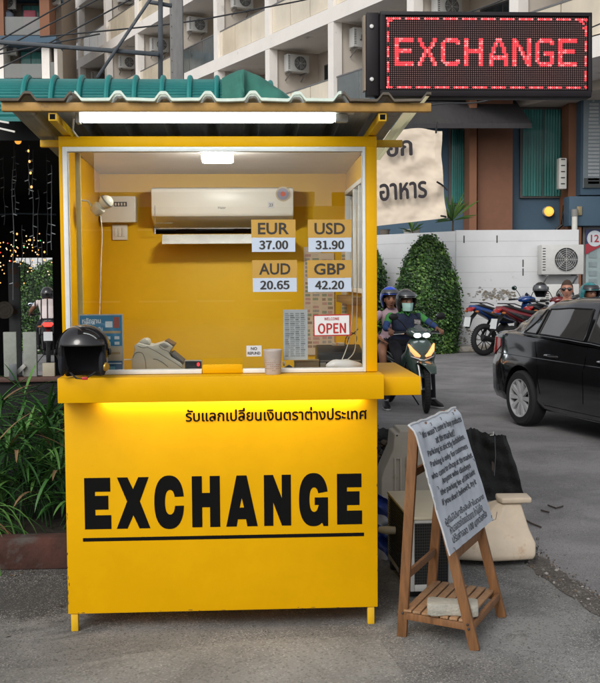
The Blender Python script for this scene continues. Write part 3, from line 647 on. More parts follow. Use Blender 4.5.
pts = smooth([at(100, 214, .26), at(101.5, 225, .26), at(102, 240, .27), at(101, 260, .27), at(100.5, 280, .27), at(100, 300, .27), at(99.5, 315, .25)])
MB().tube(pts, .0028, 6).build('cord', WPL, cl_, world=True)
# inner shelf things: money counter, display, cup, helmet, ...
SH = 1.228
def sx(px, Y): return at(px, 360, Y).x
MG = mat('machine_beige', (.44, .425, .36), .45, var=.06); MGD = mat('machine_seam', (.10, .095, .08), .5)  # second tone: dark beige of the casing's panel seams
mc = thing('money_counter', 'beige banknote counting machine on the shelf inside the booth', 'money counter', (sx(158, .2), .2, SH))
kx = (sx(183, .2)-sx(133, .2))/50
def mcp(px, py): p = at(px, py, .2); return (p.x, p.z)
out = [(133, 374), (133, 357), (136, 349), (135, 345), (139, 342), (146, 344), (153, 345), (163, 342), (167, 341), (174, 346), (170, 352), (172, 356), (179, 360), (183.5, 364), (183.5, 374)]
pl = [mcp(*q) for q in out]; pl[0] = (pl[0][0], SH+.001); pl[-1] = (pl[-1][0], SH+.001)
MB().prism(pl, (0, .14, 0), X, Z, (0, .20, 0)).build('casing', MG, mc, world=True, bev=.006)
hp = [mcp(*q) for q in [(138, 343), (142, 339), (146, 338.5), (149, 340), (150, 344)]]
MB().prism(hp, (0, .17, 0), X, Z, (0, .13, 0)).build('knob', MG, mc, world=True, bev=.003)
hp = [mcp(*q) for q in [(165, 340.4), (167, 339.6), (175, 344.4), (174, 346)]]
MB().prism(hp, (0, .15, 0), X, Z, (0, .18, 0)).build('hopper', mat('hopper_brown', (.10, .06, .03), .5), mc, world=True, bev=.001)
hp = [mcp(*q) for q in [(171, 352.6), (173, 352), (184, 361), (183.5, 364)]]
MB().prism(hp, (0, .145, 0), X, Z, (0, .19, 0)).build('banknote_tray', mat('dark_slot', (.06, .06, .06), .6), mc, world=True, bev=.001)
MB().tube([Vector((mcp(*q)[0], .137, mcp(*q)[1])) for q in [(154, 358), (158, 358.5), (163, 361), (169, 366)]], .0015, 5).build('panel_seam', MGD, mc, world=True)
for q_ in ([(134, 357), (137, 352), (143, 352), (146, 358), (147, 365), (147, 373)], [(148, 346), (156, 350), (166, 356), (176, 362), (183, 367)], [(139, 345), (144, 347), (149, 346)], [(160, 345), (163, 348), (168, 350), (172, 352)]):
    MB().tube(smooth([Vector((mcp(*q)[0], .1368, mcp(*q)[1])) for q in q_]), .0013, 5).build('panel_seam', MGD, mc, world=True)
MB().prism([mcp(*q) for q in [(160, 343.5), (165, 341.8), (170, 345), (166, 347.5)]], (0, .134, 0), X, Z, (0, .0055, 0)).build('key_panel', mat('display_grey', (.25, .25, .24), .4), mc, world=True, bev=.0006)
hp = [mcp(*q) for q in [(158, 374), (160, 367.5), (174, 367.5), (177, 374)]]
MB().prism(hp, (0, .1365, 0), X, Z, (0, .0025, 0)).build('side_cover', MG, mc, world=True, bev=.0005)
pts = smooth([at(x, y, .16) for x, y in [(122, 360), (130, 359.5), (140, 360), (148, 362), (153, 366), (154.5, 370), (152, 373.5), (146, 375), (136, 374)]])
tag(MB().tube(pts, .0035, 6).build('power_cord', WPL), 'white cord looping in front of the banknote counting machine', 'cord')
dsp = thing('customer_display', 'small grey display box with a red glowing digit beside the banknote counter', 'display', (sx(192, .1), .1, SH))
x0, z0, x1, z1 = card_box(184.5, 360.5, 202, 374, .09)
MB().box((x0, .09, SH+.001), (x1, .14, z1)).build('casing', mat('display_grey', (.25, .25, .24), .4), dsp, world=True, bev=.003)
MB().box((x0+.004, .0865, z0+.025), (x1-.004, .0895, z1-.003)).build('screen', mat('black_screen', (.012, .014, .018), .15), dsp, world=True)
text('0', 'digits', mat('led_red_on', (1, 0, 0)), dsp, (x1-.018, .0858, (z0+z1)/2+.014), X, Z, h=.016, fat=.03, align='C')
# cup-like tin on the counter
cp = thing('paper_cup', 'white ribbed paper cup with faint brown print standing on the booth counter', 'cup', (at(273, 377, -.06).x, -.06, 1.2445))
cup = cp.location; r0, r1, hh = .041, .045, .118
MB().lathe([(0, 0), (r0*.86, 0), (r0*.9, .004), (r1*.97, hh-.012), (r1, hh-.008), (r1, hh-.004), (r1*.97, hh), (r1*.9, hh-.002), (r0*.84, .012), (0, .010)], (0, 0, 0), Z, 40).build('body', mat('cup_paper', (.46, .40, .36), .6, var=.06, scale=60), cp)
cpr = MB(); random.seed(4)
for r in range(9):
    for k in range(26):
        if random.random() < .6:
            th = 2*pi*k/26; z = .018+r*.0095; rad = (r0*.9+(r1*.97-r0*.9)*z/hh)+.0004
            cpr.add([(cos(th+d)*rad, sin(th+d)*rad, z+e_) for d, e_ in ((0, 0), (.16, 0), (.16, .0025), (0, .0025))], [(0, 1, 2, 3)])
cpr.build('print', mat('cup_print', (.25, .13, .10), .6), cp, smooth=False)
# till machines low on the right
DRK = mat('black_plastic', (.013, .013, .014), .4, var=.1, spec=.3)
pn = thing('receipt_printer', 'black printer on the shelf at the right end of the booth', 'printer', (sx(340, .25), .3, SH))
x0, z0, x1, z1 = card_box(318, 346, 363, 371, .24)
MB().prism([(0, 0), (.2, 0), (.2, .12), (.14, .125), (.0, .09)], (x0, .24, SH+.001), Y_, Z, (x1-x0, 0, 0)).build('body', DRK, pn, world=True, bev=.008)
MB().box((x0+.012, .2365, SH+.05), (x1-.012, .2395, SH+.056)).build('paper_slot', mat('thin_grey', (.2, .2, .19), .5), pn, world=True)
MB().box((x0+.012, .2355, SH+.015), (x0+.04, .2395, SH+.045)).build('status_panel', mat('display_grey', (.25, .25, .24), .4), pn, world=True, bev=.001)
cs = thing('cash_tin', 'olive brown tin box with dark lettering low behind the glass near the cup', 'tin', (sx(306, .1), .1, SH))
x0, z0, x1, z1 = card_box(294.5, 360, 319, 372, .1)
z1 = max(z1, SH+.05); MB().box((x0, .1, SH+.001), (x1, .17, z1-.008)).build('box', mat('olive_tin', (.16, .11, .035), .4, var=.1), cs, world=True, bev=.004)
MB().box((x0-.002, .098, z1-.0075), (x1+.002, .172, z1)).build('lid', mat('olive_tin2', (.2, .145, .05), .4, var=.1), cs, world=True, bev=.002)
MB().box((x0+.03, .0975, SH+.014), (x0+.05, .0995, SH+.024)).box((x0+.056, .0975, SH+.014), (x0+.09, .0995, SH+.028)).build('print', INK, cs, world=True, smooth=False)
sb = thing('stapler', 'small black stapler lying between the cup and the olive tin', 'stapler', (sx(288, .1), .1, SH))
x0, x1 = sx(283, .1), sx(294, .1)
MB().prism([(0, 0), (.055, 0), (.055, .028), (.03, .045), (.004, .03)], (x0, .1, SH+.001), X, Z, (0, .035, 0)).build('body', DRK, sb, world=True, bev=.003)
MB().lathe([(.012, 0), (.012, .01), (0, .01)], (x0-.001, .11, SH+.052), X, 12).build('roller', mat('tape_grey', (.35, .38, .4), .3), sb, world=True)
bag = MB(); random.seed(9)
x0, x1 = sx(326, .12), sx(363, .12)
bag.ell(((x0+x1)/2, .15, SH+.034), ((x1-x0)/2, .05, .033), 28, 14, f=lambda p: Vector((p.x*(1+.08*noise.noise(p*25)), p.y*(1+.2*noise.noise(p*22)), p.z*(1+.3*noise.noise(p*18+Vector((3, 0, 0)))))))
tag(bag.build('plastic_bag', mat('bag_white', (.72, .73, .75), .3, var=.05)), 'crumpled white plastic bag in the lower right corner behind the glass', 'bag')
for k, pp in enumerate([[(351, 200), (352, 260), (352.5, 300), (351, 330), (346, 350), (338, 368)], [(356, 205), (357, 260), (357, 305), (356, 335), (354, 352), (345, 362), (338, 371)]]):
    tag(MB().tube(smooth([at(x, y, .14) for x, y in pp]), .0026, 6).build('white_cable', WPL), ['thin white cable hanging on the right behind the glass, left of the pair', 'thin white cable hanging on the right behind the glass, right of the pair'][k], 'cable', 'cables behind the glass')
lp = MB(); lp.tube(smooth([at(x, y, .35+k_*.004) for k_, (x, y) in enumerate([(345, 345), (346, 338), (351, 333), (356, 335), (356, 342), (352, 347), (348, 344), (349, 337), (354, 333), (358, 329)])]), .0026, 6)
tag(lp.build('cable_coil', DRK), 'dark cable coil resting against the right wall above the printer', 'cable')
gb = thing('banknote_stack', 'small stack of banknotes with an orange band near the printer', 'banknotes', (sx(338, .2), .2, SH))
x0 = sx(334, .2); zt_ = SH+.128
MB().box((x0, .27, SH+.127), (x0+.06, .33, SH+.14)).build('notes', mat('notes_cream', (.4, .35, .28), .6, var=.2, scale=80, stretch=(1, 1, 20)), gb, world=True, bev=.001)
MB().box((x0+.018, .2685, SH+.1265), (x0+.026, .3315, SH+.1405)).build('band', mat('band_orange', (.5, .2, .02), .5), gb, world=True)
# ------------------------------------------------------------------ helmets (function reused for riders)
HBLK = mat('helmet_black', (.012, .011, .012), .12, var=.05, coat=.6); HIN = mat('helmet_lining', (.010, .012, .018), .9, var=.3, scale=30)
def helmet(parent, c, r, shell, rz=0, open_a=62, world=True, visor=None, lining=None, visor_up=False, strap=True, rim=True, sc=(1, 1, 1)):
    """open-face shell facing local -Y; c centre of the head sphere"""
    c = Vector(c); Rz = Matrix.Rotation(rz, 3, 'Z'); n, m_ = 40, 26
    def P(th, ph, k):      # th about z (0 = -Y), ph from top
        p = Vector((sin(ph)*sin(th), -sin(ph)*cos(th), cos(ph)))
        y = p.y*(1.12 if p.y > 0 else 1.05); z = p.z
        if z < 0: z *= 1.25+.45*max(0, min(1, p.y*1.5+.6)); 
        w_ = p.x*(1 if p.z > -.2 else 1-.08*(-p.z-.2)*3)
        return c + Rz @ Vector((w_*r*k*sc[0], y*r*k*sc[1], z*r*k*sc[2]))
    phm = radians(132)
    mb = MB(); vs = []; fs = []
    for l, k in ((0, 1), (1, .86)):
        for i in range(m_+1):
            for j in range(n+1):
                th = -pi+2*pi*j/n; ph = phm*i/m_
                at_ = abs(math.degrees(th))
                # face opening: the lower edge of the shell rises over the brow
                if at_ < open_a: lim = radians(79)
                elif at_ < open_a+14: lim = radians(79)+(phm-radians(79))*((at_-open_a)/14)**.6
                else: lim = phm
                vs.append(P(th, min(ph, phm)*lim/phm, k))
    def I(l, i, j): return l*(m_+1)*(n+1)+i*(n+1)+j
    f0, f1 = [], []
    for i in range(m_):
        for j in range(n): f0.append((I(0, i, j), I(0, i+1, j), I(0, i+1, j+1), I(0, i, j+1))); f1.append((I(1, i, j), I(1, i, j+1), I(1, i+1, j+1), I(1, i+1, j)))
    rimf = [(I(0, m_, j), I(1, m_, j), I(1, m_, j+1), I(0, m_, j+1)) for j in range(n)]
    mb.add(vs, f0, 0); k = len(mb.v)-len(vs)
    mb.f += [tuple(a+k for a in f) for f in f1+rimf]; mb.m += [1]*len(f1)+[1]*len(rimf)
    sh = mb.build('shell' , [shell, lining or HIN], parent, world=world, ang=60)
    if rim:
        pts = [P(-pi+2*pi*j/n, (radians(79) if abs(-180+360*j/n) < open_a else (radians(79)+(phm-radians(79))*((abs(-180+360*j/n)-open_a)/14)**.6 if abs(-180+360*j/n) < open_a+14 else phm)), 1.0) for j in range(n)]
        pts.append(pts[0]); MB().tube(pts, r*.035, 6, cap=False).build('edge_trim', mat('rubber', (.012, .012, .012), .7), parent, world=world)
    if visor:
        vb = MB()
        a0, a1 = (50, 72) if visor_up else (58, 100)
        vb.grid(lambda u, v: P(radians(-72+144*u), radians(a0+(a1-a0)*v), 1.10+.03*v), 24, 6)
        vb.build('visor', visor, parent, world=world, solid=.003*r/.13)
    return sh
hl = thing('helmet', 'glossy black open-face motorcycle helmet with red buckle on the left end of the counter', 'helmet', (at(84, 378, -.15).x, -.148, 1.246))
hr = .121
helmet(hl, (0, 0, .135), hr, HBLK, rz=.12, open_a=56, world=False, sc=(1.03, 1, .93))
MB().tube([(-.05, -.07, .03), (-.02, -.1, .006), (.02, -.11, .004), (.06, -.06, .03)], .006, 8, ry=.003).build('strap', mat('strap_black', (.015, .015, .015), .8), hl)
MB().box((.008, -.125, .001), (.034, -.112, .014)).build('buckle', mat('buckle_red', (.45, .02, .03), .4), hl, bev=.003)
for s in (-1, 1):
    MB().ell((s*.092, -.035, .07), (.018, .05, .058), 14, 10).build('cheek_pad', HIN, hl)
    MB().lathe([(0, .008), (.013, .007), (.016, 0)], (s*.122, -.025, .12), (s, 0, 0), 14).build('snap', DRK, hl)
MB().lathe([(0, .012), (.016, .010), (.021, 0)], (.108, -.06, .055), (.8, -.6, 0), 14).build('snap_cover', mat('brass_gold', (.4, .25, .05), .35, metal=.6), hl)
MB().grid(lambda u, v: Vector((-.02+.003*v, 0, .145)) + Matrix.Rotation(-.3, 3, 'Y') @ Vector((.0, -sin(radians(20+130*u-75)), cos(radians(20+130*u-75))))*hr*.93 + Vector(((-.0+.006*v), 0, 0)), 2, 1).build('dummy', HBLK, hl) if False else None
# ------------------------------------------------------------------ background: condominium with balconies
CW = mat('condo_white', (.86, .82, .77), .8, var=.05, scale=1.2, bump=.05, bscale=8, stain=((.42, .39, .37), 1.1, .60))
CB = mat('condo_beige', (.60, .54, .47), .85, var=.06, scale=1)
CS = mat('condo_soffit', (.30, .265, .24), .85, var=.1, scale=1.5)
DKG = mat('dark_window', (.02, .025, .03), .15, var=.1, coat=.3)
RAIL = mat('rail_grey', (.22, .22, .22), .4, metal=.4)
BALG = mat('balcony_glass_sky_cream', (.74, .65, .50), .12, var=.25, scale=.45, coat=.8, stretch=(1, 1, .5))  # cream reflection of the sky put into the base colour of the panes
BALD = mat('balcony_glass_dark', (.10, .115, .115), .1, var=.2, scale=2, coat=.6)
P0 = Vector((.965, 32.9, 0)); UA = atan2(.902, -.431)
BAY = 4.42; DEPB = 2.0
condo = thing('apartment_building', 'long cream white condominium with slanting rows of glazed balconies behind the booth', 'building', P0, UA)
ZF = [7.0, 10.2, 13.4, 16.6, 19.8, 23.0]
T0, T1 = -4, 6
for zi, z in enumerate(ZF):
    MB().box((T0*BAY-.12, -DEPB-5, z-.46), (T1*BAY+.9, .02, z)).build('floor_slab', CW, condo)
MB().box((T0*BAY-.1, -DEPB-5.2, 6.3), (T1*BAY+.85, -DEPB, 23.5)).box((0, -DEPB-5.1, 0), (T1*BAY+.8, -DEPB-.1, 6.539)).build('wall', CB, condo)
random.seed(11)
for i in range(T0, T1+1):
    for k in range(len(ZF)-1):
        MB().box((i*BAY-.17, -.30, ZF[k]+.002), (i*BAY+.17, .012, ZF[k+1]-.462)).build('column', CW, condo)
        MB().box((i*BAY-.09, -DEPB+.002, ZF[k]+.002), (i*BAY+.09, -.302, ZF[k+1]-.462)).build('partition', CB, condo)
ACF = mat('condenser_white', (.55, .55, .53), .5, var=.06, scale=6, stain=((.3, .27, .24), 5, .63)); FAN = mat('fan_dark', (.03, .032, .035), .6)
def condenser(name, label, loc, rz, group=None, bracket=True, w=.86, h=.6, d=.3, cat='air conditioner'):
    """outdoor unit: front (fan) towards local -Y, base at z=0"""
    o = thing(name, label, cat, loc, rz, group)
    MB().box((-w/2, -d/2, 0), (w/2, d/2, h)).build('casing', ACF, o, bev=.015)
    cx = w*.08; r = h*.40
    MB().lathe([(0, 0), (r, 0), (r, .006)], (cx, -d/2-.003, h*.5), (0, -1, 0), 28, cap=False).build('fan_opening', FAN, o)
    g = MB()
    for q in range(1, 7): g.tube([(cx+cos(t*pi/14)*r*q/6, -d/2-.016, h*.5+sin(t*pi/14)*r*q/6) for t in range(29)], .004, 4, cap=False)
    for q in range(8): g.cyl((cx, -d/2-.014, h*.5), (cx+cos(q*pi/4)*r, -d/2-.014, h*.5+sin(q*pi/4)*r), .004, 4)
    g.build('fan_guard', ACF, o, weld=0)
    f = MB()
    for q in range(5):
        a = q*2*pi/5; f.add([(cx+cos(a)*r*.15, -d/2-.008, h*.5+sin(a)*r*.15), (cx+cos(a+.35)*r*.85, -d/2-.010, h*.5+sin(a+.35)*r*.85), (cx+cos(a-.3)*r*.85, -d/2-.006, h*.5+sin(a-.3)*r*.85)], [(0, 1, 2)])
    f.build('fan_blades', mat('fan_blade_grey', (.12, .12, .125), .5), o, smooth=False)
    l = MB()
    for q in range(9): l.box((-w/2+.02, -d/2-.004, h*(.14+q*.09)), (-w/2+.09, -d/2-.0005, h*(.14+q*.09)+.02))
    l.build('louvre', FAN, o)
    if bracket:
        for s in (-1, 1):
            b = MB(); x = s*w*.36
            b.bar((x, -d/2, -.02), (x, d/2+.12, -.02), .035, .035).bar((x, -d/2+.03, -.04), (x, d/2+.12, -.26), .03, .03)
            b.build('bracket', RAIL, o)
    return o
cm = Matrix.LocRotScale(P0, Matrix.Rotation(UA, 3, 'Z').to_quaternion(), Vector((1, 1, 1)))
nds = 0; proto = None
for i in range(T0, T1):
    for k in range(0, len(ZF)-1):
        zb = ZF[k]
        dark = (i, k) in {(-2, 0), (1, 1), (-1, 3), (2, 0), (-2, 2)}
        pan = MB(); a = i*BAY+.175; b_ = (i+1)*BAY-.175; n = 3
        for q in range(n):
            x0 = a+(b_-a)*q/n+.02; x1 = a+(b_-a)*(q+1)/n-.02
            pan.box((x0, -.12, zb+.07), (x1, -.105, zb+1.0))
        bs = pan.build('balustrade', BALD if dark else BALG, condo)
        MB().box((a, -.135, zb+1.005), (b_, -.09, zb+1.045)).build('handrail', RAIL, bs)
        dx = (a+b_)/2+.6
        fr = MB().box((dx-1.0, -DEPB+.003, zb+.01), (dx+1.0, -DEPB+.05, zb+2.25)).build('balcony_door', mat('door_frame_dark', (.05, .05, .055), .4), condo)
        MB().box((dx-.94, -DEPB+.052, zb+.06), (dx-.03, -DEPB+.06, zb+2.19)).box((dx+.03, -DEPB+.052, zb+.06), (dx+.94, -DEPB+.06, zb+2.19)).build('pane', DKG, fr)
# outdoor units on the far partition of each bay, facing the near end (local -X)
k_ = 0
lab_spots = {(-2, 0): 'white balcony air conditioner nearest to the left edge of the red LED sign', (-1, 0): 'white balcony air conditioner above the draped green cloth, second left of the LED sign', (1, 1): 'white balcony air conditioner just right of the concrete pole near the photo top',
             (2, 0): 'white balcony air conditioner framed by the leaning dark brace and upright', (4, 0): 'white balcony air conditioner just above the green roof on the left', (4, 1): 'white balcony air conditioner at the top left of the cream condominium'}
for i in range(-3, 6):
    for k in (0, 1, 2):
        if k == 2 and i > 3: continue
        p = cm @ Vector(((i+1)*BAY-.09-.30, -.95, ZF[k]+1.95))
        rz = UA-pi/2        # local -Y of the unit looks along -u
        lab = lab_spots.get((i, k), 'white air conditioner under the ceiling of an upper condominium balcony')
        if proto is None: proto = condenser('outdoor_unit', lab, p, rz, 'balcony air conditioners'); nds = proto
        else: copy_tree(proto, p, rz, lab)
# laundry rack on one balcony
p = cm @ Vector((1*BAY+1.2, -.5, ZF[1]))
# ------------------------------------------------------------------ brown and blue block at far left
fl = thing('apartment_building', 'brown and blue apartment block with teal curtains at the far upper left', 'building', (-11, 50, 0))
BRN = mat('pillar_brown', (.24, .105, .055), .75, var=.08, scale=1.5); SLB = mat('slate_blue', (.062, .115, .17), .7, var=.08, scale=1.2); CUR = mat('teal_curtain', (.05, .26, .24), .6, var=.3, scale=1.0, stretch=(7, 7, .3), coat=.4)
YB = 45
def bl(x0, y0, x1, y1, ya=YB, yb=None): a = at(x0, y1, ya); b_ = at(x1, y0, ya); return a.x, a.z, b_.x, b_.z
def fbox(nm, m, x0, y0, x1, y1, ya, yb, par=fl, bev=0):
    a = bl(x0, y0, x1, y1, ya); return MB().box((a[0], ya, a[1]), (a[2], yb, a[3])).build(nm, m, par, world=True, bev=bev)
fbox('wall', mat('beige_wall', (.33, .27, .22), .8), -60, -60, 60, 100, YB+1.6, YB+6)
for (x0, x1) in ((-20, 2), (40, 48)): fbox('pillar', BRN, x0, -50, x1, 36, YB-.1, YB+1.5)
for (y0, y1, m_) in ((36, 42, SLB), (-40, -8, SLB), (79, 90, CW)): fbox('floor_slab', m_, -60, y0, 56, y1, YB-.4, YB+1.5)
for (x0, x1) in ((-12, 3), (42, 49), (54.5, 57)): fbox('pillar', CW, x0, 42.5, x1, 78.5, YB, YB+1.5)
for (x0, y0, x1, y1) in ((22, 5, 40, 34), (20, 51, 42, 78), (48.5, 2, 55, 30), (-30, 51, -12, 78)):
    w_ = fbox('window', mat('door_frame_dark', (.05, .05, .055), .4), x0, y0, x1, y1, YB+1.5, YB+1.595)
    MB().box((at(x0+1, y0, YB).x*1.03, YB+1.46, at(0, y1-1, YB+1.5).z), (at((x0+x1)/2-.4, y0, YB+1.5).x, YB+1.495, at(0, y0+1, YB+1.5).z)).build('pane', CUR, w_, world=True)
    MB().box((at((x0+x1)/2+.4, y0, YB+1.5).x, YB+1.46, at(0, y1-1, YB+1.5).z), (at(x1-1, y0, YB+1.5).x, YB+1.495, at(0, y0+1, YB+1.5).z)).build('pane', CUR, w_, world=True)
fbox('balustrade', glassmat('balcony_clear', (.55, .6, .6), 1.6, opacity=.35, ocol=(.3, .3, .28)), 2.5, 17, 40, 35, YB+.05, YB+.07)
fbox('balustrade', glassmat('balcony_clear'), 3.2, 64, 41.5, 78, YB+.05, YB+.07)
fbox('balustrade', glassmat('balcony_clear'), 49, 62, 54, 78, YB+.05, YB+.07)
for n, (x, y) in enumerate(((7, 10), (7.5, 55.5), (51, 5))):
    p = at(x, y, YB+.9); copy_tree(proto, p, 0, ['white air conditioner at the very top left of the photo', 'white air conditioner left of the lower teal curtains at far left', 'white air conditioner right of the brown pillar at the photo top'][n])
# things stored on that balcony
bg = MB(); random.seed(1)
p = at(6, 34, YB+.8); tag(MB().lathe([(0, 0), (.35, 0), (.4, .5), (.38, .9), (.2, 1.05), (0, 1.1)], (p.x, p.y, p.z), Z, 14).build('storage_drum', mat('pale_blue_plastic', (.3, .38, .48), .5)), 'pale blue drum on the upper left balcony of the brown and blue block', 'drum')
p = at(30, 34, YB+.8); cl = MB().box((p.x-.3, p.y, p.z+.2), (p.x+.3, p.y+.2, p.z+1.1)).build('folded_cushion', mat('pink_cloth', (.45, .12, .16), .8), bev=.08, seg=3); tag(cl, 'pink red cushion leaning on the upper balcony glass at far left', 'cushion')
# ------------------------------------------------------------------ blue building behind the white wall
sb2 = thing('blue_building', 'slate blue building with brown pillars and teal curtained windows behind the white wall', 'building', (7, 24, 0))
YS = 23.6
def sbx(nm, m, x0, y0, x1, y1, ya=YS, yb=YS+.4, par=sb2, bev=0): return fbox(nm, m, x0, y0, x1, y1, ya, yb, par, bev)
sbx('wall', SLB, 375, 92, 640, 352, YS+.3, YS+3)
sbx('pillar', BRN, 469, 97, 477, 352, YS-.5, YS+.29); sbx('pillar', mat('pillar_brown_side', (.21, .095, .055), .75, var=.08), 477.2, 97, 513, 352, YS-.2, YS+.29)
sbx('pillar', BRN, 567, 93, 580, 352, YS-.5, YS+.29)
for (x0, y0, x1, y1) in ((449, 128, 468.5, 205), (520, 108, 566.5, 198)):
    w_ = sbx('window', mat('window_frame_brown', (.10, .085, .08), .5), x0, y0, x1, y1, YS+.2, YS+.297)
    pw = MB(); a = at(x0+1.5, y1-1.8, YS+.19); b_ = at(x1-1.5, y0+1.8, YS+.19)
    npan = 1 if x1-x0 < 30 else 2
    for q in range(npan):
        xa = a.x+(b_.x-a.x)*q/npan+.02; xb = a.x+(b_.x-a.x)*(q+1)/npan-.02
        cur = MB().grid(lambda u, v: Vector((xa+(xb-xa)*u, YS+.17+.012*sin(u*46+.6*sin(v*5)), a.z+(b_.z-a.z)*v)), 60, 4).build('curtain', CUR, w_, world=True)
        MB().box((xa, YS+.135, a.z), (xb, YS+.142, b_.z)).build('pane', glassmat('shop_glass2', (.85, .9, .9), 1.15), w_, world=True)
# dark eaves / roof with tiles above the banner
ev = MB(); z0 = at(0, 124, YS-1.6).z; z1 = at(0, 94, YS+.2).z
ev.prism([(0, 0), (1.9, 1.0), (1.9, 1.1), (0, .12)], (at(400, 100, YS-1.6).x, YS-1.6, z0-.1), Y_, Z, (at(516, 100, YS).x-at(400, 100, YS-1.6).x, 0, 0))
ev.build('roof', mat('dark_roof', (.03, .028, .03), .7, var=.3, scale=3, stretch=(6, 1, 1)), sb2, world=True)
sbx('upper_band', mat('band_grey', (.22, .23, .25), .6), 400, 92.5, 566.8, 97, YS-.2, YS+3)
# right-hand shop front
sf2 = thing('corner_shop', 'slate blue corner shop with a pale tower picture and a sign reading 12', 'shop', (8.6, 23, 0))
YR = 22.6
sbx('fascia', SLB, 569, 196, 660, 226, YR-.2, YR+.3, sf2, .02)
sbx('wall', SLB, 580.5, 93, 660, 195, YR+.1, YR+.6, sf2)
sbx('corner_pillar', BRN, 573, 227, 581.5, 352, YR-.1, YR+.3, sf2)
sbx('picture_board', mat('picture_grey', (.20, .25, .28), .4, var=.15, scale=1), 583, 96, 640, 188, YR+.04, YR+.09, sf2)
twr = MB(); PGW = mat('picture_white', (.42, .45, .47), .5)
a = at(588, 184, YR+.03); b_ = at(600, 102, YR+.03)
for q in range(22):
    zz = a.z+(b_.z-a.z)*q/22
    twr.box((a.x+.02*(q > 17), YR+.028, zz), (b_.x-.03*(q > 15), YR+.038, zz+.065))
twr.box((a.x+.1, YR+.028, b_.z), (b_.x-.15, YR+.038, b_.z+.1))
twr.build('tower_picture', PGW, sf2, world=True, weld=0)
sbx('picture_plants', mat('picture_dark', (.06, .07, .07), .6), 584, 178, 640, 187.8, YR+.028, YR+.038, sf2)
sbx('window_frame', mat('frame_grey', (.2, .2, .2), .4), 582, 226.5, 660, 352, YR+.10, YR+.2, sf2)
nb = mat('sign_navy', (.03, .04, .12), .4); rdd = mat('sign_red', (.38, .03, .05), .4)
sbx('shop_window', mat('shop_window_pale', (.33, .42, .43), .2, var=.2, scale=2), 585.5, 229, 640, 302, YR+.06, YR+.098, sf2)
sbx('sign_panel', nb, 585.5, 229, 640, 246, YR+.03, YR+.058, sf2)
rib = MB(); a = at(585.5, 247, YR); b_ = at(640, 228, YR); rib.prism([(0, -.2), (b_.x-a.x, .55), (b_.x-a.x, .75), (0, .06)], (a.x, YR+.02, a.z), X, Z, (0, .008, 0)); rib.build('sign_stripe', rdd, sf2, world=True)
disc_c = at(595, 238.5, YR); dsk = MB(); dsk.tube([(disc_c.x, YR+.016, disc_c.z), (disc_c.x, YR+.010, disc_c.z)], .21, 28); dsk.build('sign_disc', PW, sf2, world=True)
text('12', 'lettering', rdd, sf2, (disc_c.x, YR+.006, disc_c.z), X, Z, h=.2, bold=.02, align='C')
for q, (y0, y1) in enumerate(((248, 258), (262, 267), (271, 276), (279, 285), (289, 294))): sbx('notice', mat('notice_grey', (.24, .30, .32), .5), 589, y0, 597, y1, YR+.045, YR+.055, sf2)
sbx('lower_sign', nb, 584, 301, 640, 314, YR+.03, YR+.058, sf2)
p = at(591, 311, YR); text('gas', 'lower_lettering', PW, sf2, (p.x, YR+.026, p.z), X, Z, h=.16, bold=.03)
p = at(579, 211, YR-.2); MB().box((p.x-.07, YR-.26, p.z-.12), (p.x+.07, YR-.202, p.z+.12)).build('socket_box', mat('socket_tan', (.3, .24, .13), .5), sf2, world=True, bev=.02)
# drain pipe, wall lamp, white grille box
pz0, pz1 = at(576, 262, YR-.5), at(576, 216, YR-.5)
dp = thing('drain_pipe', 'white vertical pipe with a grey joint beside the wall air conditioner', 'pipe', (pz0.x, YR-.5, pz0.z))
MB().cyl((pz0.x, YR-.35, pz0.z), (pz0.x, YR-.35, pz1.z), .075, 14).build('pipe', WPL, dp, world=True)
MB().cyl((pz0.x, YR-.35, pz1.z), (pz0.x, YR-.35, pz1.z+.18), .09, 14).build('joint', mat('display_grey', (.25, .25, .24)), dp, world=True)
p = at(549, 211.5, YS+.1); wl = thing('wall_lamp', 'round amber wall lamp glowing on the slate blue wall below the window', 'lamp', p)
MB().lathe([(0, -.12), (.08, -.11), (.12, -.06), (.13, .0), (.11, .03)], p, (0, 1, 0), 20).build('globe', mat('amber_lamp', (.7, .35, .05), .3, emit=1.1, ecol=(1, .5, .08)), wl, world=True)
MB().lathe([(.14, .0), (.15, .03), (.14, .18), (0, .18)], p, (0, 1, 0), 20).build('base', WPL, wl, world=True)
tag(MB().tube([at(x, y, YS-.3) for x, y in [(580, 197), (574, 197), (568, 201), (564, 207), (563, 217), (562, 225), (556, 230)]], .045, 8).build('black_pipe', DRK), 'black pipe bending down the blue wall beside the shop front', 'pipe')
wb = thing('wall_meter_box', 'white narrow box fixed to the brown pillar right of the teal window', 'box', at(563, 188, YS-.6))
a = at(559, 189, YS-.7); b_ = at(567, 158, YS-.7)
MB().box((a.x, YS-.7, a.z), (b_.x, YS-.45, b_.z)).build('box', WPL, wb, world=True, bev=.02)
l_ = MB()
for q in range(5): l_.box((a.x+.05, YS-.706, a.z+.12+q*.16), (b_.x-.05, YS-.7005, a.z+.15+q*.16))
l_.build('louvre', FAN, wb, world=True)
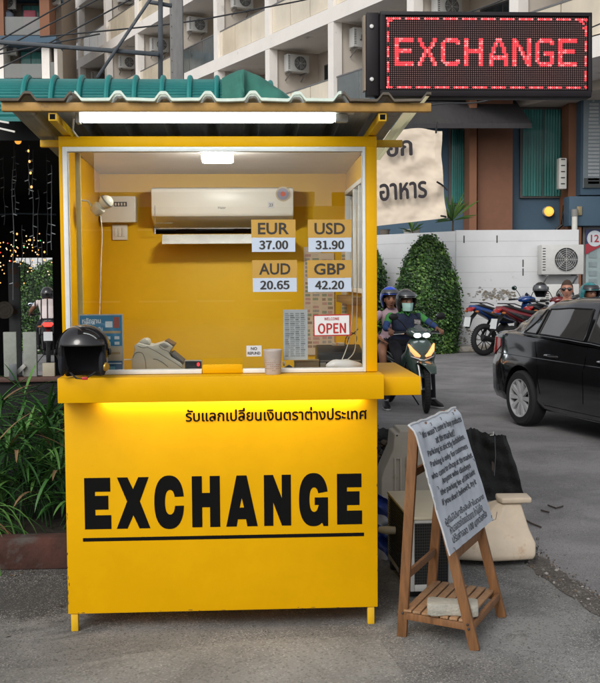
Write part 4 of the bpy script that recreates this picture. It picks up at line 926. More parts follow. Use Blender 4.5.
# ------------------------------------------------------------------ white block wall
WB = mat('white_block_paint', (.60, .61, .62), .75, var=.05, scale=1.3, bump=.06, bscale=14, stain=((.33, .32, .30), 1.6, .62))
GRT = mat('block_joint', (.40, .41, .42), .8); BARE = mat('bare_patch', (.20, .17, .13), .9, var=.5, scale=9)
YW = 19.4
def brick_wall(name, label, pa, pb, zt, patches=()):
    pa = Vector(pa); pb = Vector(pb); d = (pb-pa); Ln = d.length; ang = atan2(d.y, d.x)
    o = thing(name, label, 'wall', pa, ang)
    MB().box((0, 0, -.05), (Ln, .2, zt)).build('wall', WB, o, bev=.01)
    j = MB(); z = .36; r = 0
    while z < zt-.1:
        j.box((0, -.0015, z), (Ln, -.0005, z+.007)); z += .36
    j.build('block_joints', GRT, o, weld=0)
    random.seed(8)
    if patches:
        pm = MB()
        for (x, z, w, h, n) in patches:
            for q in range(n):
                cx, cz = random.gauss(x, w*.45), random.gauss(z, h*.4); r = random.uniform(.01, .042)
                if cx < 0 or cz < 0: continue
                pm.add([(cx+cos(t*pi/3.5)*r*random.uniform(.5, 1.5), -.0028-q*1e-5, cz+sin(t*pi/3.5)*r*random.uniform(.4, 1)) for t in range(7)], [tuple(range(7))], random.randrange(2))
        pm.build('flaked_patch', [BARE, mat('flake_grey', (.27, .27, .26), .9, var=.3)], o, weld=0, smooth=False)
    return o
c0 = at(456, 350, YW); c1 = at(578, 350, YW)
zt = at(500, 230, YW).z
w1 = brick_wall('block_wall', 'white painted block wall behind the parked motorbikes, with flaking patches', (c0.x, YW, 0), (c1.x, YW, 0), zt, [(.95, 1.28, .5, .14, 170), (.1, .35, .3, .5, 70), (1.6, .25, .8, .2, 60)])
w2 = brick_wall('block_wall', 'white painted block wall running back behind the two big rounded hedges', (2.2, 23.0, 0), (c0.x-.02, YW+.05, 0), zt-.02, [(3.9, .5, .1, .7, 60)])
w3 = brick_wall('block_wall', 'white wall seen through the dark opening at the left behind the scooter', (-9, 24.0, 0), (2.15, 24.0, 0), 2.35)
for (x, z) in ((at(464, 241, YW).x, at(0, 241, YW).z), (at(497, 241, YW).x, at(0, 241, YW).z), (at(523, 264, YW).x, at(0, 266, YW).z), (at(523, 272, YW).x, at(0, 275, YW).z)):
    MB().box((x-.015, YW-.004, z-.10), (x+.015, YW-.001, z+.07)).build('weep_slot', mat('dark_slot', (.06, .06, .06)), w1, world=True)
tag(MB().box((2.4, 18.95, 0), (4.6, 19.15, .12)).build('planter_kerb', mat('kerb_red', (.24, .05, .04), .7, var=.2)), 'red painted kerb along the foot of the big hedge', 'kerb')
kb = MB().box((c0.x-.2, YW-.75, 0), (c1.x+1.5, YW-.01, .12)).build('kerb', mat('kerb_conc', (.3, .28, .25), .8, var=.15, stain=((.2, .17, .12), 3, .55)), bev=.02); kb['kind'] = 'structure'
# wall air conditioner
p = at(561, 274.5, YW-.3); wa = condenser('outdoor_unit', 'white air conditioner with round dark fan high at the right of the white wall', (p.x, YW-.25, p.z), 0, None, True, w=.98, h=.68, d=.36)
p = at(555, 308, YW-.3); condenser('outdoor_unit', 'lower half hidden air conditioner standing behind the helmeted motorbikes', (p.x+.15, YW-.2, p.z), 0, None, True, w=.8, h=.55)
# ------------------------------------------------------------------ hedges and street plants
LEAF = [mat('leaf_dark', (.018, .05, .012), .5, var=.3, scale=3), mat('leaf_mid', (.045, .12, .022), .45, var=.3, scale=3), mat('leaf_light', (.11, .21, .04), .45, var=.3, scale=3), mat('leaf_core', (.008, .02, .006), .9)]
def hedge(label, x, y, w, h, n, seed, group='clipped rounded hedges', ls=.045):
    random.seed(seed)
    o = thing('hedge', label, 'hedge', (x, y, 0), 0, group)
    def surf(u, v):      # v 0..1 height
        z = h*v
        k = (min(1, (1-v)/.55))**.5 if v > .45 else 1.0
        k *= .93+.07*min(1, v/.15)
        k = max(.02, (1-max(0, (v-.32)/.68)**2.3)**.62)*(.90+.10*min(1, v/.3))
        r = w/2*k*(1+.11*noise.noise(Vector((cos(u)*1.3, sin(u)*1.3, z*1.1))*1.6+Vector((seed, 0, 0))))
        return Vector((cos(u)*r, sin(u)*r, z))
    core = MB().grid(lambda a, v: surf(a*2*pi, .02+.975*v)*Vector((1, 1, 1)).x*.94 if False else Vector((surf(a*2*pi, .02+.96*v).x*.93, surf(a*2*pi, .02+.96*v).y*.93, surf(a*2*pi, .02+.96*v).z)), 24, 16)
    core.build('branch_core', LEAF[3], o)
    lf = MB()
    for i in range(n):
        u = random.uniform(pi, 2*pi) if random.random() < .8 else random.uniform(0, pi); v = random.random()**1.0
        p = surf(u, v); nrm = Vector((cos(u), sin(u), .3+(.9 if v > .85 else 0))).normalized()
        p = p*1.0 + nrm*(random.uniform(-.07, .03) if random.random() < .94 else random.uniform(.03, .09))
        d = (nrm+Vector((random.gauss(0, .7), random.gauss(0, .7), random.gauss(.1, .7)))).normalized(); s = ls*random.uniform(.5, 1.5)
        a = d.cross(Vector((random.random(), random.random(), random.random()))).normalized()
        k = noise.noise(p*2.3+Vector((seed, 5, 1)))
        mi = 0 if random.random() < .42-k*.5 else (2 if random.random() < .32+k*.5 else 1)
        b2 = a.cross(d)
        lf.add([p-a*s*.5, p+b2*s*.32+d*s*.08, p+a*s*.6, p-b2*s*.32+d*s*.08], [(0, 1, 2, 3)], mi)
    lf.build('foliage', LEAF[:3], o, weld=0, smooth=False)
    MB().cyl((0, 0, -.02), (0, 0, .4), .07, 10).build('trunk', mat('bark', (.09, .07, .05), .9, var=.3), o)
    return o
a = at(397, 350, YW-.6); b_ = at(458, 350, YW-.6)
hedge('tall rounded hedge behind the green motorbike rider', (a.x+b_.x)/2, YW-1.0+.4, (b_.x-a.x)*1.02, at(427, 236, YW-.6).z, 15000, 1, ls=.062)
a = at(340, 350, YW-.2); b_ = at(396, 350, YW-.2)
hedge('rounded hedge half hidden by the booth, behind the passenger in the blue helmet', (a.x+b_.x)/2, YW+1.2, (b_.x-a.x)*1.05, at(370, 236, YW+1.2).z, 8000, 2, ls=.062)
p = at(46, 340, 20.2); hedge('hedge seen left of the booth beyond the helmeted scooter rider', p.x+.15, 20.2, 1.5, at(46, 261, 20.2).z, 4000, 3, ls=.06)
p = at(24, 340, 21.2); hedge('hedge at the far left beyond the fairy lights', p.x, 21.2, 1.15, at(24, 262, 21.2).z, 3000, 4, ls=.06)
def spiky(label, x, y, z, n, L_, seed, stem=.5, m_=None, w=.03):
    random.seed(seed); o = thing('spiky_plant', label, 'plant', (x, y, z)); MB().tube([(0, 0, 0), (.02, 0, stem)], [.03, .02], 8).build('stem', mat('bark', (.09, .07, .05)), o)
    lf = MB()
    for i in range(n):
        a = random.uniform(0, 2*pi); el = random.uniform(.1, 1.4); l = L_*random.uniform(.6, 1)
        d = Vector((cos(a)*cos(el), sin(a)*cos(el), sin(el))); s = d.cross(Z).normalized()*w
        p0 = Vector((0, 0, stem)); p1 = p0+d*l*.5; p2 = p0+d*l+Vector((0, 0, -.15*l))
        lf.add([p0-s*.4, p0+s*.4, p1+s, p2, p1-s], [(0, 1, 2, 3, 4)], i % 2)
    lf.build('leaves', m_ or [LEAF[1], LEAF[2]], o, weld=0, smooth=False)
    return o
p = at(453, 224, YW+.5); spiky('spiky leaved plant rising above the white wall beside the banner', p.x, YW+.6, zt-.3, 30, .95, 3, stem=.55)
p = at(415, 232, YW+2.5); spiky('small dracaena under the banner behind the wall top', p.x, YW+3, zt-.2, 16, .5, 5, stem=.3)
# planter pots along the wall top under the banner
for n, (x0, x1) in enumerate(((380, 390), (404, 420))):
    a = at(x0, 236, YW+3.2); b_ = at(x1, 226, YW+3.2)
    tag(MB().lathe([(0, 0), ((b_.x-a.x)*.4, 0), ((b_.x-a.x)/2, .28), ((b_.x-a.x)/2+.03, .32), ((b_.x-a.x)*.42, .32), (0, .26)], ((a.x+b_.x)/2, YW+3.3, zt-.15), Z, 16).build('plant_pot', [mat('pot_grey', (.2, .17, .14), .8), WPL][n]), ['dull brown pot under the banner next to the booth post', 'white pot under the banner above the hedge'][n], 'pot')
# ------------------------------------------------------------------ banner
bn = thing('banner', 'wrinkled cream cloth banner with large dark Thai letters hanging behind the booth', 'banner', (3, 17.5, 2.4))
YN = 17.5
TL, TR, BR_, BL_ = at(360, 128, YN), at(442, 130, YN), at(447.5, 218, YN), at(360, 228, YN)
def bfn(u, v):
    p = (BL_*(1-u)+BR_*u)*(1-v) + (TL*(1-u)+TR*u)*v
    k = .06*sin((v*1.1+u*.7)*9+noise.noise(Vector((u*3, v*3, 0)))*4)*(.12+.88*u**3) + .03*noise.noise(Vector((u*5, v*9, 1))) + .012*noise.noise(Vector((u*16+v*12, v*22, 4)))
    ex = .05*sin(v*pi)*(1 if u > .9 else 0)
    return p + Vector((-ex*u, k, .03*sin(u*11)*(v > .97)))
BCL = mat('banner_cloth', (.74, .63, .50), .75, var=.05, scale=2.2, bump=.35, bscale=4)
MB().grid(bfn, 70, 60).build('cloth', BCL, bn, world=True)
def on_banner(ox, oz, k=.0): pass
lettr = [dict(body='อาหาร', o=(at(380, 201, YN-.12).x, YN-.16, at(380, 201, YN-.12).z), ux=Vector((1, 0, .07)), uy=Vector((-.03, 0, 1)), w=at(427, 0, YN-.12).x-at(380, 0, YN-.12).x, h=.34, fat=.03),
         dict(body='อก', o=(at(387, 157, YN-.12).x, YN-.16, at(387, 157, YN-.12).z), ux=Vector((1, 0, .06)), uy=Vector((-.03, 0, 1)), w=at(412, 0, YN-.12).x-at(387, 0, YN-.12).x, h=.31, fat=.03)]
LB = lines(lettr, 'lettering', mat('banner_ink', (.02, .015, .02), .6), bn)
for (x, y, x2, y2) in ((437, 182, 447, 190), (436, 133, 437, 122), (441, 216, 449, 219)):
    MB().tube([at(x, y, YN-.2), at((x+x2)/2, (y+y2)/2-1, YN-.1), at(x2, y2, YN+.3)], .02, 6).build('tie_rope', DRK, bn, world=True)
# wires, steel frame, concrete pole
STB = mat('steel_blue_grey', (.04, .052, .065), .5, var=.3, scale=8, stain=((.16, .14, .13), 6, .6))
YF = 6.2
sfm = thing('steel_frame', 'dark blue grey steel frame of bars and a leaning brace above the green roof', 'frame', at(160, 80, YF))
def fbar(nm, x0, y0, x1, y1, w, par=sfm, Y=YF, m_=STB): return MB().bar(at(x0, y0, Y), at(x1, y1, Y), w, w, up=(0, 1, 0)).build(nm, m_, par, world=True, bev=.006)
fbar('horizontal_bar', -40, 39, 159, 54.5, .042); fbar('upright', 160.5, -20, 160.5, 82, .048, Y=YF+.06); fbar('brace', 158, -12, 97, 78, .030, Y=YF-.05); fbar('short_bar', 149, 2, 172, 6, .038, Y=YF+.12)
pz = at(177, 80, YF+1.2)
pl = thing('utility_pole', 'grey concrete pole with small holes standing right of the steel upright', 'pole', (pz.x, YF+1.2, 0))
pw_ = (at(184, 60, YF+1.2).x-at(171, 60, YF+1.2).x)
MB().box((pz.x-pw_/2, YF+1.2, 0), (pz.x+pw_/2, YF+1.36, 7)).build('shaft', mat('pole_concrete', (.20, .20, .195), .9, var=.15, scale=9, stretch=(3, 3, .6), bump=.3), pl, world=True, bev=.01)
hm = MB()
for q in range(30): hm.cyl((pz.x-pw_/2+.02, YF+1.198, 2+q*.13), (pz.x-pw_/2+.02, YF+1.2-.004, 2+q*.13), .006, 8)
hm.build('bolt_holes', FAN, pl, world=True, weld=0)
wires = [[(-30, 54), (2, 39), (70, 0), (90, -12)], [(-30, 66), (0, 50), (97, 0), (120, -12)], [(-30, 78), (3, 67), (100, 16), (140, -6)], [(40, 37), (100, 31.5), (154, 26), (200, 20), (263, 8), (300, 1), (330, -6)], [(-20, 58), (20, 50), (60, 42), (100, 34)],
         [(360, 40), (470, 12), (520, -8)], [(395, 112), (440, 104), (490, 100), (560, 70)], [(560, 40), (600, 24), (640, 6)]]
for n, w_ in enumerate(wires):
    lab = 'thin dark cable crossing in front of the buildings'
    tag(MB().tube(smooth([at(x, y, 9.5) for x, y in w_]), .011, 6).build('overhead_cable', FAN), lab, 'cable', 'overhead cables')
# ------------------------------------------------------------------ green ribbed roof behind the booth
GRN = mat('green_roofing', (.008, .165, .16), .45, var=.12, scale=4, stain=((.03, .22, .19), 3, .6)); GRL = mat('green_rib', (.014, .21, .20), .4, var=.12, scale=5)
gro = thing('green_roof', 'curved sea green ribbed roof running behind and above the booth', 'roof', (-1, 2.6, 2.9))
YG0 = 2.5
gx0, gx1 = at(-15, 90, YG0).x, at(296, 90, YG0).x; gzt = at(0, 72.5, YG0).z; gzb = at(0, 122, YG0).z
def gsec(v): # v 0..1 from bottom front over the top to the back
    a = v*pi*.72
    return (YG0+.28-.28*cos(a), gzb+(gzt-gzb)*sin(a)**.8 if a < pi/2 else gzb+(gzt-gzb)*sin(a)**.8)
def gfn(u, v):
    y, z = gsec(v); rib = .007*(1 if (v*26) % 1 < .45 else 0)
    droop = 0 if u < .84 else -.16*((u-.84)/.16)**2.2
    return Vector((gx0+(gx1-gx0)*u, y-rib, z+droop+(.003 if rib else 0)))
MB().grid(gfn, 60, 76).build('sheet', GRN, gro, world=True, solid=.004, ang=20)
k = 0; xr = at(22, 90, YG0).x; stp = at(50, 90, YG0).x-xr
while xr < at(288, 90, YG0).x:
    u = (xr-gx0)/(gx1-gx0); pts = []
    for q in range(15):
        y, z = gsec(q/14); dr = 0 if u < .84 else -.16*((u-.84)/.16)**2.2
        pts.append(Vector((xr, y-.008, z+.012+dr)))
    MB().tube(pts, .022, 8, ry=.02, up=(1, 0, 0)).build('rib', GRL, gro, world=True)
    xr += stp
# draped cloth on the right part of the roof
GC = mat('green_cloth', (.035, .17, .13), .85, var=.2, scale=5, bump=.3, bscale=9)
cc = thing('tarpaulin', 'faded green cloth bundled over the right end of the green roof', 'cloth', at(256, 98, 2.35))
outl = [(222, 76), (231, 70), (237, 67), (243, 66.5), (250, 69), (260, 73), (268, 78), (276, 85), (283, 92), (291, 99)]
def cfn(u, v):
    k = u*(len(outl)-1); i = min(int(k), len(outl)-2); f_ = k-i
    px, py = outl[i][0]*(1-f_)+outl[i+1][0]*f_, outl[i][1]*(1-f_)+outl[i+1][1]*f_
    top = at(px, py, 2.48); 
    fold = .05*sin(u*13+v*2)*v+.04*noise.noise(Vector((u*6, v*4, 2)))+.03*sin(u*29+1)*v
    return Vector((top.x+.06*sin(u*9)*v, 2.62-.42*sin(min(1, v*1.15)*pi/2)+fold, top.z-(v**1.7)*.34))
MB().grid(cfn, 60, 24).build('cloth', GC, cc, world=True)
# ------------------------------------------------------------------ dark shelter on the left
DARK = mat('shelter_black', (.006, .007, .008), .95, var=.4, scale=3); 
she = thing('dark_shelter', 'black covered stall with dark roof and hanging fairy lights left of the booth', 'shelter', (-4, 5, 0))
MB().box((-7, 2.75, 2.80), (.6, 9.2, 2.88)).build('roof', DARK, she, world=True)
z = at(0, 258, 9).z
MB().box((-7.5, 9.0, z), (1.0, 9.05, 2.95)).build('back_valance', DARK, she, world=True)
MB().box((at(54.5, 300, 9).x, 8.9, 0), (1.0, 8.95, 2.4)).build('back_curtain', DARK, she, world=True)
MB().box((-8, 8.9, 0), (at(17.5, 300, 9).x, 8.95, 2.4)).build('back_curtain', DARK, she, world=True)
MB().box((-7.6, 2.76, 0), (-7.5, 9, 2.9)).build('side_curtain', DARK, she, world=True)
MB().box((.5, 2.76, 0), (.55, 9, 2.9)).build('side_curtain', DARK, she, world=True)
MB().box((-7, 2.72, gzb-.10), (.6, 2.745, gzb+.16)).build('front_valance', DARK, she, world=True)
# pale underside strips below the green roof at the left edge
for n, (y0, y1) in enumerate(((121, 123), (127, 132))):
    tag(MB().bar(at(-20, y0-3, 2.4), at(9 if n == 0 else 15, y1, 2.4), .02, .012).build('white_pipe', WPL), ['thin white pipe under the green roof at the left edge', 'second lower white pipe under the green roof at the left edge'][n], 'pipe')
tag(MB().tube([at(-10, 215, 6), at(20, 213.5, 6), at(56, 214.5, 6)], .009, 6).build('taut_wire', mat('wire_blue', (.08, .11, .14), .5)), 'thin bluish wire stretched across the dark stall', 'wire')
BON = [mat('bulb_warm', (1, .6, .25), .3, var=0, emit=1.7, ecol=(1, .45, .13)), mat('bulb_white', (1, .9, .7), .3, var=0, emit=1.5, ecol=(1, .75, .45)), mat('bulb_red', (1, .1, .05), .3, var=0, emit=1.3, ecol=(1, .07, .04)), mat('bulb_green', (.1, .9, .3), .3, var=0, emit=1.6, ecol=(.08, .8, .3)), mat('bulb_off', (.35, .38, .4), .3, var=0)]
for m_ in BON: m_.cycles.emission_sampling = 'NONE'
# hanging light strings: cable with small stubs and a few lit bulbs
random.seed(21)
strs = [(4, 130, 225, 4.6, []), (13, 128, 300, 3.4, []), (15.5, 150, 215, 4.0, []), (29, 145, 195, 3.2, [(28.5, 151), (29.5, 161.5), (30.5, 173), (31.5, 187)]), (33, 150, 245, 3.6, []), (38, 190, 270, 4.2, []), (47, 150, 255, 4.4, []), (51.5, 165, 250, 3.3, []), (42, 240, 275, 5.2, [(44.5, 252), (45, 260)]), (22, 225, 270, 5, [(17, 234), (30, 240)])]
side_ = ['leftmost', 'second from left', 'third from left', 'with four lit amber bulbs', 'fifth from left', 'short middle one', 'near the booth', 'nearest the booth', 'low, lit, near the booth', 'low one above the menu board']
for n, (x, ya, yb, Yd, lit) in enumerate(strs):
    o = thing('light_string', 'thin hanging fairy light string in the dark stall, '+side_[n], 'string lights', at(x, ya, Yd), group='hanging light strings')
    pts = [at(x+2.5*noise.noise(Vector((q*.4, n, 0))), ya+(yb-ya)*q/10, Yd) for q in range(11)]
    MB().tube(pts, .0035, 5).build('cord', mat('cord_grey', (.09, .1, .11), .6), o, world=True)
    for q in range(1, 10):
        if random.random() < .6:
            p = pts[q]; d = Vector((random.choice((-1, 1))*.03, 0, -.01)); MB().tube([p, p+d], .004, 5).build('unlit_bulb', BON[4], o, world=True)
    for (bx, by) in lit: MB().ell(at(bx, by, Yd), (.009, .009, .011), 8, 6).build('bulb', BON[0], o, world=True)
p = at(18, 141, 2.9); ob = thing('round_lamp', 'round amber globe lamp hanging under the left end of the roof', 'lamp', p)
MB().ell(p, (.025, .025, .025), 18, 12).build('globe', mat('amber_globe', (.8, .4, .08), .4, var=.2, scale=30, emit=.9, ecol=(1, .42, .06)), ob, world=True)
MB().cyl(p+Vector((0, 0, .022)), p+Vector((0, 0, .06)), .006, 8).build('socket', DRK, ob, world=True)
fc = thing('fairy_lights', 'dense cluster of warm and coloured fairy lights glowing in the dark stall', 'string lights', at(25, 270, 8.3))
random.seed(33); nb_ = 0; prev = None; cp_ = []
while nb_ < 72:
    if nb_ < 56: x, y = random.gauss(13, 12), random.gauss(256, 12)
    else: x, y = random.uniform(28, 52), random.uniform(225, 275)
    if not (-4 < x < 53 and 232 < y < 290): continue
    d = random.choice([8.2, 8.35, 8.5]); p = at(x, y, d); cp_.append(p)
    MB().ell(p, (.0085, .0085, .0085), 6, 4).build('bulb', BON[random.choices([0, 1, 2, 3], [5, 5, 1.2, .6])[0]], fc, world=True); nb_ += 1
MB().tube(sorted(cp_, key=lambda p: p.x)[::2], .003, 4).build('cord', mat('cord_dark', (.03, .03, .03), .6), fc, world=True)
# menu standee with round pictures, seen in the shelter
ms = thing('menu_board', 'tall narrow grey board with round brown pictures standing in the dark stall', 'board', at(15, 370, 7.4))
q0, q1 = at(9.5, 345, 7.4), at(19.5, 263, 7.4)
MB().box((q0.x, 7.4, q0.z-.8), (q1.x, 7.43, q1.z)).build('panel', mat('menu_grey', (.075, .085, .085), .5, var=.3, scale=6), ms, world=True, bev=.004)
for (x, y, r) in ((13, 271, .045), (17, 285, .035), (14.5, 312, .03)):
    p = at(x, y, 7.39); MB().cyl((p.x, 7.398, p.z), (p.x, 7.392, p.z), r, 16).build('picture', mat('menu_brown', (.13, .06, .035), .6, var=.4, scale=20), ms, world=True)
p = at(5, 310, 7.2); wr = thing('round_sign', 'round grey sign with concentric ring at the far left of the dark stall', 'sign', p)
MB().cyl((p.x, 7.2, p.z), (p.x, 7.18, p.z), .10, 24).build('plate', mat('round_grey', (.11, .09, .07), .6, var=.4, scale=14), wr, world=True)
MB().lathe([(.055, 0), (.06, .004), (.065, 0)], (p.x, 7.178, p.z), (0, -1, 0), 24).build('ring', mat('round_ring', (.22, .19, .15), .6), wr, world=True)
# ------------------------------------------------------------------ low black wall, pickets and planter
lw = thing('low_wall', 'low wall draped in black cloth with a reddish wooden top rail left of the booth', 'wall', (-1.9, 3.0, 0))
YL = 3.0
MB().grid(lambda u, v: Vector((-3.2+2.9*u, YL-.03*sin(u*40+v*3)*.6-.05*(1-v)+.02*noise.noise(Vector((u*12, v*6, 0))), .02+.90*v)), 120, 20).build('black_cloth', mat('black_netting', (.010, .011, .012), .9, var=.3, scale=30), lw, world=True, solid=.004)
tz = at(30, 377, YL).z
MB().box((-3.2, YL+.03, 0), (-.3, YL+.12, tz-.04)).build('core', DRK, lw, world=True)
MB().box((-3.2, YL-.03, tz-.035), (-.3, YL+.14, tz)).build('top_rail', mat('rail_redbrown', (.10, .05, .04), .7, var=.3, scale=12), lw, world=True, bev=.004)
CP = mat('pale_cement', (.27, .29, .26), .85, var=.15, scale=10, bump=.2)
for n, (x0, y0, x1, y1, lab) in enumerate(((4, 332, 16, 376, 'pale cement slab standing upright on the black wall, left of two'), (23.5, 332, 36, 376, 'pale cement slab standing upright on the black wall, right of two'), (42.5, 363, 54.5, 374.5, 'small square cream block on the black wall beside the booth'), (-14, 334, -4, 376, 'pale cement slab cut by the left edge of the photo'))):
    a = at(x0, y1, YL+.03); b_ = at(x1, y0, YL+.03)
    tag(MB().box((a.x, YL+.03, tz+.0005), (b_.x, YL+.07, b_.z)).build('cement_slab' if n != 2 else 'cream_block', CP if n != 2 else mat('cream_block', (.40, .36, .28), .8), bev=.003), lab, 'slab' if n != 2 else 'block')
sp_ = thing('metal_bracket', 'small grey metal bracket with a white diagonal strip on the black wall', 'bracket', at(13, 376, YL))
a = at(9.5, 380.5, YL-.04); b_ = at(17, 364, YL-.04)
MB().box((a.x, YL-.05, a.z), (b_.x, YL-.035, b_.z)).build('plate', mat('plate_grey', (.10, .11, .12), .4, metal=.4), sp_, world=True, bev=.002)
MB().bar(at(17, 373, YL+.01), at(25, 365, YL+.01), .03, .02, up=(0, 1, 0)).build('strip', mat('strip_white', (.4, .4, .38), .6), sp_, world=True, bev=.002)
# planter kerb and soil
KR = mat('planter_red', (.065, .026, .020), .85, var=.4, scale=6, bump=.3, bscale=30, stain=((.085, .075, .07), 5, .50))
tag(MB().box((-4.5, 1.13, 0), (-.62, 1.25, .19)).build('planter_edge', KR, bev=.012), 'dark red painted concrete edging of the plant bed left of the booth', 'kerb')
so_ = MB().grid(lambda u, v: Vector((-4.5+4.0*u, 1.255+1.7*v, .13+.03*noise.noise(Vector((u*14, v*8, 0))))), 60, 24).build('soil', mat('soil', (.03, .024, .018), .95, var=.5, scale=20, bump=.6)); so_['kind'] = 'structure'
PG = [mat('palm_green', (.045, .14, .03), .45, var=.25, scale=5), mat('palm_dark', (.022, .075, .02), .5, var=.25, scale=5), mat('palm_light', (.11, .25, .06), .42, var=.2, scale=5), mat('palm_dry', (.20, .12, .06), .7, var=.3, scale=8)]
def blade(mb, p, d, L_, w, droop, mi, n=7):
    d = d.normalized(); side = d.cross(Z); side = side.normalized() if side.length > .05 else X
    vs = []; q = Vector(p); dd = d.copy()
    for i in range(n+1):
        t = i/n; ww = w*(sin(pi*min(1, .12+t*.88))**.7)*(1 if t < .95 else .2)
        vs += [q-side*ww/2, q+Vector((0, 0, -ww*.18)), q+side*ww/2]
        dd = (dd+Vector((0, 0, -droop/n*(1+t)))).normalized(); q = q+dd*L_/n
    mb.add(vs, [f for i in range(n) for f in ((i*3, i*3+1, i*3+4, i*3+3), (i*3+1, i*3+2, i*3+5, i*3+4))], mi)
def palm(label, x, y, nst, H, seed, spread=.18):
    random.seed(seed); o = thing('leafy_plant', label, 'plant', (x, y, .13), group='strap leaved plants in the bed')
    lm = MB(); st = MB()
    for s in range(nst):
        bx, by = random.gauss(0, spread), random.gauss(0, spread*.6); h = H*random.uniform(.2, 1)
        lean = Vector((random.gauss(0, .22), random.gauss(-.12, .2), 1)).normalized()
        top = Vector((bx, by, 0))+lean*h; st.tube([(bx, by, -.02), tuple(Vector((bx, by, 0))+lean*h*.5+Vector((.01, 0, 0))), top], [.005, .004, .003], 5)
        a0 = random.uniform(0, 2*pi); nb2 = random.randint(7, 12)
        for k in range(nb2):
            a = a0+k*2*pi/nb2*.8+random.gauss(0, .15); el = random.uniform(.1, 1.0)
            d = Vector((cos(a)*cos(el), sin(a)*cos(el), sin(el)))
            blade(lm, top, d, random.uniform(.22, .42), random.uniform(.014, .026), random.uniform(.15, 1.3), random.choices([0, 1, 2, 3], [5, 4, 3, .5])[0])
    lm.build('leaves', PG, o, weld=0, ang=80); st.build('stems', PG[1], o, weld=0)
    return o
for n, (x, y, ns, H, sp, lab) in enumerate(((-1.62, 1.75, 26, .62, .16, 'bushy strap leaved plant at the left edge of the plant bed'), (-1.35, 1.9, 20, .66, .12, 'strap leaved plant in the middle of the bed beside the booth'), (-1.22, 2.3, 16, .74, .10, 'thin leaved plant growing against the booth side'), (-2.0, 2.0, 14, .7, .15, 'strap leaved plant cut off by the left photo edge'), (-1.6, 2.5, 16, .78, .2, 'tall strap leaved plant at the back of the bed'), (-1.12, 1.7, 12, .45, .08, 'low strap leaved plant close to the booth leg'))):
    palm(lab, x, y, ns, H, 40+n, sp)
# long arching foreground blades
ar = thing('arching_plant', 'grassy plant with long arching pale edged blades at the front of the bed', 'plant', (-1.7, 1.45, .13))
lm = MB(); random.seed(77)
for k in range(46):
    a = random.uniform(-.9, .9) if k % 3 else random.uniform(-3, 3); el = random.uniform(.5, 1.35); blade(lm, Vector((random.gauss(0, .06), random.gauss(0, .05), 0)), Vector((cos(a)*cos(el), -abs(sin(a))*cos(el)*.6, sin(el))), random.uniform(.45, .8), random.uniform(.012, .02), random.uniform(2, 3.4), random.choices([0, 1, 2, 3], [4, 3, 4, .6])[0], n=11)
lm.build('leaves', PG, ar, weld=0, ang=80)
# fallen leaves and small litter on the lot beside the bed
random.seed(6)
lt2 = MB()
for k in range(70):
    x, y = random.uniform(-2.1, -.9), random.uniform(.75, 1.12) if k % 4 else random.uniform(-.6, 1.1); a = random.random()*6; r = random.uniform(.004, .014)
    lt2.add([(x+cos(a)*r*1.6, y+sin(a)*r*1.6, .004), (x-sin(a)*r*.6, y+cos(a)*r*.6, .007), (x-cos(a)*r*1.6, y-sin(a)*r*1.6, .004), (x+sin(a)*r*.6, y-cos(a)*r*.6, .003)], [(0, 1, 2, 3)], k % 3)
l_ = lt2.build('leaf_litter', [mat('litter_a', (.12, .08, .05), .9), mat('litter_b', (.2, .18, .14), .9), mat('litter_c', (.06, .05, .03), .9)], smooth=False, weld=0); l_['kind'] = 'stuff'
# ------------------------------------------------------------------ street behind the camera (seen only mirrored in the glass)
for n, (x0, x1, h_, m_) in enumerate(((-16, -7.5, 9.5, CB), (-7.4, 3, 5.2, BRN), (3.1, 16, 4.6, CB))):
    o = thing('shophouse', ['tall beige shophouse mirrored in the upper left of the booth glass', 'low brown shophouse row mirrored across the booth glass', 'low beige shophouse mirrored in the right of the booth glass'][n], 'building', ((x0+x1)/2, -42, 0))
    MB().box((x0, -50, 0), (x1, -40, h_)).build('wall', m_, o, world=True)
    MB().box((x0-.1, -39.98, h_-.5), (x1+.05, -39.6, h_+.1)).build('parapet', CW, o, world=True)
    for zz in range(int((h_-1)//3.0)+1):
        for k in range(int((x1-x0)//2.4)):
            xx = x0+.7+k*2.4
            f_ = MB().box((xx, -39.99, zz*3+.8), (xx+1.5, -39.93, zz*3+2.3)).build('window', DKG, o, world=True)
            MB().box((xx-.06, -39.925, zz*3+.72), (xx+1.56, -39.88, zz*3+.79)).build('sill', CW, f_, world=True)
# ------------------------------------------------------------------ vehicles
TYR = mat('tyre_rubber', (.014, .014, .015), .85, var=.2, scale=20); RIMM = mat('rim_silver', (.62, .63, .64), .35, metal=.35, var=.05); CHR = mat('chrome', (.6, .6, .6), .15, metal=1, var=0)
GLD_ = mat('tinted_window', (.20, .19, .18), .03, metal=.75, var=0, coat=1, spec=.8)
SKN = mat('skin', (.36, .17, .10), .55, var=.08, scale=20); SKD = mat('skin_tan', (.20, .09, .05), .55, var=.08, scale=20)
HLT = mat('headlight_on', (1, 1, 1), .2, var=0, emit=5, ecol=(.9, .95, 1)); AMB = mat('indicator_amber', (.9, .28, .05), .3, var=0, emit=1.25, ecol=(1, .42, .16)); TLR = mat('tail_red', (.35, .01, .01), .15, var=.0, coat=.8); TLON = mat('tail_red_on', (.9, .02, .02), .3, var=0, emit=3, ecol=(1, .03, .02))
MIRG = mat('mirror_glass', (.55, .65, .75), .05, metal=1, var=0); PLT = mat('plate_white', (.6, .62, .62), .4, var=.05)
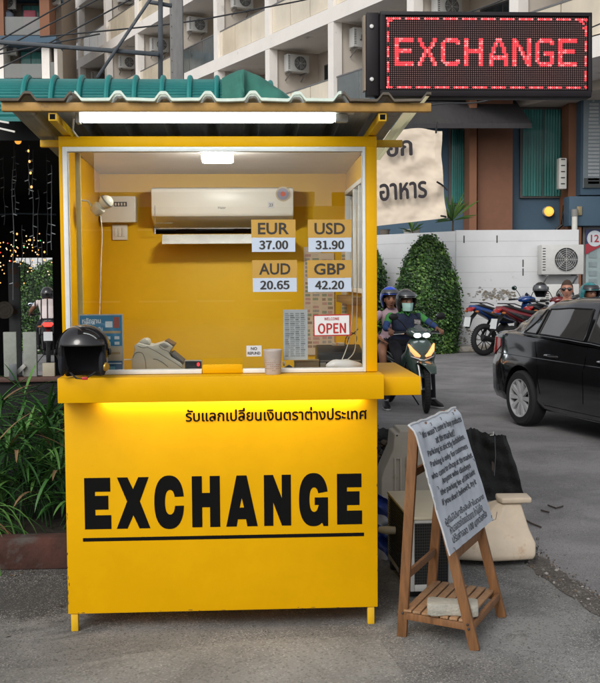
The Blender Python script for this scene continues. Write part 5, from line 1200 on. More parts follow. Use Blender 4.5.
def wheel(parent, c, r, w, tyre_w=None, spokes=10, bike=True, rimc=None, ax=(0, 1, 0)):
    ax = Vector(ax); c = Vector(c); tr = w/2
    t = MB(); prof_ = []
    if bike:
        for q in range(15):
            a = 2*pi*q/14; prof_.append((r-tr*1.05+tr*1.05*cos(a), tr*sin(a)))
        t.lathe(prof_, c, ax, 40)
        for k in range(44): # tread blocks
            a = k*2*pi/44; e1, e2 = frame_of(ax); d = e1*cos(a)+e2*sin(a); tg = ax.cross(d)
            for s in (-1, 1): t.obox(c+d*(r+.001)+ax*s*tr*.35, d*.003, tg*.010, ax*tr*.22)
        T_ = t.build('tyre', TYR, parent)
        rm = MB(); ri = r-tr*2
        rm.lathe([(ri+.004, -tr*.6), (ri+.016, -tr*.7), (ri+.016, tr*.7), (ri+.004, tr*.6), (ri-.006, 0), (ri+.004, -tr*.6)], c, ax, 36)
        e1, e2 = frame_of(ax)
        for k in range(spokes):
            a = k*2*pi/spokes; rm.bar(c, c+(e1*cos(a)+e2*sin(a))*ri, .010, .016, up=ax)
        rm.lathe([(0, -.05), (.035, -.05), (.04, 0), (.035, .05), (0, .05)], c, ax, 16)
        rm.build('rim', rimc or DRK, T_, weld=0)
    return T_
def strip(pts, ws, hs, n=14, e=2.6, up=Z):
    """superelliptic loft along pts: half-width across local Y, half-height in the bending plane"""
    pts = [Vector(p) for p in pts]; rings = []
    for i, p in enumerate(pts):
        d = (pts[min(i+1, len(pts)-1)]-pts[max(i-1, 0)]).normalized(); side = Vector((0, 1, 0)); nn = d.cross(side).normalized()
        rings.append([p + side*ws[i]*math.copysign(abs(cos(2*pi*k/n))**(2/e), cos(2*pi*k/n)) + nn*hs[i]*math.copysign(abs(sin(2*pi*k/n))**(2/e), sin(2*pi*k/n)) for k in range(n)])
    return rings
def scooter(label, loc, rz, body, accent, cat='motorbike', group=None, sc=1.0, lights=False, steer=0, name='motorbike', brake=False, cowlm=None, rimc=None, rack=False):
    """underbone motorbike facing local +X, origin on the ground midway between the wheels"""
    o = thing(name, label, cat, loc, rz, group, sc); R = .285; wb = .62
    wheel(o, (wb, 0, R), R, .075, rimc=rimc, ax=(sin(-steer), cos(steer), 0)); wheel(o, (-wb, 0, R), R, .09, rimc=rimc)
    # fork and steering
    f = MB()
    for s in (-1, 1): f.tube([(wb, s*.065, R), (wb-.06, s*.065, R+.22), (wb-.17, s*.055, R+.44)], [.017, .019, .022], 8)
    f.build('fork', RIMM if not lights else mat('fork_grey', (.25, .25, .25), .35, metal=.7), o)
    rg = strip([(wb+.22, 0, R+.22), (wb+.14, 0, R+.30), (wb+.0, 0, R+.35), (wb-.16, 0, R+.32), (wb-.27, 0, R+.16)], [.04, .08, .10, .085, .045], [.008, .012, .014, .014, .01])
    MB().loft(rg).build('front_fender', body, o)
    # front apron / leg shield
    rg = strip([(wb-.12, 0, .42), (wb-.17, 0, .56), (wb-.18, 0, .72), (wb-.23, 0, .86), (wb-.27, 0, .93)], [.06, .17, .215, .155, .09], [.03, .055, .075, .08, .05], n=20)
    MB().loft(rg).build('front_apron', body, o)
    for s in (-1, 1):
        rg = [[Vector((x+dx, s*(y+dy), z)) for dx, dy in ((.02, 0), (.0, .014), (-.09, .02), (-.11, 0), (-.09, -.02), (0, -.012))] for x, y, z in ((wb-.20, .10, .80), (wb-.22, .18, .70), (wb-.26, .20, .55), (wb-.30, .16, .40), (wb-.36, .10, .30))]
        MB().loft(rg).build('leg_shield', accent, o)
        # V-shaped indicator strip on the apron
        ind = MB(); p = [(wb-.095, s*.04, .70), (wb-.10, s*.09, .725), (wb-.118, s*.14, .78), (wb-.15, s*.178, .855)]
        ind.tube(p, [.016, .034, .034, .012], 8, ry=[.014, .030, .026, .010]); ind.build('indicator', AMB if lights else mat('lens_grey', (.2, .12, .08), .2), o)
    # lower trim under V
    MB().tube([(wb-.11, -.16, .70), (wb-.075, -.06, .665), (wb-.06, 0, .65), (wb-.075, .06, .665), (wb-.11, .16, .70)], [.008, .013, .016, .013, .008], 8).build('apron_trim', CHR if lights else DRK, o)
    # handlebar cowl
    rg = strip([(wb-.13, 0, .965), (wb-.17, 0, .985), (wb-.27, 0, 1.0), (wb-.36, 0, .99), (wb-.40, 0, .975)], [.10, .15, .155, .12, .06], [.035, .06, .07, .05, .025], n=20)
    MB().loft(rg).build('handlebar_cowl', cowlm or body, o)
    for s in (-1, 1):
        MB().ell((wb-.125, s*.062, .965), (.03, .050, .030), 16, 10).build('headlight', HLT if lights else mat('lens_clear', (.35, .4, .42), .1, coat=.8), o)
        mm = MB(); mm.tube([(wb-.27, s*.13, 1.02), (wb-.28, s*.20, 1.12), (wb-.27, s*.30, 1.19)], .007, 6)
        M_ = mm.build('mirror', DRK, o); MB().ell((wb-.26, s*.33, 1.20), (.018, .068, .045), 16, 10).build('mirror_shell', DRK, M_); MB().ell((wb-.28, s*.33, 1.20), (.008, .06, .038), 16, 8).build('mirror_glass', MIRG, M_)
    hb = MB(); hb.tube([(wb-.36, -.33, .99), (wb-.30, -.2, 1.0), (wb-.28, 0, .99), (wb-.30, .2, 1.0), (wb-.36, .33, .99)], .012, 8); HBR = hb.build('handlebar', DRK, o)
    for s in (-1, 1):
        MB().tube([(wb-.325, s*.24, .995), (wb-.37, s*.355, .985)], .019, 10).build('grip', TYR, HBR); MB().tube([(wb-.25, s*.19, .985), (wb-.27, s*.33, .975)], .006, 6).build('brake_lever', CHR, HBR)
    MB().grid(lambda u, v: Vector((wb-.13-.12*v, (-.10+.2*u)*(1-.3*v), 1.02+.10*v-.35*(u-.5)**2*v)), 8, 5).build('windscreen', mat('smoke_screen', (.10, .11, .11), .15, coat=.6), o, solid=.004)
    # centre tunnel, seat, side panels
    rg = strip([(wb-.26, 0, .60), (wb-.36, 0, .44), (wb-.55, 0, .36), (-.10, 0, .38), (-.22, 0, .5)], [.09, .10, .12, .12, .11], [.07, .09, .09, .11, .12], n=14); MB().loft(rg).build('centre_body', DRK, o)
    rg = strip([(.02, 0, .62), (-.14, 0, .66), (-.42, 0, .71), (-.68, 0, .80), (-.86, 0, .87), (-.93, 0, .89)], [.10, .135, .15, .135, .09, .05], [.06, .11, .11, .075, .05, .025], n=18)
    MB().loft(rg).build('rear_cowl', body, o)
    rg = strip([(.06, 0, .73), (-.10, 0, .775), (-.30, 0, .79), (-.48, 0, .83), (-.70, 0, .89), (-.80, 0, .90)], [.08, .125, .14, .135, .11, .07], [.03, .045, .045, .04, .035, .02], n=16); MB().loft(rg).build('seat', mat('seat_vinyl', (.012, .012, .013), .55), o)
    for s in (-1, 1):
        MB().tube([(-.05, s*.115, .60), (-.3, s*.158, .66), (-.6, s*.15, .75), (-.82, s*.09, .84)], [.008, .022, .02, .006], 8, ry=[.012, .05, .03, .01]).build('side_panel', accent, o)
        MB().tube([(-.5, s*.12, .90), (-.66, s*.125, .95), (-.85, s*.10, .955)], .010, 6).build('grab_rail', DRK, o)
    rg = strip([(-.90, 0, .86), (-.945, 0, .84), (-.955, 0, .80)], [.09, .10, .07], [.03, .03, .02], n=12); MB().loft(rg).build('tail_light', TLON if brake else TLR, o)
    for s in (-1, 1): MB().ell((-.90, s*.15, .80), (.035, .045, .022), 12, 8).build('rear_indicator', AMB if False else mat('lens_amber_off', (.35, .11, .02), .2), o)
    rg = strip([(-.80, 0, .78), (-.93, 0, .66), (-1.0, 0, .50)], [.06, .07, .07], [.012, .012, .01], n=10); MB().loft(rg).build('rear_fender', DRK, o)
    PL = MB().bar((-.985, -.0, .70), (-1.02, 0, .53), .17, .006, up=(1, 0, 0)).build('number_plate', PLT, o)
    # engine, swingarm, exhaust, stand
    en = MB(); en.tube([(-.02, 0, .30), (.12, 0, .33), (.24, 0, .36)], [.10, .085, .07], 14); en.tube([(-.05, -.11, .28), (-.05, .11, .28)], .095, 16); EN = en.build('engine', mat('engine_grey', (.09, .09, .095), .5, metal=.5), o)
    sa = MB()
    for s in (-1, 1): sa.bar((-.12, s*.08, .32), (-wb, s*.075, R), .02, .04); sa.tube([(-.40, s*.11, .62), (-wb+.02, s*.10, R+.05)], .024, 8)
    sa.build('swingarm', DRK, o)
    MB().tube([(.05, -.08, .22), (-.2, -.12, .2), (-.35, -.14, .23), (-.78, -.15, .34)], [.018, .022, .045, .05], 12).build('exhaust', mat('exhaust_black', (.03, .03, .032), .4, metal=.5), o)
    MB().tube([(-.1, .1, .2), (-.16, .26, .0)], .010, 6).build('side_stand', DRK, o)
    for s in (-1, 1): MB().tube([(.0, s*.09, .24), (.0, s*.22, .24)], .014, 8).build('foot_peg', DRK, o)
    return o
# ---- helpers for figures
def skin_mesh(chains, seg_sub=2):
    """chains: list of lists of (pos, rx, ry) sharing joints by position; returns a mesh grown by the Skin modifier"""
    me = bpy.data.meshes.new('sk'); vs = []; es = []; rad = []; idx = {}
    for ch in chains:
        prev = None
        for p, rx, ry in ch:
            key = tuple(round(c, 4) for c in p)
            if key not in idx: idx[key] = len(vs); vs.append(p); rad.append((rx, ry))
            k = idx[key]
            if prev is not None and prev != k: es.append((prev, k))
            prev = k
    me.from_pydata(vs, es, []); ob = bpy.data.objects.new('sk', me); COL.objects.link(ob)
    md = ob.modifiers.new('s', 'SKIN'); md.use_smooth_shade = True
    md.branch_smoothing = .6
    for i, r in enumerate(rad):
        sv = me.skin_vertices[0].data[i]; sv.radius = r; sv.use_root = (i == 0)
    sb_ = ob.modifiers.new('u', 'SUBSURF'); sb_.levels = seg_sub; sb_.render_levels = seg_sub
    dg = bpy.context.evaluated_depsgraph_get(); out = bpy.data.meshes.new_from_object(ob.evaluated_get(dg), depsgraph=dg)
    bpy.data.objects.remove(ob); bpy.data.meshes.remove(me); return out
def head_mesh(mb, c, yaw=0, tilt=0, k=1.0):
    """adult head, face towards +X; c centre of the skull; material 0"""
    Rm = Matrix.Rotation(yaw, 3, 'Z') @ Matrix.Rotation(tilt, 3, 'Y')
    def f(p):
        x, y, z = p
        if z < 0: x *= 1-.10*(-z/.12); y *= 1-.32*(-z/.12)**1.5
        if x > .04:
            g = max(0, 1-(abs(y)/.022)**2)*max(0, 1-((z+.022)/.035)**2); x += .026*g          # nose
            g = max(0, 1-(abs(y)/.03)**2)*max(0, 1-((z+.062)/.012)**2); x += .008*g           # lips
            g = max(0, 1-(abs(y)/.03)**2)*max(0, 1-((z+.098)/.02)**2); x += .010*g            # chin
            g = max(0, 1-((abs(y)-.032)/.016)**2)*max(0, 1-((z-.008)/.014)**2); x -= .010*g   # eye sockets
        return Vector((x, y, z))
    mb.ell(c, (.096, .076, .122), 32, 26, 0, rot=Rm, f=f)
    for s in (-1, 1): mb.ell(Vector(c)+Rm @ Vector((-.005, s*.078, -.008)), (.018, .009, .030), 10, 8, 0, rot=Rm)
    return Rm
def finger_chains(wrist, d, up, side, grip=.0, k=1.0):
    """hand skeleton: palm plus five finger chains. d forward, up = back of hand, side = thumb side"""
    d, up, side = Vector(d).normalized(), Vector(up).normalized(), Vector(side).normalized(); w = Vector(wrist)
    palm = w+d*.05*k; ch = [[(w, .026*k, .022*k), (palm, .034*k, .018*k)]]
    for j, L_ in ((0, .062), (1, .072), (2, .068), (3, .052)):
        off = side*(.026-.0175*j)*k
        b_ = w+d*.082*k+off; a1 = grip*.9; p1 = b_+(d*cos(a1)-up*sin(a1))*L_*.45*k; a2 = grip*2.0; p2 = p1+(d*cos(a2)-up*sin(a2))*L_*.32*k; a3 = grip*2.9; p3 = p2+(d*cos(a3)-up*sin(a3))*L_*.25*k
        ch.append([(palm, .034*k, .018*k), (b_, .0095*k, .0095*k), (p1, .0088*k, .0088*k), (p2, .008*k, .008*k), (p3, .0065*k, .0065*k)])
    t0 = w+d*.025*k+side*.028*k-up*.004; t1 = t0+(d*.6+side*.7-up*grip*.4).normalized()*.034*k; t2 = t1+(d*.9+side*.1-up*grip*.8).normalized()*.028*k
    ch.append([(w, .026*k, .022*k), (t0, .012*k, .012*k), (t1, .0105*k, .0105*k), (t2, .008*k, .008*k)])
    return ch
def person(label, loc, rz, J, mats, zone, group=None, shoes=None, head=None, grip=.9, handd=None, sc=1.0, fem=1.0, seat=False):
    """J: joint dict in local space (facing +X). zone(p, part) -> material index"""
    o = thing('person', label, 'person', loc, rz, group, sc)
    V_ = lambda n: Vector(J[n])
    ch = []
    pel, wai, che, nek = V_('pelvis'), V_('waist'), V_('chest'), V_('neck')
    tor = [(pel, .125, .165*fem), (wai, .115, .145*fem), (che, .125, .165*fem), (nek-Vector((0, 0, .045)), .075, .10), (nek+Vector((0, 0, .02)), .052, .055), (V_('head')-Vector((0, 0, .05)), .05, .05)]
    me_list = []
    body = MB()
    # trunk as an elliptic loft (continuous with the limb roots inside it)
    def ring(c, rx, ry, d): a = Vector((0, 1, 0)); b2 = a.cross(d).normalized(); return [c+a*ry*math.copysign(abs(cos(t*pi/12))**.85, cos(t*pi/12))+b2*rx*math.copysign(abs(sin(t*pi/12))**.9, sin(t*pi/12)) for t in range(24)]
    spine = [pel-Vector((0, 0, .09)), pel, wai, che-Vector((0, 0, .06)), che+Vector((0, 0, .07)), nek-Vector((0, 0, .05)), nek, V_('head')-Vector((0, 0, .09)), V_('head')-Vector((0, 0, .03))]
    dims = [(.08, .12), (.12, .165*fem), (.108, .138*fem), (.122, .165*fem), (.115, .195*fem), (.075, .125*fem), (.055, .06), (.05, .052), (.04, .045)]
    rings = []
    for i in range(len(spine)-1):
        for q in range(4):
            t = q/4; c = spine[i].lerp(spine[i+1], t); rx = dims[i][0]*(1-t)+dims[i+1][0]*t; ry = dims[i][1]*(1-t)+dims[i+1][1]*t
            d = (spine[min(i+1, len(spine)-1)]-spine[max(i-1, 0)]).lerp(spine[min(i+2, len(spine)-1)]-spine[i], t).normalized(); rings.append(ring(c, rx, ry, d))
    rings.append(ring(spine[-1], dims[-1][0], dims[-1][1], (spine[-1]-spine[-2]).normalized()))
    body.loft(rings, 0)
    Rm = head_mesh(body, J['head'], *(head or (0, 0)))
    base = body.build('body', mats, o, weld=1e-6, ang=60)
    bm = bmesh.new(); bm.from_mesh(base.data)
    for s in ('l', 'r'):
        sh, el, wr = V_('sh_'+s), V_('el_'+s), V_('wr_'+s); hp, kn, an, to_ = V_('hip_'+s), V_('kn_'+s), V_('an_'+s), V_('toe_'+s)
        sd = 1 if s == 'l' else -1
        fd = Vector(handd[s][0]) if handd else (wr-el).normalized(); up = Vector(handd[s][1]) if handd else Vector((0, sd, 0)); side = Vector(handd[s][2]) if handd else Vector((1, 0, 0))
        arm = [(sh-Vector((0, sd*.05, .0)), .062, .062), (sh, .062, .06), (sh.lerp(el, .5), .050, .050), (el, .042, .042), (el.lerp(wr, .4), .040, .038), (wr, .026, .022)]
        for me in (skin_mesh([arm]+finger_chains(wr, fd, up, side, grip)), skin_mesh([[(hp+Vector((0, -sd*.03, .02)), .095, .09), (hp, .095, .09), (hp.lerp(kn, .5), .082, .08), (kn, .060, .058), (kn.lerp(an, .35), .058, .055), (an+Vector((0, 0, .03)), .038, .036), (an-Vector((0, 0, .03)), .036, .034)]])):
            bm.from_mesh(me); bpy.data.meshes.remove(me)
    bm.to_mesh(base.data); bm.free()
    for p in base.data.polygons: p.material_index = zone(p.center, J); p.use_smooth = True
    # shoes
    for s in ('l', 'r'):
        an, to_ = V_('an_'+s), V_('toe_'+s); d = (to_-an); d.z = 0; d = d.normalized(); zf = to_.z
        rr = []
        sdv = Vector((-d.y, d.x, 0))
        for t, w_, h_ in ((-.075, .024, .035), (-.055, .036, .055), (0, .040, .062), (.06, .042, .045), (.12, .047, .034), (.165, .042, .026), (.195, .022, .016)):
            c = Vector((an.x, an.y, zf))+d*t+Vector((0, 0, h_))
            rr.append([c+sdv*w_*math.copysign(abs(cos(q*pi/8))**.7, cos(q*pi/8))+Z*h_*math.copysign(abs(sin(q*pi/8))**.7, sin(q*pi/8)) for q in range(16)])
        SHO = MB().loft(rr).build('shoe', (shoes or [DRK])[0], o)
        rs = [[Vector((p.x, p.y, 0))*1.0+Vector((0, 0, zf+(.0 if k < 8 else .018))) for k, p in enumerate(r_[8:]+r_[:8])] for r_ in rr]
        mbs = MB()
        ol = [(c_.x, c_.y) for c_ in [(Vector((an.x, an.y, 0))+d*t+sdv*w_*1.06) for t, w_ in ((-.078, .02), (-.055, .036), (0, .040), (.06, .042), (.12, .047), (.165, .042), (.198, .02))]+[(Vector((an.x, an.y, 0))+d*t-sdv*w_*1.06) for t, w_ in ((.198, .02), (.165, .042), (.12, .047), (.06, .042), (0, .040), (-.055, .036), (-.078, .02))]]
        mbs.prism(ol, (0, 0, zf-.002), X, Y_, (0, 0, .02)).build('sole', (shoes or [DRK, WPL])[1], SHO)
    return o, Rm
def face_bits(o, J, Rm, shades=False, mask=None, brow=True):
    c = Vector(J['head'])
    if mask:
        m_ = MB().grid(lambda u, v: c+Rm @ Vector((cos((u-.5)*2.3)*(.104-.012*abs(v-.5))+.022*max(0, 1-abs(u-.5)*5)*(.5+.5*v), sin((u-.5)*2.3)*.086*(1-.18*(1-v)), -.115+.105*v)), 16, 10)
        m_.build('face_mask', mask, o, solid=.003)
    for s in (-1, 1):
        if shades:
            MB().ell(c+Rm @ Vector((.092, s*.033, .012)), (.009, .036, .024), 14, 8, rot=Rm).build('sunglass_lens', mat('shade_lens', (.006, .006, .006), .35), o)
        else:
            MB().ell(c+Rm @ Vector((.079, s*.032, .009)), (.010, .013, .008), 12, 8, rot=Rm).build('eye', mat('eye_dark', (.03, .02, .015), .2), o)
        if brow: MB().tube([c+Rm @ Vector((.094, s*.014, .028)), c+Rm @ Vector((.092, s*.034, .034)), c+Rm @ Vector((.080, s*.052, .028))], [.004, .005, .003], 6).build('eyebrow', mat('hair_dark', (.02, .013, .01), .8), o)
    if shades: MB().tube([c+Rm @ Vector((-.01, -.082, .015)), c+Rm @ Vector((.07, -.068, .016)), c+Rm @ Vector((.099, 0, .018)), c+Rm @ Vector((.07, .068, .016)), c+Rm @ Vector((-.01, .082, .015))], .0035, 6).build('sunglass_frame', DRK, o)
    if not mask: MB().ell(c+Rm @ Vector((.092, 0, -.062)), (.007, .022, .006), 10, 6, rot=Rm).build('lips', mat('lips', (.22, .07, .06), .5), o)
def helmet_on(o, c, yaw, shell, r=.145, visor=None):
    h = helmet(o, c, r, shell, rz=yaw+pi/2, open_a=60, world=False, visor=visor, visor_up=True, sc=(.93, 1, 1)); h.name = 'helmet_shell'; return h
# ---- rider's green motorbike and its two people
a_ = gp(427, 413); hd = Vector((.265, -.964, 0)).normalized(); brz = atan2(hd.y, hd.x)
bc = Vector((a_.x, a_.y+.06, 0))-hd*.62
DGR = mat('paint_deep_green', (.035, .060, .048), .22, var=.05, coat=.7)
sct = scooter('dark green motorbike with lit twin headlights and amber indicators coming down the road', bc, brz, DGR, mat('paint_green_dark2', (.02, .035, .03), .3, coat=.5), lights=True, steer=radians(-20), cowlm=mat('cowl_grey_green', (.06, .085, .075), .25, coat=.5), sc=1.0)
tk = MB(); tk.prism([(-.05, -.03), (.06, -.045), (.07, .035), (-.04, .05)], (.62-.24, -.02, 1.13), Y_, (-.35, 0, .93), (-.012, 0, 0)); TG = tk.build('phone_holder', DRK, sct); 
tk = MB(); tk.prism([(-.035, -.02), (.045, -.033), (.054, .025), (-.03, .037)], (.62-.2385, -.02, 1.13), Y_, (-.35, 0, .93), (.002, 0, 0)); tk.build('phone_screen', mat('sticker_grey', (.22, .2, .2), .4, var=.6, scale=40), TG)
NAVY = mat('cloth_navy', (.016, .024, .055), .85, var=.25, scale=12, bump=.9, bscale=7); GRNC = mat('cloth_green', (.05, .24, .05), .85, var=.12, scale=18, bump=.2); BLUA = mat('cloth_blue_sleeve', (.02, .05, .16), .8, var=.12); TRO = mat('cloth_black', (.014, .014, .02), .9, var=.2, bump=.9, bscale=7)
PNK = mat('cloth_pink', (.48, .34, .38), .85, var=.08, bump=.8, bscale=8); SOLE = mat('sole_white', (.4, .4, .4), .6); SOCK = mat('sock_grey', (.35, .35, .38), .9)
def grip_dirs(d=(1, 0, 0)):   # hands closing over a handlebar that runs across the bike
    return {'l': ((.9, .15, -.25), (.25, 0, 1), (0, -1, 0)), 'r': ((.9, -.15, -.25), (.25, 0, 1), (0, 1, 0))}
Jr = dict(pelvis=(-.16, 0, .90), waist=(-.12, 0, 1.03), chest=(-.06, 0, 1.20), neck=(-.02, 0, 1.36), head=(.02, 0, 1.475),
          sh_l=(-.05, .205, 1.285), el_l=(.10, .36, 1.11), wr_l=(.225, .345, 1.035), sh_r=(-.05, -.205, 1.285), el_r=(.08, -.33, 1.09), wr_r=(.215, -.325, 1.035),
          hip_l=(-.13, .11, .86), kn_l=(.26, .22, .70), an_l=(.12, .34, .085), toe_l=(.30, .38, .0), hip_r=(-.13, -.11, .86), kn_r=(.26, -.21, .66), an_r=(.06, -.31, .085), toe_r=(.24, -.36, .0))
for J_ in (Jr,):
    for k_ in J_:
        dz_ = {'pelvis': .06, 'waist': .075, 'chest': .09, 'neck': .095, 'head': .095}.get(k_, .09 if k_[:2] == 'sh' else (.05 if k_[:2] == 'el' else (.05 if k_[:3] == 'hip' else 0)))
        J_[k_] = (J_[k_][0], J_[k_][1], J_[k_][2]-dz_)
def zr(p, J):
    # 0 skin 1 navy 2 green 3 blue sleeve 4 trousers 5 sock
    x, y, z = p; hx = Vector(J['head'])
    if z > J['neck'][2]+.005: return 0
    if z < .12: return 5
    if z < .88: 
        return 4
    if abs(y) > .205 or (x > .12 and abs(y) > .19):
        e = J['el_l'] if y > 0 else J['el_r']; w = J['wr_l'] if y > 0 else J['wr_r']
        sh = J['sh_l'] if y > 0 else J['sh_r']
        e, w, sh = Vector(e), Vector(w), Vector(sh)
        if (Vector(p)-w).dot((w-e).normalized()) > -.015: return 0
        if (Vector(p)-sh).dot((e-sh).normalized()) > .135: return 3
        return 2
    if z < .89: return 4
    if z > J['neck'][2]-.035: return 2
    return 1
pr_, Rm = person('man in a navy and green shirt with a pale mask riding the green motorbike', bc, brz, Jr, [SKD, NAVY, GRNC, BLUA, TRO, SOCK], zr, shoes=[DRK, SOLE], head=(.0, .05), grip=.75, handd=grip_dirs())
face_bits(pr_, Jr, Rm, mask=mat('mask_mint', (.42, .66, .60), .7, var=.05))
MB().tube([(.015, .06, 1.288), (.045, .045, 1.27), (.068, 0, 1.20), (.045, -.045, 1.27), (.015, -.06, 1.288)], [.012, .014, .010, .014, .012], 8).build('collar', GRNC, pr_)
helmet_on(pr_, (.0, 0, 1.405), 0, mat('helmet_dark_grey', (.035, .036, .038), .2, coat=.6), visor=mat('visor_smoke', (.06, .065, .07), .08, coat=1))
Jp = dict(pelvis=(-.52, .02, .97), waist=(-.50, .03, 1.08), chest=(-.44, .02, 1.22), neck=(-.41, -.02, 1.37), head=(-.37, -.06, 1.485),
          sh_l=(-.44, .19, 1.29), el_l=(-.40, .30, 1.10), wr_l=(-.24, .24, 1.00), sh_r=(-.44, -.20, 1.29), el_r=(-.42, -.34, 1.10), wr_r=(-.22, -.28, .98),
          hip_l=(-.48, .13, .94), kn_l=(-.10, .27, .78), an_l=(-.16, .24, .42), toe_l=(.0, .26, .32), hip_r=(-.48, -.13, .94), kn_r=(-.08, -.30, .80), an_r=(-.14, -.25, .42), toe_r=(.02, -.27, .32))
for k_ in Jp: Jp[k_] = (Jp[k_][0], Jp[k_][1], Jp[k_][2]-(.08 if k_[:2] not in ('an', 'to') else 0))
def zp(p, J):
    x, y, z = p
    if z > J['neck'][2]: return 0
    if abs(y) > .19 and z < 1.11 and z > .82 and (Vector(p)-Vector(J['el_l' if y > 0 else 'el_r'])).length < .34 and z > .875: return 0
    if z < .89: return 0 if x > -.26 else 2
    return 1
pp_, Rm = person('passenger in a pink top and glossy blue helmet sitting behind the masked rider', bc, brz, Jp, [SKN, PNK, TRO], zp, shoes=[DRK, SOLE], head=(-.25, .05), grip=.4)
face_bits(pp_, Jp, Rm)
helmet_on(pp_, (-.39, -.06, 1.44), -.25, mat('helmet_blue', (.01, .07, .62), .15, coat=.8), r=.14, visor=mat('visor_smoke', (.06, .065, .07), .08))
# a second rider mostly hidden by the booth post
# ---- parked motorbikes
BLU = mat('paint_blue', (.008, .045, .19), .2, coat=.7, var=.05); RED = mat('paint_red', (.14, .008, .012), .2, coat=.7, var=.05); BKP = mat('paint_black', (.012, .012, .014), .2, coat=.7, var=.05)
ang = radians(26)
def park(px, Yd, lab, b_, a2, sc=1.12, ang=ang):
    p = at(px, 350, Yd); return scooter(lab, (p.x+cos(ang)*.62*sc, Yd+sin(ang)*.62*sc, 0), ang, b_, a2, group='motorbikes parked along the white wall', sc=sc)
park(484, 17.6, 'blue and black motorbike parked by the white wall, leftmost of the row', BLU, BKP, 1.2)
park(512, 16.5, 'dark red motorbike with a white number plate parked next to the blue one', RED, BKP, 1.2, radians(22))
park(541, 17.3, 'black motorbike with a helmet on its mirror, parked behind the car', BKP, BLU, 1.22, radians(30))
park(560, 16.2, 'red and black motorbike parked furthest right, mostly hidden by the car', BKP, RED, 1.2, radians(20))
p = at(540.5, 289, 16.6); hh_ = thing('helmet', 'glossy black helmet hanging over the parked motorbikes in front of the white wall', 'helmet', p)
helmet(hh_, (0, 0, 0), .145, HBLK, rz=-.5, world=False, visor=mat('visor_smoke', (.06, .065, .07), .08))
# ---- scooter seen from behind through the dark stall
p = at(46, 350, 16.5); sc_ang = radians(100)
sx_, sy_ = p.x+.05, 16.5
s2 = scooter('dark scooter with a glowing red tail light seen through the dark stall', (sx_, sy_, 0), sc_ang, BKP, BKP, brake=True, name='scooter', sc=1.0)
Jb = dict(pelvis=(-.30, 0, .90), waist=(-.22, 0, 1.02), chest=(-.08, 0, 1.18), neck=(.03, 0, 1.31), head=(.12, 0, 1.40), sh_l=(-.02, .2, 1.25), el_l=(.08, .34, 1.06), wr_l=(.22, .33, 1.03), sh_r=(-.02, -.2, 1.25), el_r=(.08, -.34, 1.06), wr_r=(.22, -.33, 1.03),
          hip_l=(-.25, .11, .86), kn_l=(.16, .2, .68), an_l=(.10, .2, .38), toe_l=(.28, .2, .28), hip_r=(-.25, -.11, .86), kn_r=(.16, -.2, .68), an_r=(.10, -.2, .38), toe_r=(.28, -.2, .28))
STR = bpy.data.materials.new('cloth_white_striped'); STR.use_nodes = True; nt = STR.node_tree
tc_ = nt.nodes.new('ShaderNodeTexCoord'); wv = nt.nodes.new('ShaderNodeTexWave'); wv.bands_direction = 'Y'; wv.inputs['Scale'].default_value = 2.6; wv.inputs['Distortion'].default_value = .6; nt.links.new(tc_.outputs['Object'], wv.inputs['Vector'])
rp = nt.nodes.new('ShaderNodeValToRGB'); rp.color_ramp.elements[0].position = .10; rp.color_ramp.elements[0].color = (.02, .02, .025, 1); rp.color_ramp.elements[1].position = .16; rp.color_ramp.elements[1].color = (.62, .54, .52, 1); nt.links.new(wv.outputs['Fac'], rp.inputs[0]); nt.links.new(rp.outputs[0], nt.nodes['Principled BSDF'].inputs['Base Color']); nt.nodes['Principled BSDF'].inputs['Roughness'].default_value = .85
def zb(p, J):
    if p[2] > J['neck'][2]: return 0
    if abs(p[1]) > .21 and p[2] < 1.17 and p[2] > .98: return 0
    return 2 if p[2] < .93 else 1
pb_, Rm = person('scooter rider seen from behind in a white top with black stripes', (sx_, sy_, 0), sc_ang, Jb, [SKD, STR, TRO], zb, grip=.7, handd=grip_dirs())
face_bits(pb_, Jb, Rm); helmet_on(pb_, (.10, 0, 1.42), 0, HBLK, r=.14)
# ---- black sedan
cp0 = gp(523, 425); chd = Vector((.262, -.965, 0)).normalized(); crz = atan2(chd.y, chd.x)
crt = Vector((chd.y, -chd.x, 0))       # car's right-hand side
ccen = cp0 + chd*1.28 - crt*.80; ccen.z = 0
CARP = mat('car_black_paint', (.008, .008, .009), .12, var=.05, coat=1.0, spec=.6)
car = thing('parked_car', 'glossy black sedan with silver alloy wheels entering at the right edge', 'car', ccen, crz)
def lerp_tab(tab, x):
    for (x0, *v0), (x1, *v1) in zip(tab, tab[1:]):
        if x0 <= x <= x1:
            t = (x-x0)/(x1-x0); t = t*t*(3-2*t); return [a+(b2-a)*t for a, b2 in zip(v0, v1)]
    return list(tab[0][1:]) if x < tab[0][0] else list(tab[-1][1:])
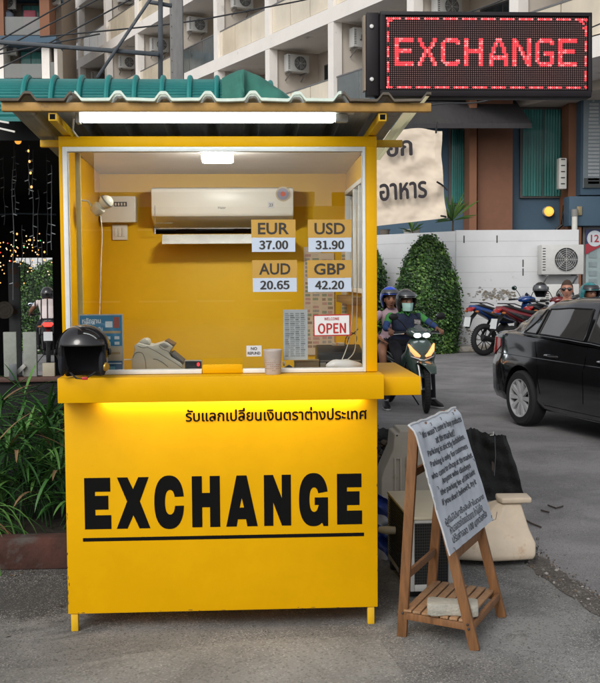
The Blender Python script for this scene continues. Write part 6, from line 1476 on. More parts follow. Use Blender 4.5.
# x, z bottom, z waist (widest), z belt, half width, top crown
CT = [(-2.20, .42, .62, .86, .58, .02), (-2.14, .30, .60, .98, .70, .03), (-2.0, .22, .62, 1.035, .80, .03), (-1.7, .20, .66, 1.055, .845, .03), (-1.0, .19, .68, 1.03, .85, .03), (0, .18, .66, .985, .85, .03), (.9, .19, .64, .95, .85, .05), (1.5, .22, .62, .88, .83, .07), (1.95, .24, .56, .76, .76, .07), (2.12, .28, .5, .66, .64, .05), (2.18, .34, .48, .58, .5, .02)]
xsC = [-2.20, -2.18, -2.14, -2.08, -2.0, -1.9, -1.8]+[-1.7+i*.1 for i in range(37)]+[2.0, 2.06, 2.12, 2.16, 2.18]
def csec(x):
    zb_, zw, zt_, w, cr_ = lerp_tab(CT, x)
    half = [(0, zb_), (w*.80, zb_), (w*.93, zb_+.05), (w*.985, zb_+.14), (w*.995, zw-.08), (w, zw), (w*.995, zw+.07), (w*.965, zw+.13), (w*.950, zt_-.07), (w*.925, zt_-.02), (w*.885, zt_), (w*.80, zt_+cr_*.4), (w*.45, zt_+cr_*.9), (0, zt_+cr_)]
    return half
def body_y(x, z):
    h = csec(x)
    for (y0, z0), (y1, z1) in zip(h[1:11], h[2:11]):
        if z0 <= z <= z1: return y0+(y1-y0)*(z-z0)/max(1e-6, z1-z0)
    return h[5][0]
rings = []
for x in xsC:
    h = csec(x); rings.append([Vector((x, y, z)) for y, z in h]+[Vector((x, -y, z)) for y, z in h[-2:0:-1]])
bmb = MB().loft(rings); bmb.v = bmb.v
cb = bmb.build('body', [CARP, DRK], car, ang=50)
AX = (-1.28, 1.28); WR = .315
cut = MB()
for x in AX:
    for s in (-1, 1): cut.cyl((x, s*.55, WR+.01), (x, s*1.1, WR+.01), .365, 40)
co = cut.build('cutter', CARP, None, loc=Vector((0, 0, 0)), smooth=False)
co.matrix_world = ROOTM[car]; bpy.context.view_layer.update()
cb.matrix_world = ROOTM[car]; bpy.context.view_layer.update()
md = cb.modifiers.new('b', 'BOOLEAN'); md.object = co; md.operation = 'DIFFERENCE'; md.solver = 'EXACT'
dg = bpy.context.evaluated_depsgraph_get(); nm = bpy.data.meshes.new_from_object(cb.evaluated_get(dg), depsgraph=dg)
cb.modifiers.clear(); cb.data = nm; nm.name = 'car_body'; bpy.data.objects.remove(co)
cb.parent = car; cb.matrix_parent_inverse = Matrix.Identity(4); cb.location = (0, 0, 0); cb.rotation_euler = (0, 0, 0); cb.scale = (1, 1, 1)
for pp in cb.data.polygons: pp.use_smooth = True
bm = bmesh.new(); bm.from_mesh(nm)
for e in bm.edges: e.smooth = len(e.link_faces) == 2 and e.calc_face_angle(0) < radians(32)
bm.to_mesh(nm); bm.free()
# greenhouse: x, z base, z roof, half width base, half width roof
GT = [(-1.86, 1.07, 1.08, .62, .56), (-1.60, 1.07, 1.20, .72, .58), (-1.25, 1.06, 1.36, .775, .585), (-.90, 1.045, 1.440, .79, .60), (-.45, 1.03, 1.474, .80, .615), (0, 1.01, 1.478, .80, .62), (.35, .99, 1.445, .80, .61), (.70, .985, 1.30, .79, .60), (1.05, .99, 1.10, .77, .62), (1.25, .99, 1.0, .72, .66)]
def gsec2(x):
    zb_, zt_, wb_, wr_ = lerp_tab(GT, x); zb_ -= .03; h = max(.01, zt_-zb_)
    return [(0, zb_), (wb_, zb_), (wb_*.995, zb_+h*.10), (wr_+(wb_-wr_)*.48, zb_+h*.55), (wr_+(wb_-wr_)*.20, zb_+h*.82), (wr_*.95, zb_+h*.94), (wr_*.80, zb_+h*.99), (0, zt_+.012)]
rings = []
xg = [-1.86+i*.0622 for i in range(51)]
for x in xg:
    h = gsec2(x); rings.append([Vector((x, y, z)) for y, z in h]+[Vector((x, -y, z)) for y, z in h[-2:0:-1]])
MB().loft(rings).build('cabin', CARP, car, ang=50)
def side_pt(x, v, s, off=.0):   # v 0..1 up the side glass
    h = gsec2(x); pts = h[1:5]; k = .12+v*.80; 
    z0, z1 = h[1][1], h[4][1]; z = z0+(z1-z0)*k
    for (ya, za), (yb2, zb2) in zip(pts, pts[1:]):
        if za <= z <= zb2+1e-9: y = ya+(yb2-ya)*(z-za)/max(1e-6, zb2-za); break
    else: y = pts[-1][0]
    return Vector((x, s*(y+off), z))
for s in (-1, 1):
    # windows: rear quarter, rear door, front door, each with its own black seal
    for nm_, (xa, xb, xa2, xb2) in (('quarter_window', (-1.30, -1.02, -1.02, -.98)), ('rear_window', (-.96, -.06, -.92, -.08)), ('front_window', (.02, .98, .04, .52))):
        def wfn(u, v, xa=xa, xb=xb, xa2=xa2, xb2=xb2, off=.006):
            x = (xa+(xb-xa)*u)*(1-v)+(xa2+(xb2-xa2)*u)*v; return side_pt(x, v, s, off)
        MB().grid(wfn, 12, 8).build(nm_, GLD_, car)
        sl_ = MB(); pts = [wfn(u/10, 0, off=.008) for u in range(11)]+[wfn(1, v/6, off=.008) for v in range(1, 7)]+[wfn(1-u/10, 1, off=.008) for u in range(1, 11)]+[wfn(0, 1-v/6, off=.008) for v in range(1, 7)]
        sl_.tube(pts, .009, 6).build('window_seal', DRK, car)
    MB().tube([side_pt(-1.34+i*.1, 0, s, .012)-Vector((0, 0, .018)) for i in range(24)], .006, 6).build('chrome_strip', mat('soft_chrome', (.3, .3, .3), .25, metal=.9), car)
    # door gaps, sill line
    for pts in ([(-.01, z) for z in (.28, .4, .55, .7, .85, .96)], [(-1.02, .97), (-.98, .86), (-.90, .70), (-.90, .55), (-.86, .42), (-.80, .30)], [(1.0, z) for z in (.3, .45, .6, .8, .93)], [(-.80, .285), (-.3, .28), (.3, .28), (1.0, .29)]):
        MB().tube([Vector((x, s*(body_y(x, z)+.0005), z)) for x, z in pts], .0035, 5).build('door_gap', mat('gap_black', (.002, .002, .002), 1, var=0, spec=0), car)
    MB().tube([Vector((x, s*(body_y(x, .215)+.006), .215)) for x in [-.85+.1*i for i in range(18)]], .008, 6).build('sill_trim', mat('soft_chrome2', (.35, .35, .36), .3, metal=.8), car)
    MB().tube([Vector((x, s*(body_y(x, .80+.03*(x+1.9)*-.3)+.002), .80-.009*(x+1.9))) for x in [-1.9+.1*i for i in range(30)]], .006, 6).build('crease_line', CARP, car)
    for x in (-.78, .22):
        H_ = MB().tube([Vector((x, s*(body_y(x, .83)+.012), .835)), Vector((x+.06, s*(body_y(x, .83)+.034), .84)), Vector((x+.17, s*(body_y(x, .83)+.034), .84)), Vector((x+.22, s*(body_y(x, .83)+.010), .838))], [.010, .013, .013, .009], 8).build('door_handle', CHR, car)
    # lamps
    rg = []
    for x, z0, z1 in [(-2.172+.03*q_, .74+max(0, q_-3)*.0155, min(.93+.012*q_, .985-max(0, q_-4)*.002)) for q_ in range(13)]:
        rg.append([Vector((x, s*(body_y(x, z)+.008), z)) for z in (z0, (z0+z1)/2, z1)]+[Vector((x, s*(body_y(x, z)-.04), z)) for z in (z1, (z0+z1)/2, z0)])
    TL_ = MB().loft(rg).build('tail_light', TLR, car)
    rg = []
    for x, z0, z1 in [(-2.17+.03*q_, .765+.004*q_, .835+.004*q_) for q_ in range(6)]:
        rg.append([Vector((x, s*(body_y(x, z)+.0115), z)) for z in (z0, (z0+z1)/2, z1)]+[Vector((x, s*(body_y(x, z)-.02), z)) for z in (z1, (z0+z1)/2, z0)])
    MB().loft(rg).build('tail_lens', mat('lens_pinkish', (.5, .25, .25), .15, coat=.8), TL_)
    MB().ell((1.98, s*.62, .66), (.16, .12, .07), 16, 10).build('headlight', mat('lens_clear', (.35, .4, .42), .1, coat=.8), car)
    M_ = MB().ell((.72, s*.92, 1.02), (.06, .10, .065), 14, 10).build('wing_mirror', CARP, car)
# wheels with ten-spoke alloy rims
for x in AX:
    for s in (-1, 1):
        c = Vector((x, s*.755, WR)); t = MB()
        t.lathe([(.205, -.10), (.29, -.10), (.312, -.075), (.315, -.04), (.315, .04), (.312, .075), (.29, .10), (.225, .102), (.205, .09), (.205, -.10)], c, (0, s, 0), 48)
        T_ = t.build('wheel', TYR, car, ang=30)
        r = MB(); r.lathe([(.223, .085), (.218, .100), (.205, .095), (.200, .02)], c, (0, s, 0), 48)
        for k in range(10):
            a = k*2*pi/10; d0 = a-.10; d1 = a+.10
            f_ = lambda rr, aa, yy: c+Vector((cos(aa)*rr, s*yy, sin(aa)*rr))
            r.add([f_(.05, a-.33, .082), f_(.05, a+.33, .082), f_(.205, a+.13, .094), f_(.205, a-.13, .094), f_(.05, a-.33, .05), f_(.05, a+.33, .05), f_(.205, a+.13, .06), f_(.205, a-.13, .06)], [(0, 1, 2, 3), (0, 4, 5, 1), (1, 5, 6, 2), (3, 2, 6, 7), (0, 3, 7, 4)])
        r.lathe([(0, .088), (.03, .088), (.055, .08), (.06, .04)], c, (0, s, 0), 24); r.build('rim', RIMM, T_, weld=0, ang=25)
        MB().lathe([(0, .035), (.15, .035), (.15, .02)], c, (0, s, 0), 30).build('brake_disc', mat('disc_dark', (.06, .06, .06), .4, metal=.7), T_)
        MB().lathe([(.20, .0), (.0, .0)], c, (0, s, 0), 24).build('wheel_well', FAN, T_)
for s in (1,):
    MB().box((-2.235, -.26, .62), (-2.21, .26, .74)).build('number_plate', PLT, car, bev=.004)
MB().loft([[Vector((x, y, z)) for y, z in ((-.62, zq), (-.5, zq+.02), (.5, zq+.02), (.62, zq), (.5, zq-.04), (-.5, zq-.04))] for x, zq in ((-2.24, .40), (-2.1, .40))]).build('bumper_insert', DRK, car)
# ---- man with sunglasses and helmeted man behind the car
Js = dict(pelvis=(0, 0, .90), waist=(0, 0, 1.03), chest=(0, 0, 1.22), neck=(.02, 0, 1.38), head=(.035, 0, 1.51), sh_l=(0, .2, 1.31), el_l=(.02, .26, 1.04), wr_l=(.12, .24, .80), sh_r=(0, -.2, 1.31), el_r=(.02, -.26, 1.04), wr_r=(.12, -.24, .80),
          hip_l=(0, .1, .86), kn_l=(.03, .11, .48), an_l=(0, .12, .09), toe_l=(.18, .14, 0), hip_r=(0, -.1, .86), kn_r=(.03, -.11, .48), an_r=(0, -.12, .09), toe_r=(.18, -.14, 0))
def zs(p, J): return 0 if p[2] > J['neck'][2]-.03 or (abs(p[1]) > .2 and p[2] < 1.10 and p[2] > .6) else (1 if p[2] > .92 else 2)
pz_ = at(567, 300, 9.3); f_ang = atan2(-1, -.35)
pm_, Rm = person('man with short brown hair and dark sunglasses standing behind the black car', (pz_.x, 9.3, 0), f_ang, Js, [mat('skin_light', (.45, .21, .14), .55, var=.08), mat('cloth_pale', (.5, .5, .55), .85), TRO], zs, grip=.4, shoes=[DRK, SOLE])
face_bits(pm_, Js, Rm, shades=True)
hc = Vector(Js['head']); hr_ = MB()
def hf(p):
    return p*(1+.05*noise.noise(p*40))
hr_.grid(lambda u, v: hc+hf(Vector((cos(u*2*pi)*.101*sin(v*1.75)-.006, sin(u*2*pi)*.083*sin(v*1.75), .128*cos(v*1.75)+.012)) if not (cos(u*2*pi) > .3 and v > .62) else Vector((cos(u*2*pi)*.099*sin(.62*1.75)-.006, sin(u*2*pi)*.081*sin(.62*1.75), .126*cos(.62*1.75)+.012))), 40, 16).build('hair', mat('hair_brown', (.055, .03, .018), .8, var=.4, scale=60, bump=.5, bscale=90), pm_)
p2 = at(589, 300, 9.8)
pn_, Rm = person('man wearing a black and teal helmet standing right of the man with sunglasses', (p2.x, 9.8, 0), atan2(-1, .2), {k: (v[0], v[1], v[2]*.955) if k not in ('toe_l', 'toe_r') else v for k, v in Js.items()}, [SKD, NAVY, TRO], zs, grip=.4, shoes=[DRK, SOLE])
J2 = {k: (v[0], v[1], v[2]*.955) for k, v in Js.items()}; face_bits(pn_, J2, Rm)
helmet_on(pn_, (.015, 0, 1.465), 0, mat('helmet_teal', (.02, .20, .22), .18, coat=.7, var=.8, scale=5), r=.15, visor=mat('visor_dark', (.02, .02, .022), .08, coat=1))
# ------------------------------------------------------------------ right-hand foreground: easel sign
WOOD = mat('easel_wood', (.21, .095, .035), .6, var=.35, scale=3, stretch=(14, 14, 1.6), bump=.15, bscale=12)
WOODT = mat('slat_wood', (.32, .18, .09), .65, var=.3, scale=5, stretch=(10, 10, 2), bump=.15)
A1, A2, B1, B2 = gp(402, 636), gp(430, 606), gp(475, 650), gp(502, 617)
Nt, Ft = at(417, 424, -.31), at(448, 411, .14)
ea = thing('easel', 'folding wooden A-frame easel with a slatted lower shelf standing right of the booth', 'easel', ((A1.x+B2.x)/2, (A1.y+B2.y)/2, 0))
def leg_(a, b, nm='leg', w=.046, d=.024, m_=WOOD):
    dirn = (A2-A1).normalized(); return MB().bar(a, b, d, w, up=tuple((b-a).cross(dirn))).build(nm, m_, ea, world=True, bev=.002)
off = (Ft-Nt).normalized()*.012
leg_(A1, Nt+Vector((-.012, 0, 0))); leg_(A2, Ft+Vector((-.012, 0, 0))); leg_(B1, Nt+Vector((.016, 0, .004))+off); leg_(B2, Ft+Vector((.016, 0, .004))-off)
def on(a, b, z): t = z/b.z; return a+(b-a)*t
leg_(on(A1, Nt, .30), on(A2, Ft, .30), 'rung', .036, .018); leg_(on(A1, Nt, .80), on(A2, Ft, .80), 'rung', .036, .018)
zb_ = .425
leg_(on(B1, Nt, zb_), on(B2, Ft, zb_), 'lower_rail', .055, .02); leg_(on(B1, Nt, 1.0), on(B2, Ft, 1.0), 'upper_rail', .05, .02)
# chalk board inside the front frame
c = [on(B1, Nt, zb_+.03), on(B2, Ft, zb_+.03), on(B2, Ft, .985), on(B1, Nt, .985)]
nrm = (c[1]-c[0]).cross(c[3]-c[0]).normalized()
if nrm.y > 0 and nrm.x < 0: nrm = -nrm
mb = MB(); mb.add([p+nrm*.004 for p in c]+[p-nrm*.004 for p in c], [(0, 1, 2, 3), (7, 6, 5, 4), (0, 4, 5, 1), (1, 5, 6, 2), (2, 6, 7, 3), (3, 7, 4, 0)])
mb.build('chalkboard', mat('chalkboard', (.02, .024, .028), .7, var=.5, scale=30), ea, world=True)
# shelf with slats
zs_ = .125
a1, a2, b1, b2 = on(A1, Nt, zs_), on(A2, Ft, zs_), on(B1, Nt, zs_), on(B2, Ft, zs_)
for (p, q) in ((a1, b1), (a2, b2)): MB().bar(p-Vector((0, 0, .018)), q-Vector((0, 0, .018)), .018, .034).build('shelf_rail', WOOD, ea, world=True, bev=.002)
MB().bar(b1+Vector((.02, 0, -.016)), b2+Vector((.02, 0, -.016)), .018, .036).build('shelf_rail', WOOD, ea, world=True, bev=.002)
ns = 7
for k in range(ns):
    t = (k+.5)/ns; p = a1.lerp(b1, t); q = a2.lerp(b2, t); d = (q-p).normalized()
    MB().bar(p-d*.012+Vector((0, 0, .008)), q+d*.012+Vector((0, 0, .008)), .0375, .012).build('slat', WOODT, ea, world=True, bev=.002)
for p in (Nt, Ft): MB().cyl(p-(Ft-Nt).normalized()*.03, p+(Ft-Nt).normalized()*.03, .008, 10).build('hinge_bolt', mat('zinc', (.6, .6, .58), .35, metal=.7), ea, world=True)
for (p, zz) in ((A1, .12), (B1, .12), (B1, .10)): 
    q = on(p, Nt, zz); MB().ell(q-(Ft-Nt).normalized()*.014, (.006, .006, .006), 8, 6).build('screw_head', FAN, ea, world=True)
# the sheet of plastic with writing
nb_l = (Ft-Nt).cross(B1-Nt).normalized()
if nb_l.x < 0: nb_l = -nb_l
def on_plane(px, py, off=.034):
    d = ray(px, py); p0 = Nt+nb_l*off; return CAM+d*((p0-CAM).dot(nb_l)/d.dot(nb_l))
SL, SR, SBR, SBL = on_plane(409.5, 425), on_plane(456, 407), on_plane(491, 520), on_plane(447, 556)
sgn = thing('plastic_notice', 'white plastic parking notice with crooked black handwriting tied over the easel', 'notice', (SBL.x, SBL.y, SBL.z))
sn = (SR-SL).cross(SBL-SL).normalized()
if sn.x < 0: sn = -sn
def sfn(u, v):      # u across, v down
    p = (SL*(1-u)+SR*u)*(1-v)+(SBL*(1-u)+SBR*u)*v
    k = .006*noise.noise(Vector((u*4, v*5, 3)))+.0035*noise.noise(Vector((u*13, v*6, 9)))+.004*sin((u*1.1+v*.35)*17)*(1-v)*.6
    dz = .010*noise.noise(Vector((u*7, 0, 5)))*(v < .03)
    curl = -.018*max(0, .06-v)/.06
    return p+sn*(k+.012+curl)+Vector((0, 0, dz))
SHT = mat('plastic_sheet', (.46, .50, .56), .35, var=.06, scale=5, bump=.15, bscale=14)
MB().grid(sfn, 50, 60).build('sheet', SHT, sgn, world=True, solid=.0015)
edge_ = MB()
edge_.tube([sfn(0, v/20)+sn*.001 for v in range(21)], .0045, 6).tube([sfn(u/20, .003)+sn*.001 for u in range(21)], .006, 6)
edge_.build('hem', mat('plastic_hem', (.52, .54, .56), .4, var=.1, scale=30), sgn, world=True)
def sheet_text(rows, name, m_):
    outs = []
    for body, v, u0, u1, h, bold in rows:
        o_ = text(body, name, m_, None, (0, 0, 0), (1, 0, 0), (0, 1, 0), w=(u1-u0), h=h*1.22, fat=bold, world=False)
        for vt in o_.data.vertices:
            u = u0+vt.co.x; vv = v-vt.co.y-.012*sin(u*9+v*20)*.3
            p = sfn(min(.999, max(0, u)), min(.999, vv)); vt.co = rootmat(sgn).inverted() @ (p+sn*.0022)
        o_.parent = sgn; outs.append(o_)
    join_into(outs[0], outs[1:])
SI = mat('marker_ink', (.02, .025, .04), .6, var=0)
sheet_text([("Who wasn't come to buy products", .135, .10, .97, .050, .012), ("at the market?", .205, .33, .74, .045, .012), ("Parking is strictly forbidden.", .285, .13, .93, .050, .012),
            ("Parking is only for customers", .365, .12, .93, .048, .012), ("who come to shop at the market.", .445, .07, .97, .048, .012), ("Anyone who disobeys", .515, .22, .86, .048, .012), ("the parking fee of 100 baht", .59, .15, .92, .048, .012), ("if you don't believe it, try it", .665, .14, .88, .048, .012),
            ("ผู้ที่ไม่ได้มาซื้อสินค้าในตลาด", .805, .08, .94, .055, .01), ("ห้ามจอดรถโดยเด็ดขาด ถ้าไม่เชื่อ", .870, .12, .84, .055, .01), ("ปรับค่าจอด 100 บาทต่อครั้ง", .945, .12, .90, .055, .01)], 'lettering', SI)
for (u, v) in ((.06, .07), (.35, .04), (.58, .03), (.86, .03), (.12, .50), (.10, .97), (.95, .45), (.60, .93)):
    p = sfn(u, v); MB().tube([p, p+sn*.006, p+sn*.004+Vector((.006, -.004, -.012))], .0016, 5).build('wire_tie', FAN, sgn, world=True)
p = sfn(.985, .955); wt = MB().tube([p+sn*.004, p+Vector((.004, 0, -.03)), p+Vector((.03, .02, -.025)), p+Vector((.036, .02, .012))], .0015, 5).build('wire_loop', FAN, sgn, world=True)
# concrete paver lying on the shelf
cbk = MB(); ctr = (a1+a2+b1+b2)/4; du = (b1-a1).normalized(); dv = (a2-a1).normalized()
pc = gp(452, 613, zs_+.014)
ol = [(-.115, -.045), (-.095, -.062), (-.06, -.060), (-.03, -.046), (.03, -.046), (.06, -.060), (.095, -.062), (.12, -.045), (.12, .05), (.095, .066), (.06, .062), (.03, .05), (-.03, .05), (-.06, .062), (-.095, .066), (-.115, .05)]
dl = Vector((.96, -.18, 0)).normalized(); dp_ = Vector((.18, .96, 0)).normalized()
cbk.prism(ol, (pc.x, pc.y, zs_+.0148), dl, dp_, (0, 0, .056))
tag(cbk.build('paving_block', mat('paver_concrete', (.38, .365, .31), .9, var=.15, scale=12, bump=.4, bscale=60), bev=.006), 'grey concrete paving block with wavy sides lying on the easel shelf', 'block')
# ------------------------------------------------------------------ old outdoor unit standing on the ground
BEI = mat('old_beige', (.47, .43, .33), .5, var=.06, scale=8, stain=((.30, .25, .17), 7, .64)); MSH = mat('coil_black', (.012, .013, .013), .7)
ou = thing('old_outdoor_unit', 'beige topped old air conditioner unit with black grille sides standing behind the easel', 'air conditioner', (.868, .375, 0), radians(2))
w_, l_, h0, h1 = .252, .70, .045, .437
MB().box((-.004, -.004, h1-.012), (w_+.004, l_+.004, h1+.004)).build('top_panel', BEI, ou, bev=.005)
MB().box((.012, .012, h0+.005), (w_-.012, l_-.012, h1-.014)).build('coil_body', MSH, ou)
fr = MB()
fr.box((0, 0, h0), (.022, .02, h1-.0125)).box((w_-.05, 0, h0), (w_, .02, h1-.0125)).box((.0225, 0, h0), (w_-.0505, .016, h0+.035)).box((.0225, .0005, h1-.03), (w_-.0505, .0155, h1-.013)).box((0, l_-.02, h0), (.022, l_, h1-.0125)).box((0, .0205, h0), (.012, l_-.0205, h0+.03)).box((w_-.02, l_-.02, h0), (w_, l_, h1-.0125))
fr.build('corner_frame', mat('unit_frame_white', (.42, .43, .42), .5, var=.1, scale=10), ou, bev=.003)
g = MB()
for k in range(22):
    z = h0+.045+k*.0155; g.box((.023, .0045, z), (w_-.051, .0075, z+.003))
for k in range(14): g.box((.026+k*.0122, .0015, h0+.036), (.0275+k*.0122, .004, h1-.031))
g.build('end_grille', mat('grille_black', (.035, .036, .036), .5), ou, weld=0, smooth=False)
g = MB()
for k in range(24): z = h0+.035+k*.0145; g.box((-.0005, .021, z), (.003, l_-.021, z+.0035))
g.build('side_grille', mat('grille_black', (.035, .036, .036), .5), ou, weld=0, smooth=False)
for (x, y) in ((.0, .06), (.17, .06), (.0, l_-.12), (.17, l_-.12)): MB().box((x, y, 0), (x+.07, y+.06, h0-.001)).build('foot', DRK, ou, bev=.006)
MB().tube([(-.004, l_*.62, .27), (-.05, l_*.62, .272), (-.09, l_*.66, .27)], [.022, .024, .018], 10).build('valve_cap', BEI, ou)
MB().tube([(-.004, l_*.25, .22), (-.03, l_*.25, .2), (-.03, l_*.22, .1)], .006, 6).build('pipe', DRK, ou)
# blue and white striped sheet crumpled between booth and unit
bm_ = bpy.data.materials.new('tarp_striped'); bm_.use_nodes = True; nt = bm_.node_tree
tcn = nt.nodes.new('ShaderNodeTexCoord'); wv = nt.nodes.new('ShaderNodeTexWave'); wv.bands_direction = 'DIAGONAL'; wv.inputs['Scale'].default_value = 2.2; wv.inputs['Distortion'].default_value = 2.0; wv.inputs['Detail'].default_value = 1; nt.links.new(tcn.outputs['Object'], wv.inputs['Vector'])
rp = nt.nodes.new('ShaderNodeValToRGB'); rp.color_ramp.interpolation = 'CONSTANT'; rp.color_ramp.elements[0].color = (.01, .035, .22, 1); rp.color_ramp.elements[1].position = .62; rp.color_ramp.elements[1].color = (.33, .37, .47, 1); nt.links.new(wv.outputs['Fac'], rp.inputs[0]); nt.links.new(rp.outputs[0], nt.nodes['Principled BSDF'].inputs['Base Color']); nt.nodes['Principled BSDF'].inputs['Roughness'].default_value = .45
def tfn(u, v):
    x = .72+.36*u; z = .45*(1-v)*(1-.65*u)+.01; y = 1.28-.10*v
    k = .05*noise.noise(Vector((u*5, v*7, 2)))+.02*sin(u*23+v*9)
    return Vector((x, y+k, max(.006, z+.02*noise.noise(Vector((u*6, v*3, 7))))))
tag(MB().grid(tfn, 50, 40).build('tarpaulin', bm_, solid=.003), 'crumpled blue and white striped plastic sheet between the booth and the beige unit', 'tarpaulin')
# ------------------------------------------------------------------ plastic road barriers
CRB = mat('barrier_cream', (.56, .47, .36), .5, var=.14, scale=4, stain=((.42, .26, .15), 4.2, .56), bump=.12, bscale=20)
br = thing('road_barrier', 'cream plastic road barrier with flared base and flat cap, behind the easel on the right', 'barrier', (1.52, 1.2, 0), group='plastic road barriers')
def bring(z, pts): return [Vector((x, y, z)) for x, y in pts]
rg = [bring(.035, [(1.20, 1.03), (1.44, .955), (1.69, .985), (1.74, 1.36), (1.2, 1.40)]), bring(.06, [(1.18, 1.02), (1.435, .945), (1.705, .975), (1.76, 1.36), (1.18, 1.41)]), bring(.13, [(1.20, 1.03), (1.43, .965), (1.71, .995), (1.76, 1.36), (1.19, 1.40)]),
      bring(.20, [(1.31, 1.08), (1.475, 1.03), (1.685, 1.05), (1.73, 1.33), (1.30, 1.36)]), bring(.29, [(1.46, 1.13), (1.53, 1.09), (1.665, 1.10), (1.70, 1.29), (1.42, 1.31)]), bring(.345, [(1.515, 1.15), (1.55, 1.12), (1.655, 1.13), (1.66, 1.22), (1.52, 1.23)])]
MB().loft(rg).build('body', CRB, br, world=True, bev=.012, seg=3)
MB().prism([(1.535, 1.10), (1.715, 1.105), (1.725, 1.25), (1.53, 1.26), (1.515, 1.15)], (0, 0, .3455), X, Y_, (0, 0, .034)).build('cap', CRB, br, world=True, bev=.010, seg=3)
for s_ in (0, 1): MB().box((1.28+s_*.3, 1.15, 0), (1.40+s_*.3, 1.34, .036)).build('foot', mat('barrier_dark_foot', (.05, .045, .04), .8), br, world=True)
pg = at(466.5, 562.5, 1.0); pn_ = Vector((-.3, -1, .15)).normalized()
pp0 = Vector((pg.x, 1.018, .062)); PLG = MB().lathe([(0, .016), (.018, .016), (.020, .006), (.024, .004), (.026, -.01)], pp0, pn_, 20).build('drain_plug', mat('plug_pale', (.5, .42, .33), .5), br, world=True)
MB().lathe([(.019, .012), (.022, .010), (.022, .004)], pp0+pn_*.003, pn_, 20).build('plug_ring', mat('plug_red', (.35, .06, .04), .5), PLG, world=True)
GRB = mat('barrier_grey_beige', (.36, .33, .28), .6, var=.08, scale=4, stain=((.22, .18, .14), 4, .60))
b2_ = thing('road_barrier', 'dull grey beige plastic barrier with upright recesses, behind the unit and the easel', 'barrier', (1.3, 2.2, 0), group='plastic road barriers')
def q2(px, py): p = at(px, py, 2.15); return (p.x, p.z)
ol = [(q2(381, 500)[0], .01), q2(381.5, 478), q2(384, 470), q2(393, 450), q2(394.5, 434), q2(399, 433.5), q2(399.5, 430.3), q2(455, 431), q2(458, 450), q2(470, 478), (q2(471, 500)[0], .01)]
fr_ = MB(); fr_.prism(ol, (0, 2.15, 0), X, Z, (0, .30, 0)); fr_.build('body', GRB, b2_, world=True, bev=.012, seg=3)
for (x0, y0, x1, y1) in ((394, 457.5, 401.5, 500), (406, 456, 414, 500), (432, 456, 441, 500)):
    xa, z1 = q2(x0, y0); xb, _ = q2(x1, y1); z0 = .08
    rb = MB(); rb.box((xa, 2.138, z0), (xa+.012, 2.1495, z1)).box((xb-.012, 2.138, z0), (xb, 2.1495, z1)).box((xa+.0125, 2.138, z1-.012), (xb-.0125, 2.1495, z1))
    rb.build('recess_rib', GRB, b2_, world=True, bev=.004)
MB().cyl((q2(397, 435.5)[0], 2.15, q2(397, 435.5)[1]), (q2(397, 435.5)[0], 2.146, q2(397, 435.5)[1]), .006, 10).build('hole', FAN, b2_, world=True)
# black netting draped over a low frame, and rubble heap
NET = mat('net_black', (.016, .017, .017), .9, var=.6, scale=70, stretch=(1, 1, 4), bump=.8, bscale=70)
nf = thing('net_fence', 'sagging black netting with a torn upper edge stretched behind the road barriers', 'netting', (1.6, 2.9, 0))
tops = [(378, 429), (392, 430), (420, 433), (440, 433), (452, 431), (460, 431), (468, 428.5), (474, 429), (482, 433), (492, 434.5), (500, 434.5), (506, 436)]
def nfn(u, v):
    k = u*(len(tops)-1); i = min(int(k), len(tops)-2); f_ = k-i
    tx = tops[i][0]*(1-f_)+tops[i+1][0]*f_; ty = tops[i][1]*(1-f_)+tops[i+1][1]*f_
    p = at(tx, ty+1.6*noise.noise(Vector((u*40, 0, 0))), 2.85); bx = p.x+.14*(u**2)*(1-v)
    return Vector((bx, 2.85+.04*sin(u*16+v*3)+.018*sin(u*47+v*6)+.012*sin(v*26+u*9)+.03*noise.noise(Vector((u*9, v*5, 0))), p.z*v+.004))
MB().grid(nfn, 110, 24).build('net', NET, nf, world=True, solid=.004)
for (x, t_) in ((493, 0), (447, 1), (399, 2)):
    p = at(x, 434, 2.9); MB().cyl((p.x, 2.90, 0), (p.x, 2.90, p.z-.005), .012, 8).build('post', mat('rust_post', (.07, .05, .04), .8), nf, world=True)
q = at(492.5, 435, 2.84); MB().tube([q+Vector((-.02, -.01, 0)), q+Vector((0, -.03, .005)), q+Vector((0, -.03, .03))], .004, 6).build('white_tie', WPL, nf, world=True)
MB().tube([q+Vector((.005, -.055, 0)), q+Vector((.01, -.06, -.15)), q+Vector((.0, -.065, -.3))], .0025, 5).build('dangling_string', mat('cord_grey', (.09, .1, .11), .6), nf, world=True)
random.seed(12)
rub = MB()
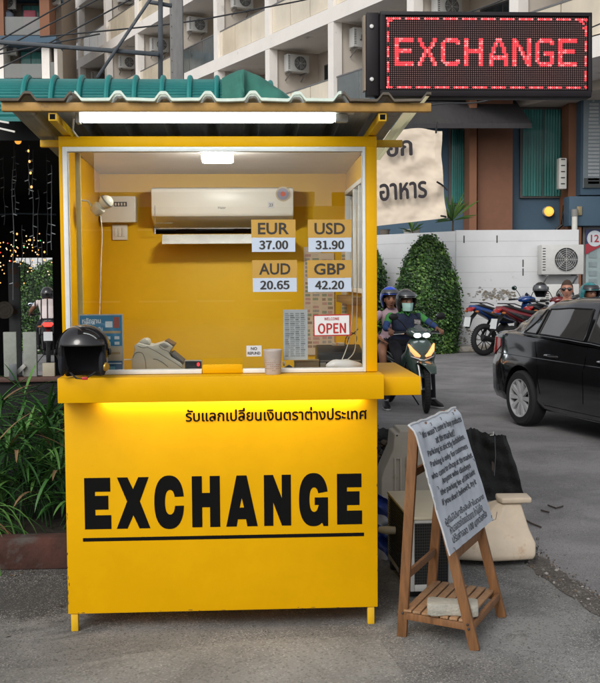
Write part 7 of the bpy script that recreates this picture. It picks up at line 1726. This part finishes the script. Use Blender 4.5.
for k in range(420):
    x = random.uniform(.92, 1.36); y = random.uniform(2.55, 3.0); top_ = .52*(1-.25*abs(x-1.0)/.4); z = random.uniform(.0, top_); r = random.uniform(.012, .045)
    y = 2.55+(z/top_)*.35+random.uniform(-.03, .05)
    rub.ell((x, y, z), (r*random.uniform(.6, 1.5), r, r*random.uniform(.4, .9)), 6, 4, mi=random.choices([0, 1, 2, 3], [8, 3, 1.5, 1])[0], rot=Matrix.Rotation(random.random()*3, 3, Vector((random.random(), random.random(), 1)).normalized()))
ro = rub.build('rubble', [mat('rub_black', (.015, .015, .014), .9), mat('rub_brown', (.06, .045, .03), .9), mat('rub_tan', (.17, .14, .10), .9), mat('rub_grey', (.10, .10, .095), .9)], smooth=False, weld=0); ro['kind'] = 'stuff'
MB_ = MB().grid(lambda u, v: Vector((.85+.6*u, 2.65+.5*v, max(.01, .5*sin(min(1, v*1.4)*pi/2)*(1-.3*u)+.03*noise.noise(Vector((u*9, v*9, 0)))))), 20, 16).build('rubble_core', mat('rub_black', (.015, .015, .014), .9)); MB_['kind'] = 'stuff'
# twigs and litter on road and lot
for n, (pts, lab) in enumerate((([(524, 519), (531, 523), (541, 527)], 'short dark twig lying on the road beside the barrier cap'), ([(548, 505), (556, 508), (563, 506)], 'thin bent twig lying further out on the road'), ([(541, 510), (549, 512)], 'tiny twig between the two larger ones on the road'))):
    tag(MB().tube([gp(x, y, .004) for x, y in pts], .006, 5).build('twig', mat('twig_dark', (.05, .035, .03), .9)), lab, 'twig')
# light repair patch and joint in the concrete at the lower edge
jt = MB(); pts = [gp(381, 640, .0), gp(388, 652, .0), gp(396, 664, 0), (gp(404, 674, 0)), gp(412, 690, 0)]
random.seed(4)
pa = [(p.x+random.uniform(-.004, .004), p.y) for p in pts]
sheet('concrete_patch', [(-3.5, -3), (-3.5, gp(60, 668).y)]+[(gp(x, y).x, gp(x, y).y) for x, y in [(60, 668), (130, 655), (200, 646), (270, 640), (340, 637), (380, 639)]]+pa[1:]+[(pa[-1][0]+.3, -3)], .004, ground_mat('patch_concrete', (.20, .20, .19), (.33, .32, .30), (.085, .085, .083), speck=140, speck_amt=.4, stain_amt=.5, bump=.35))
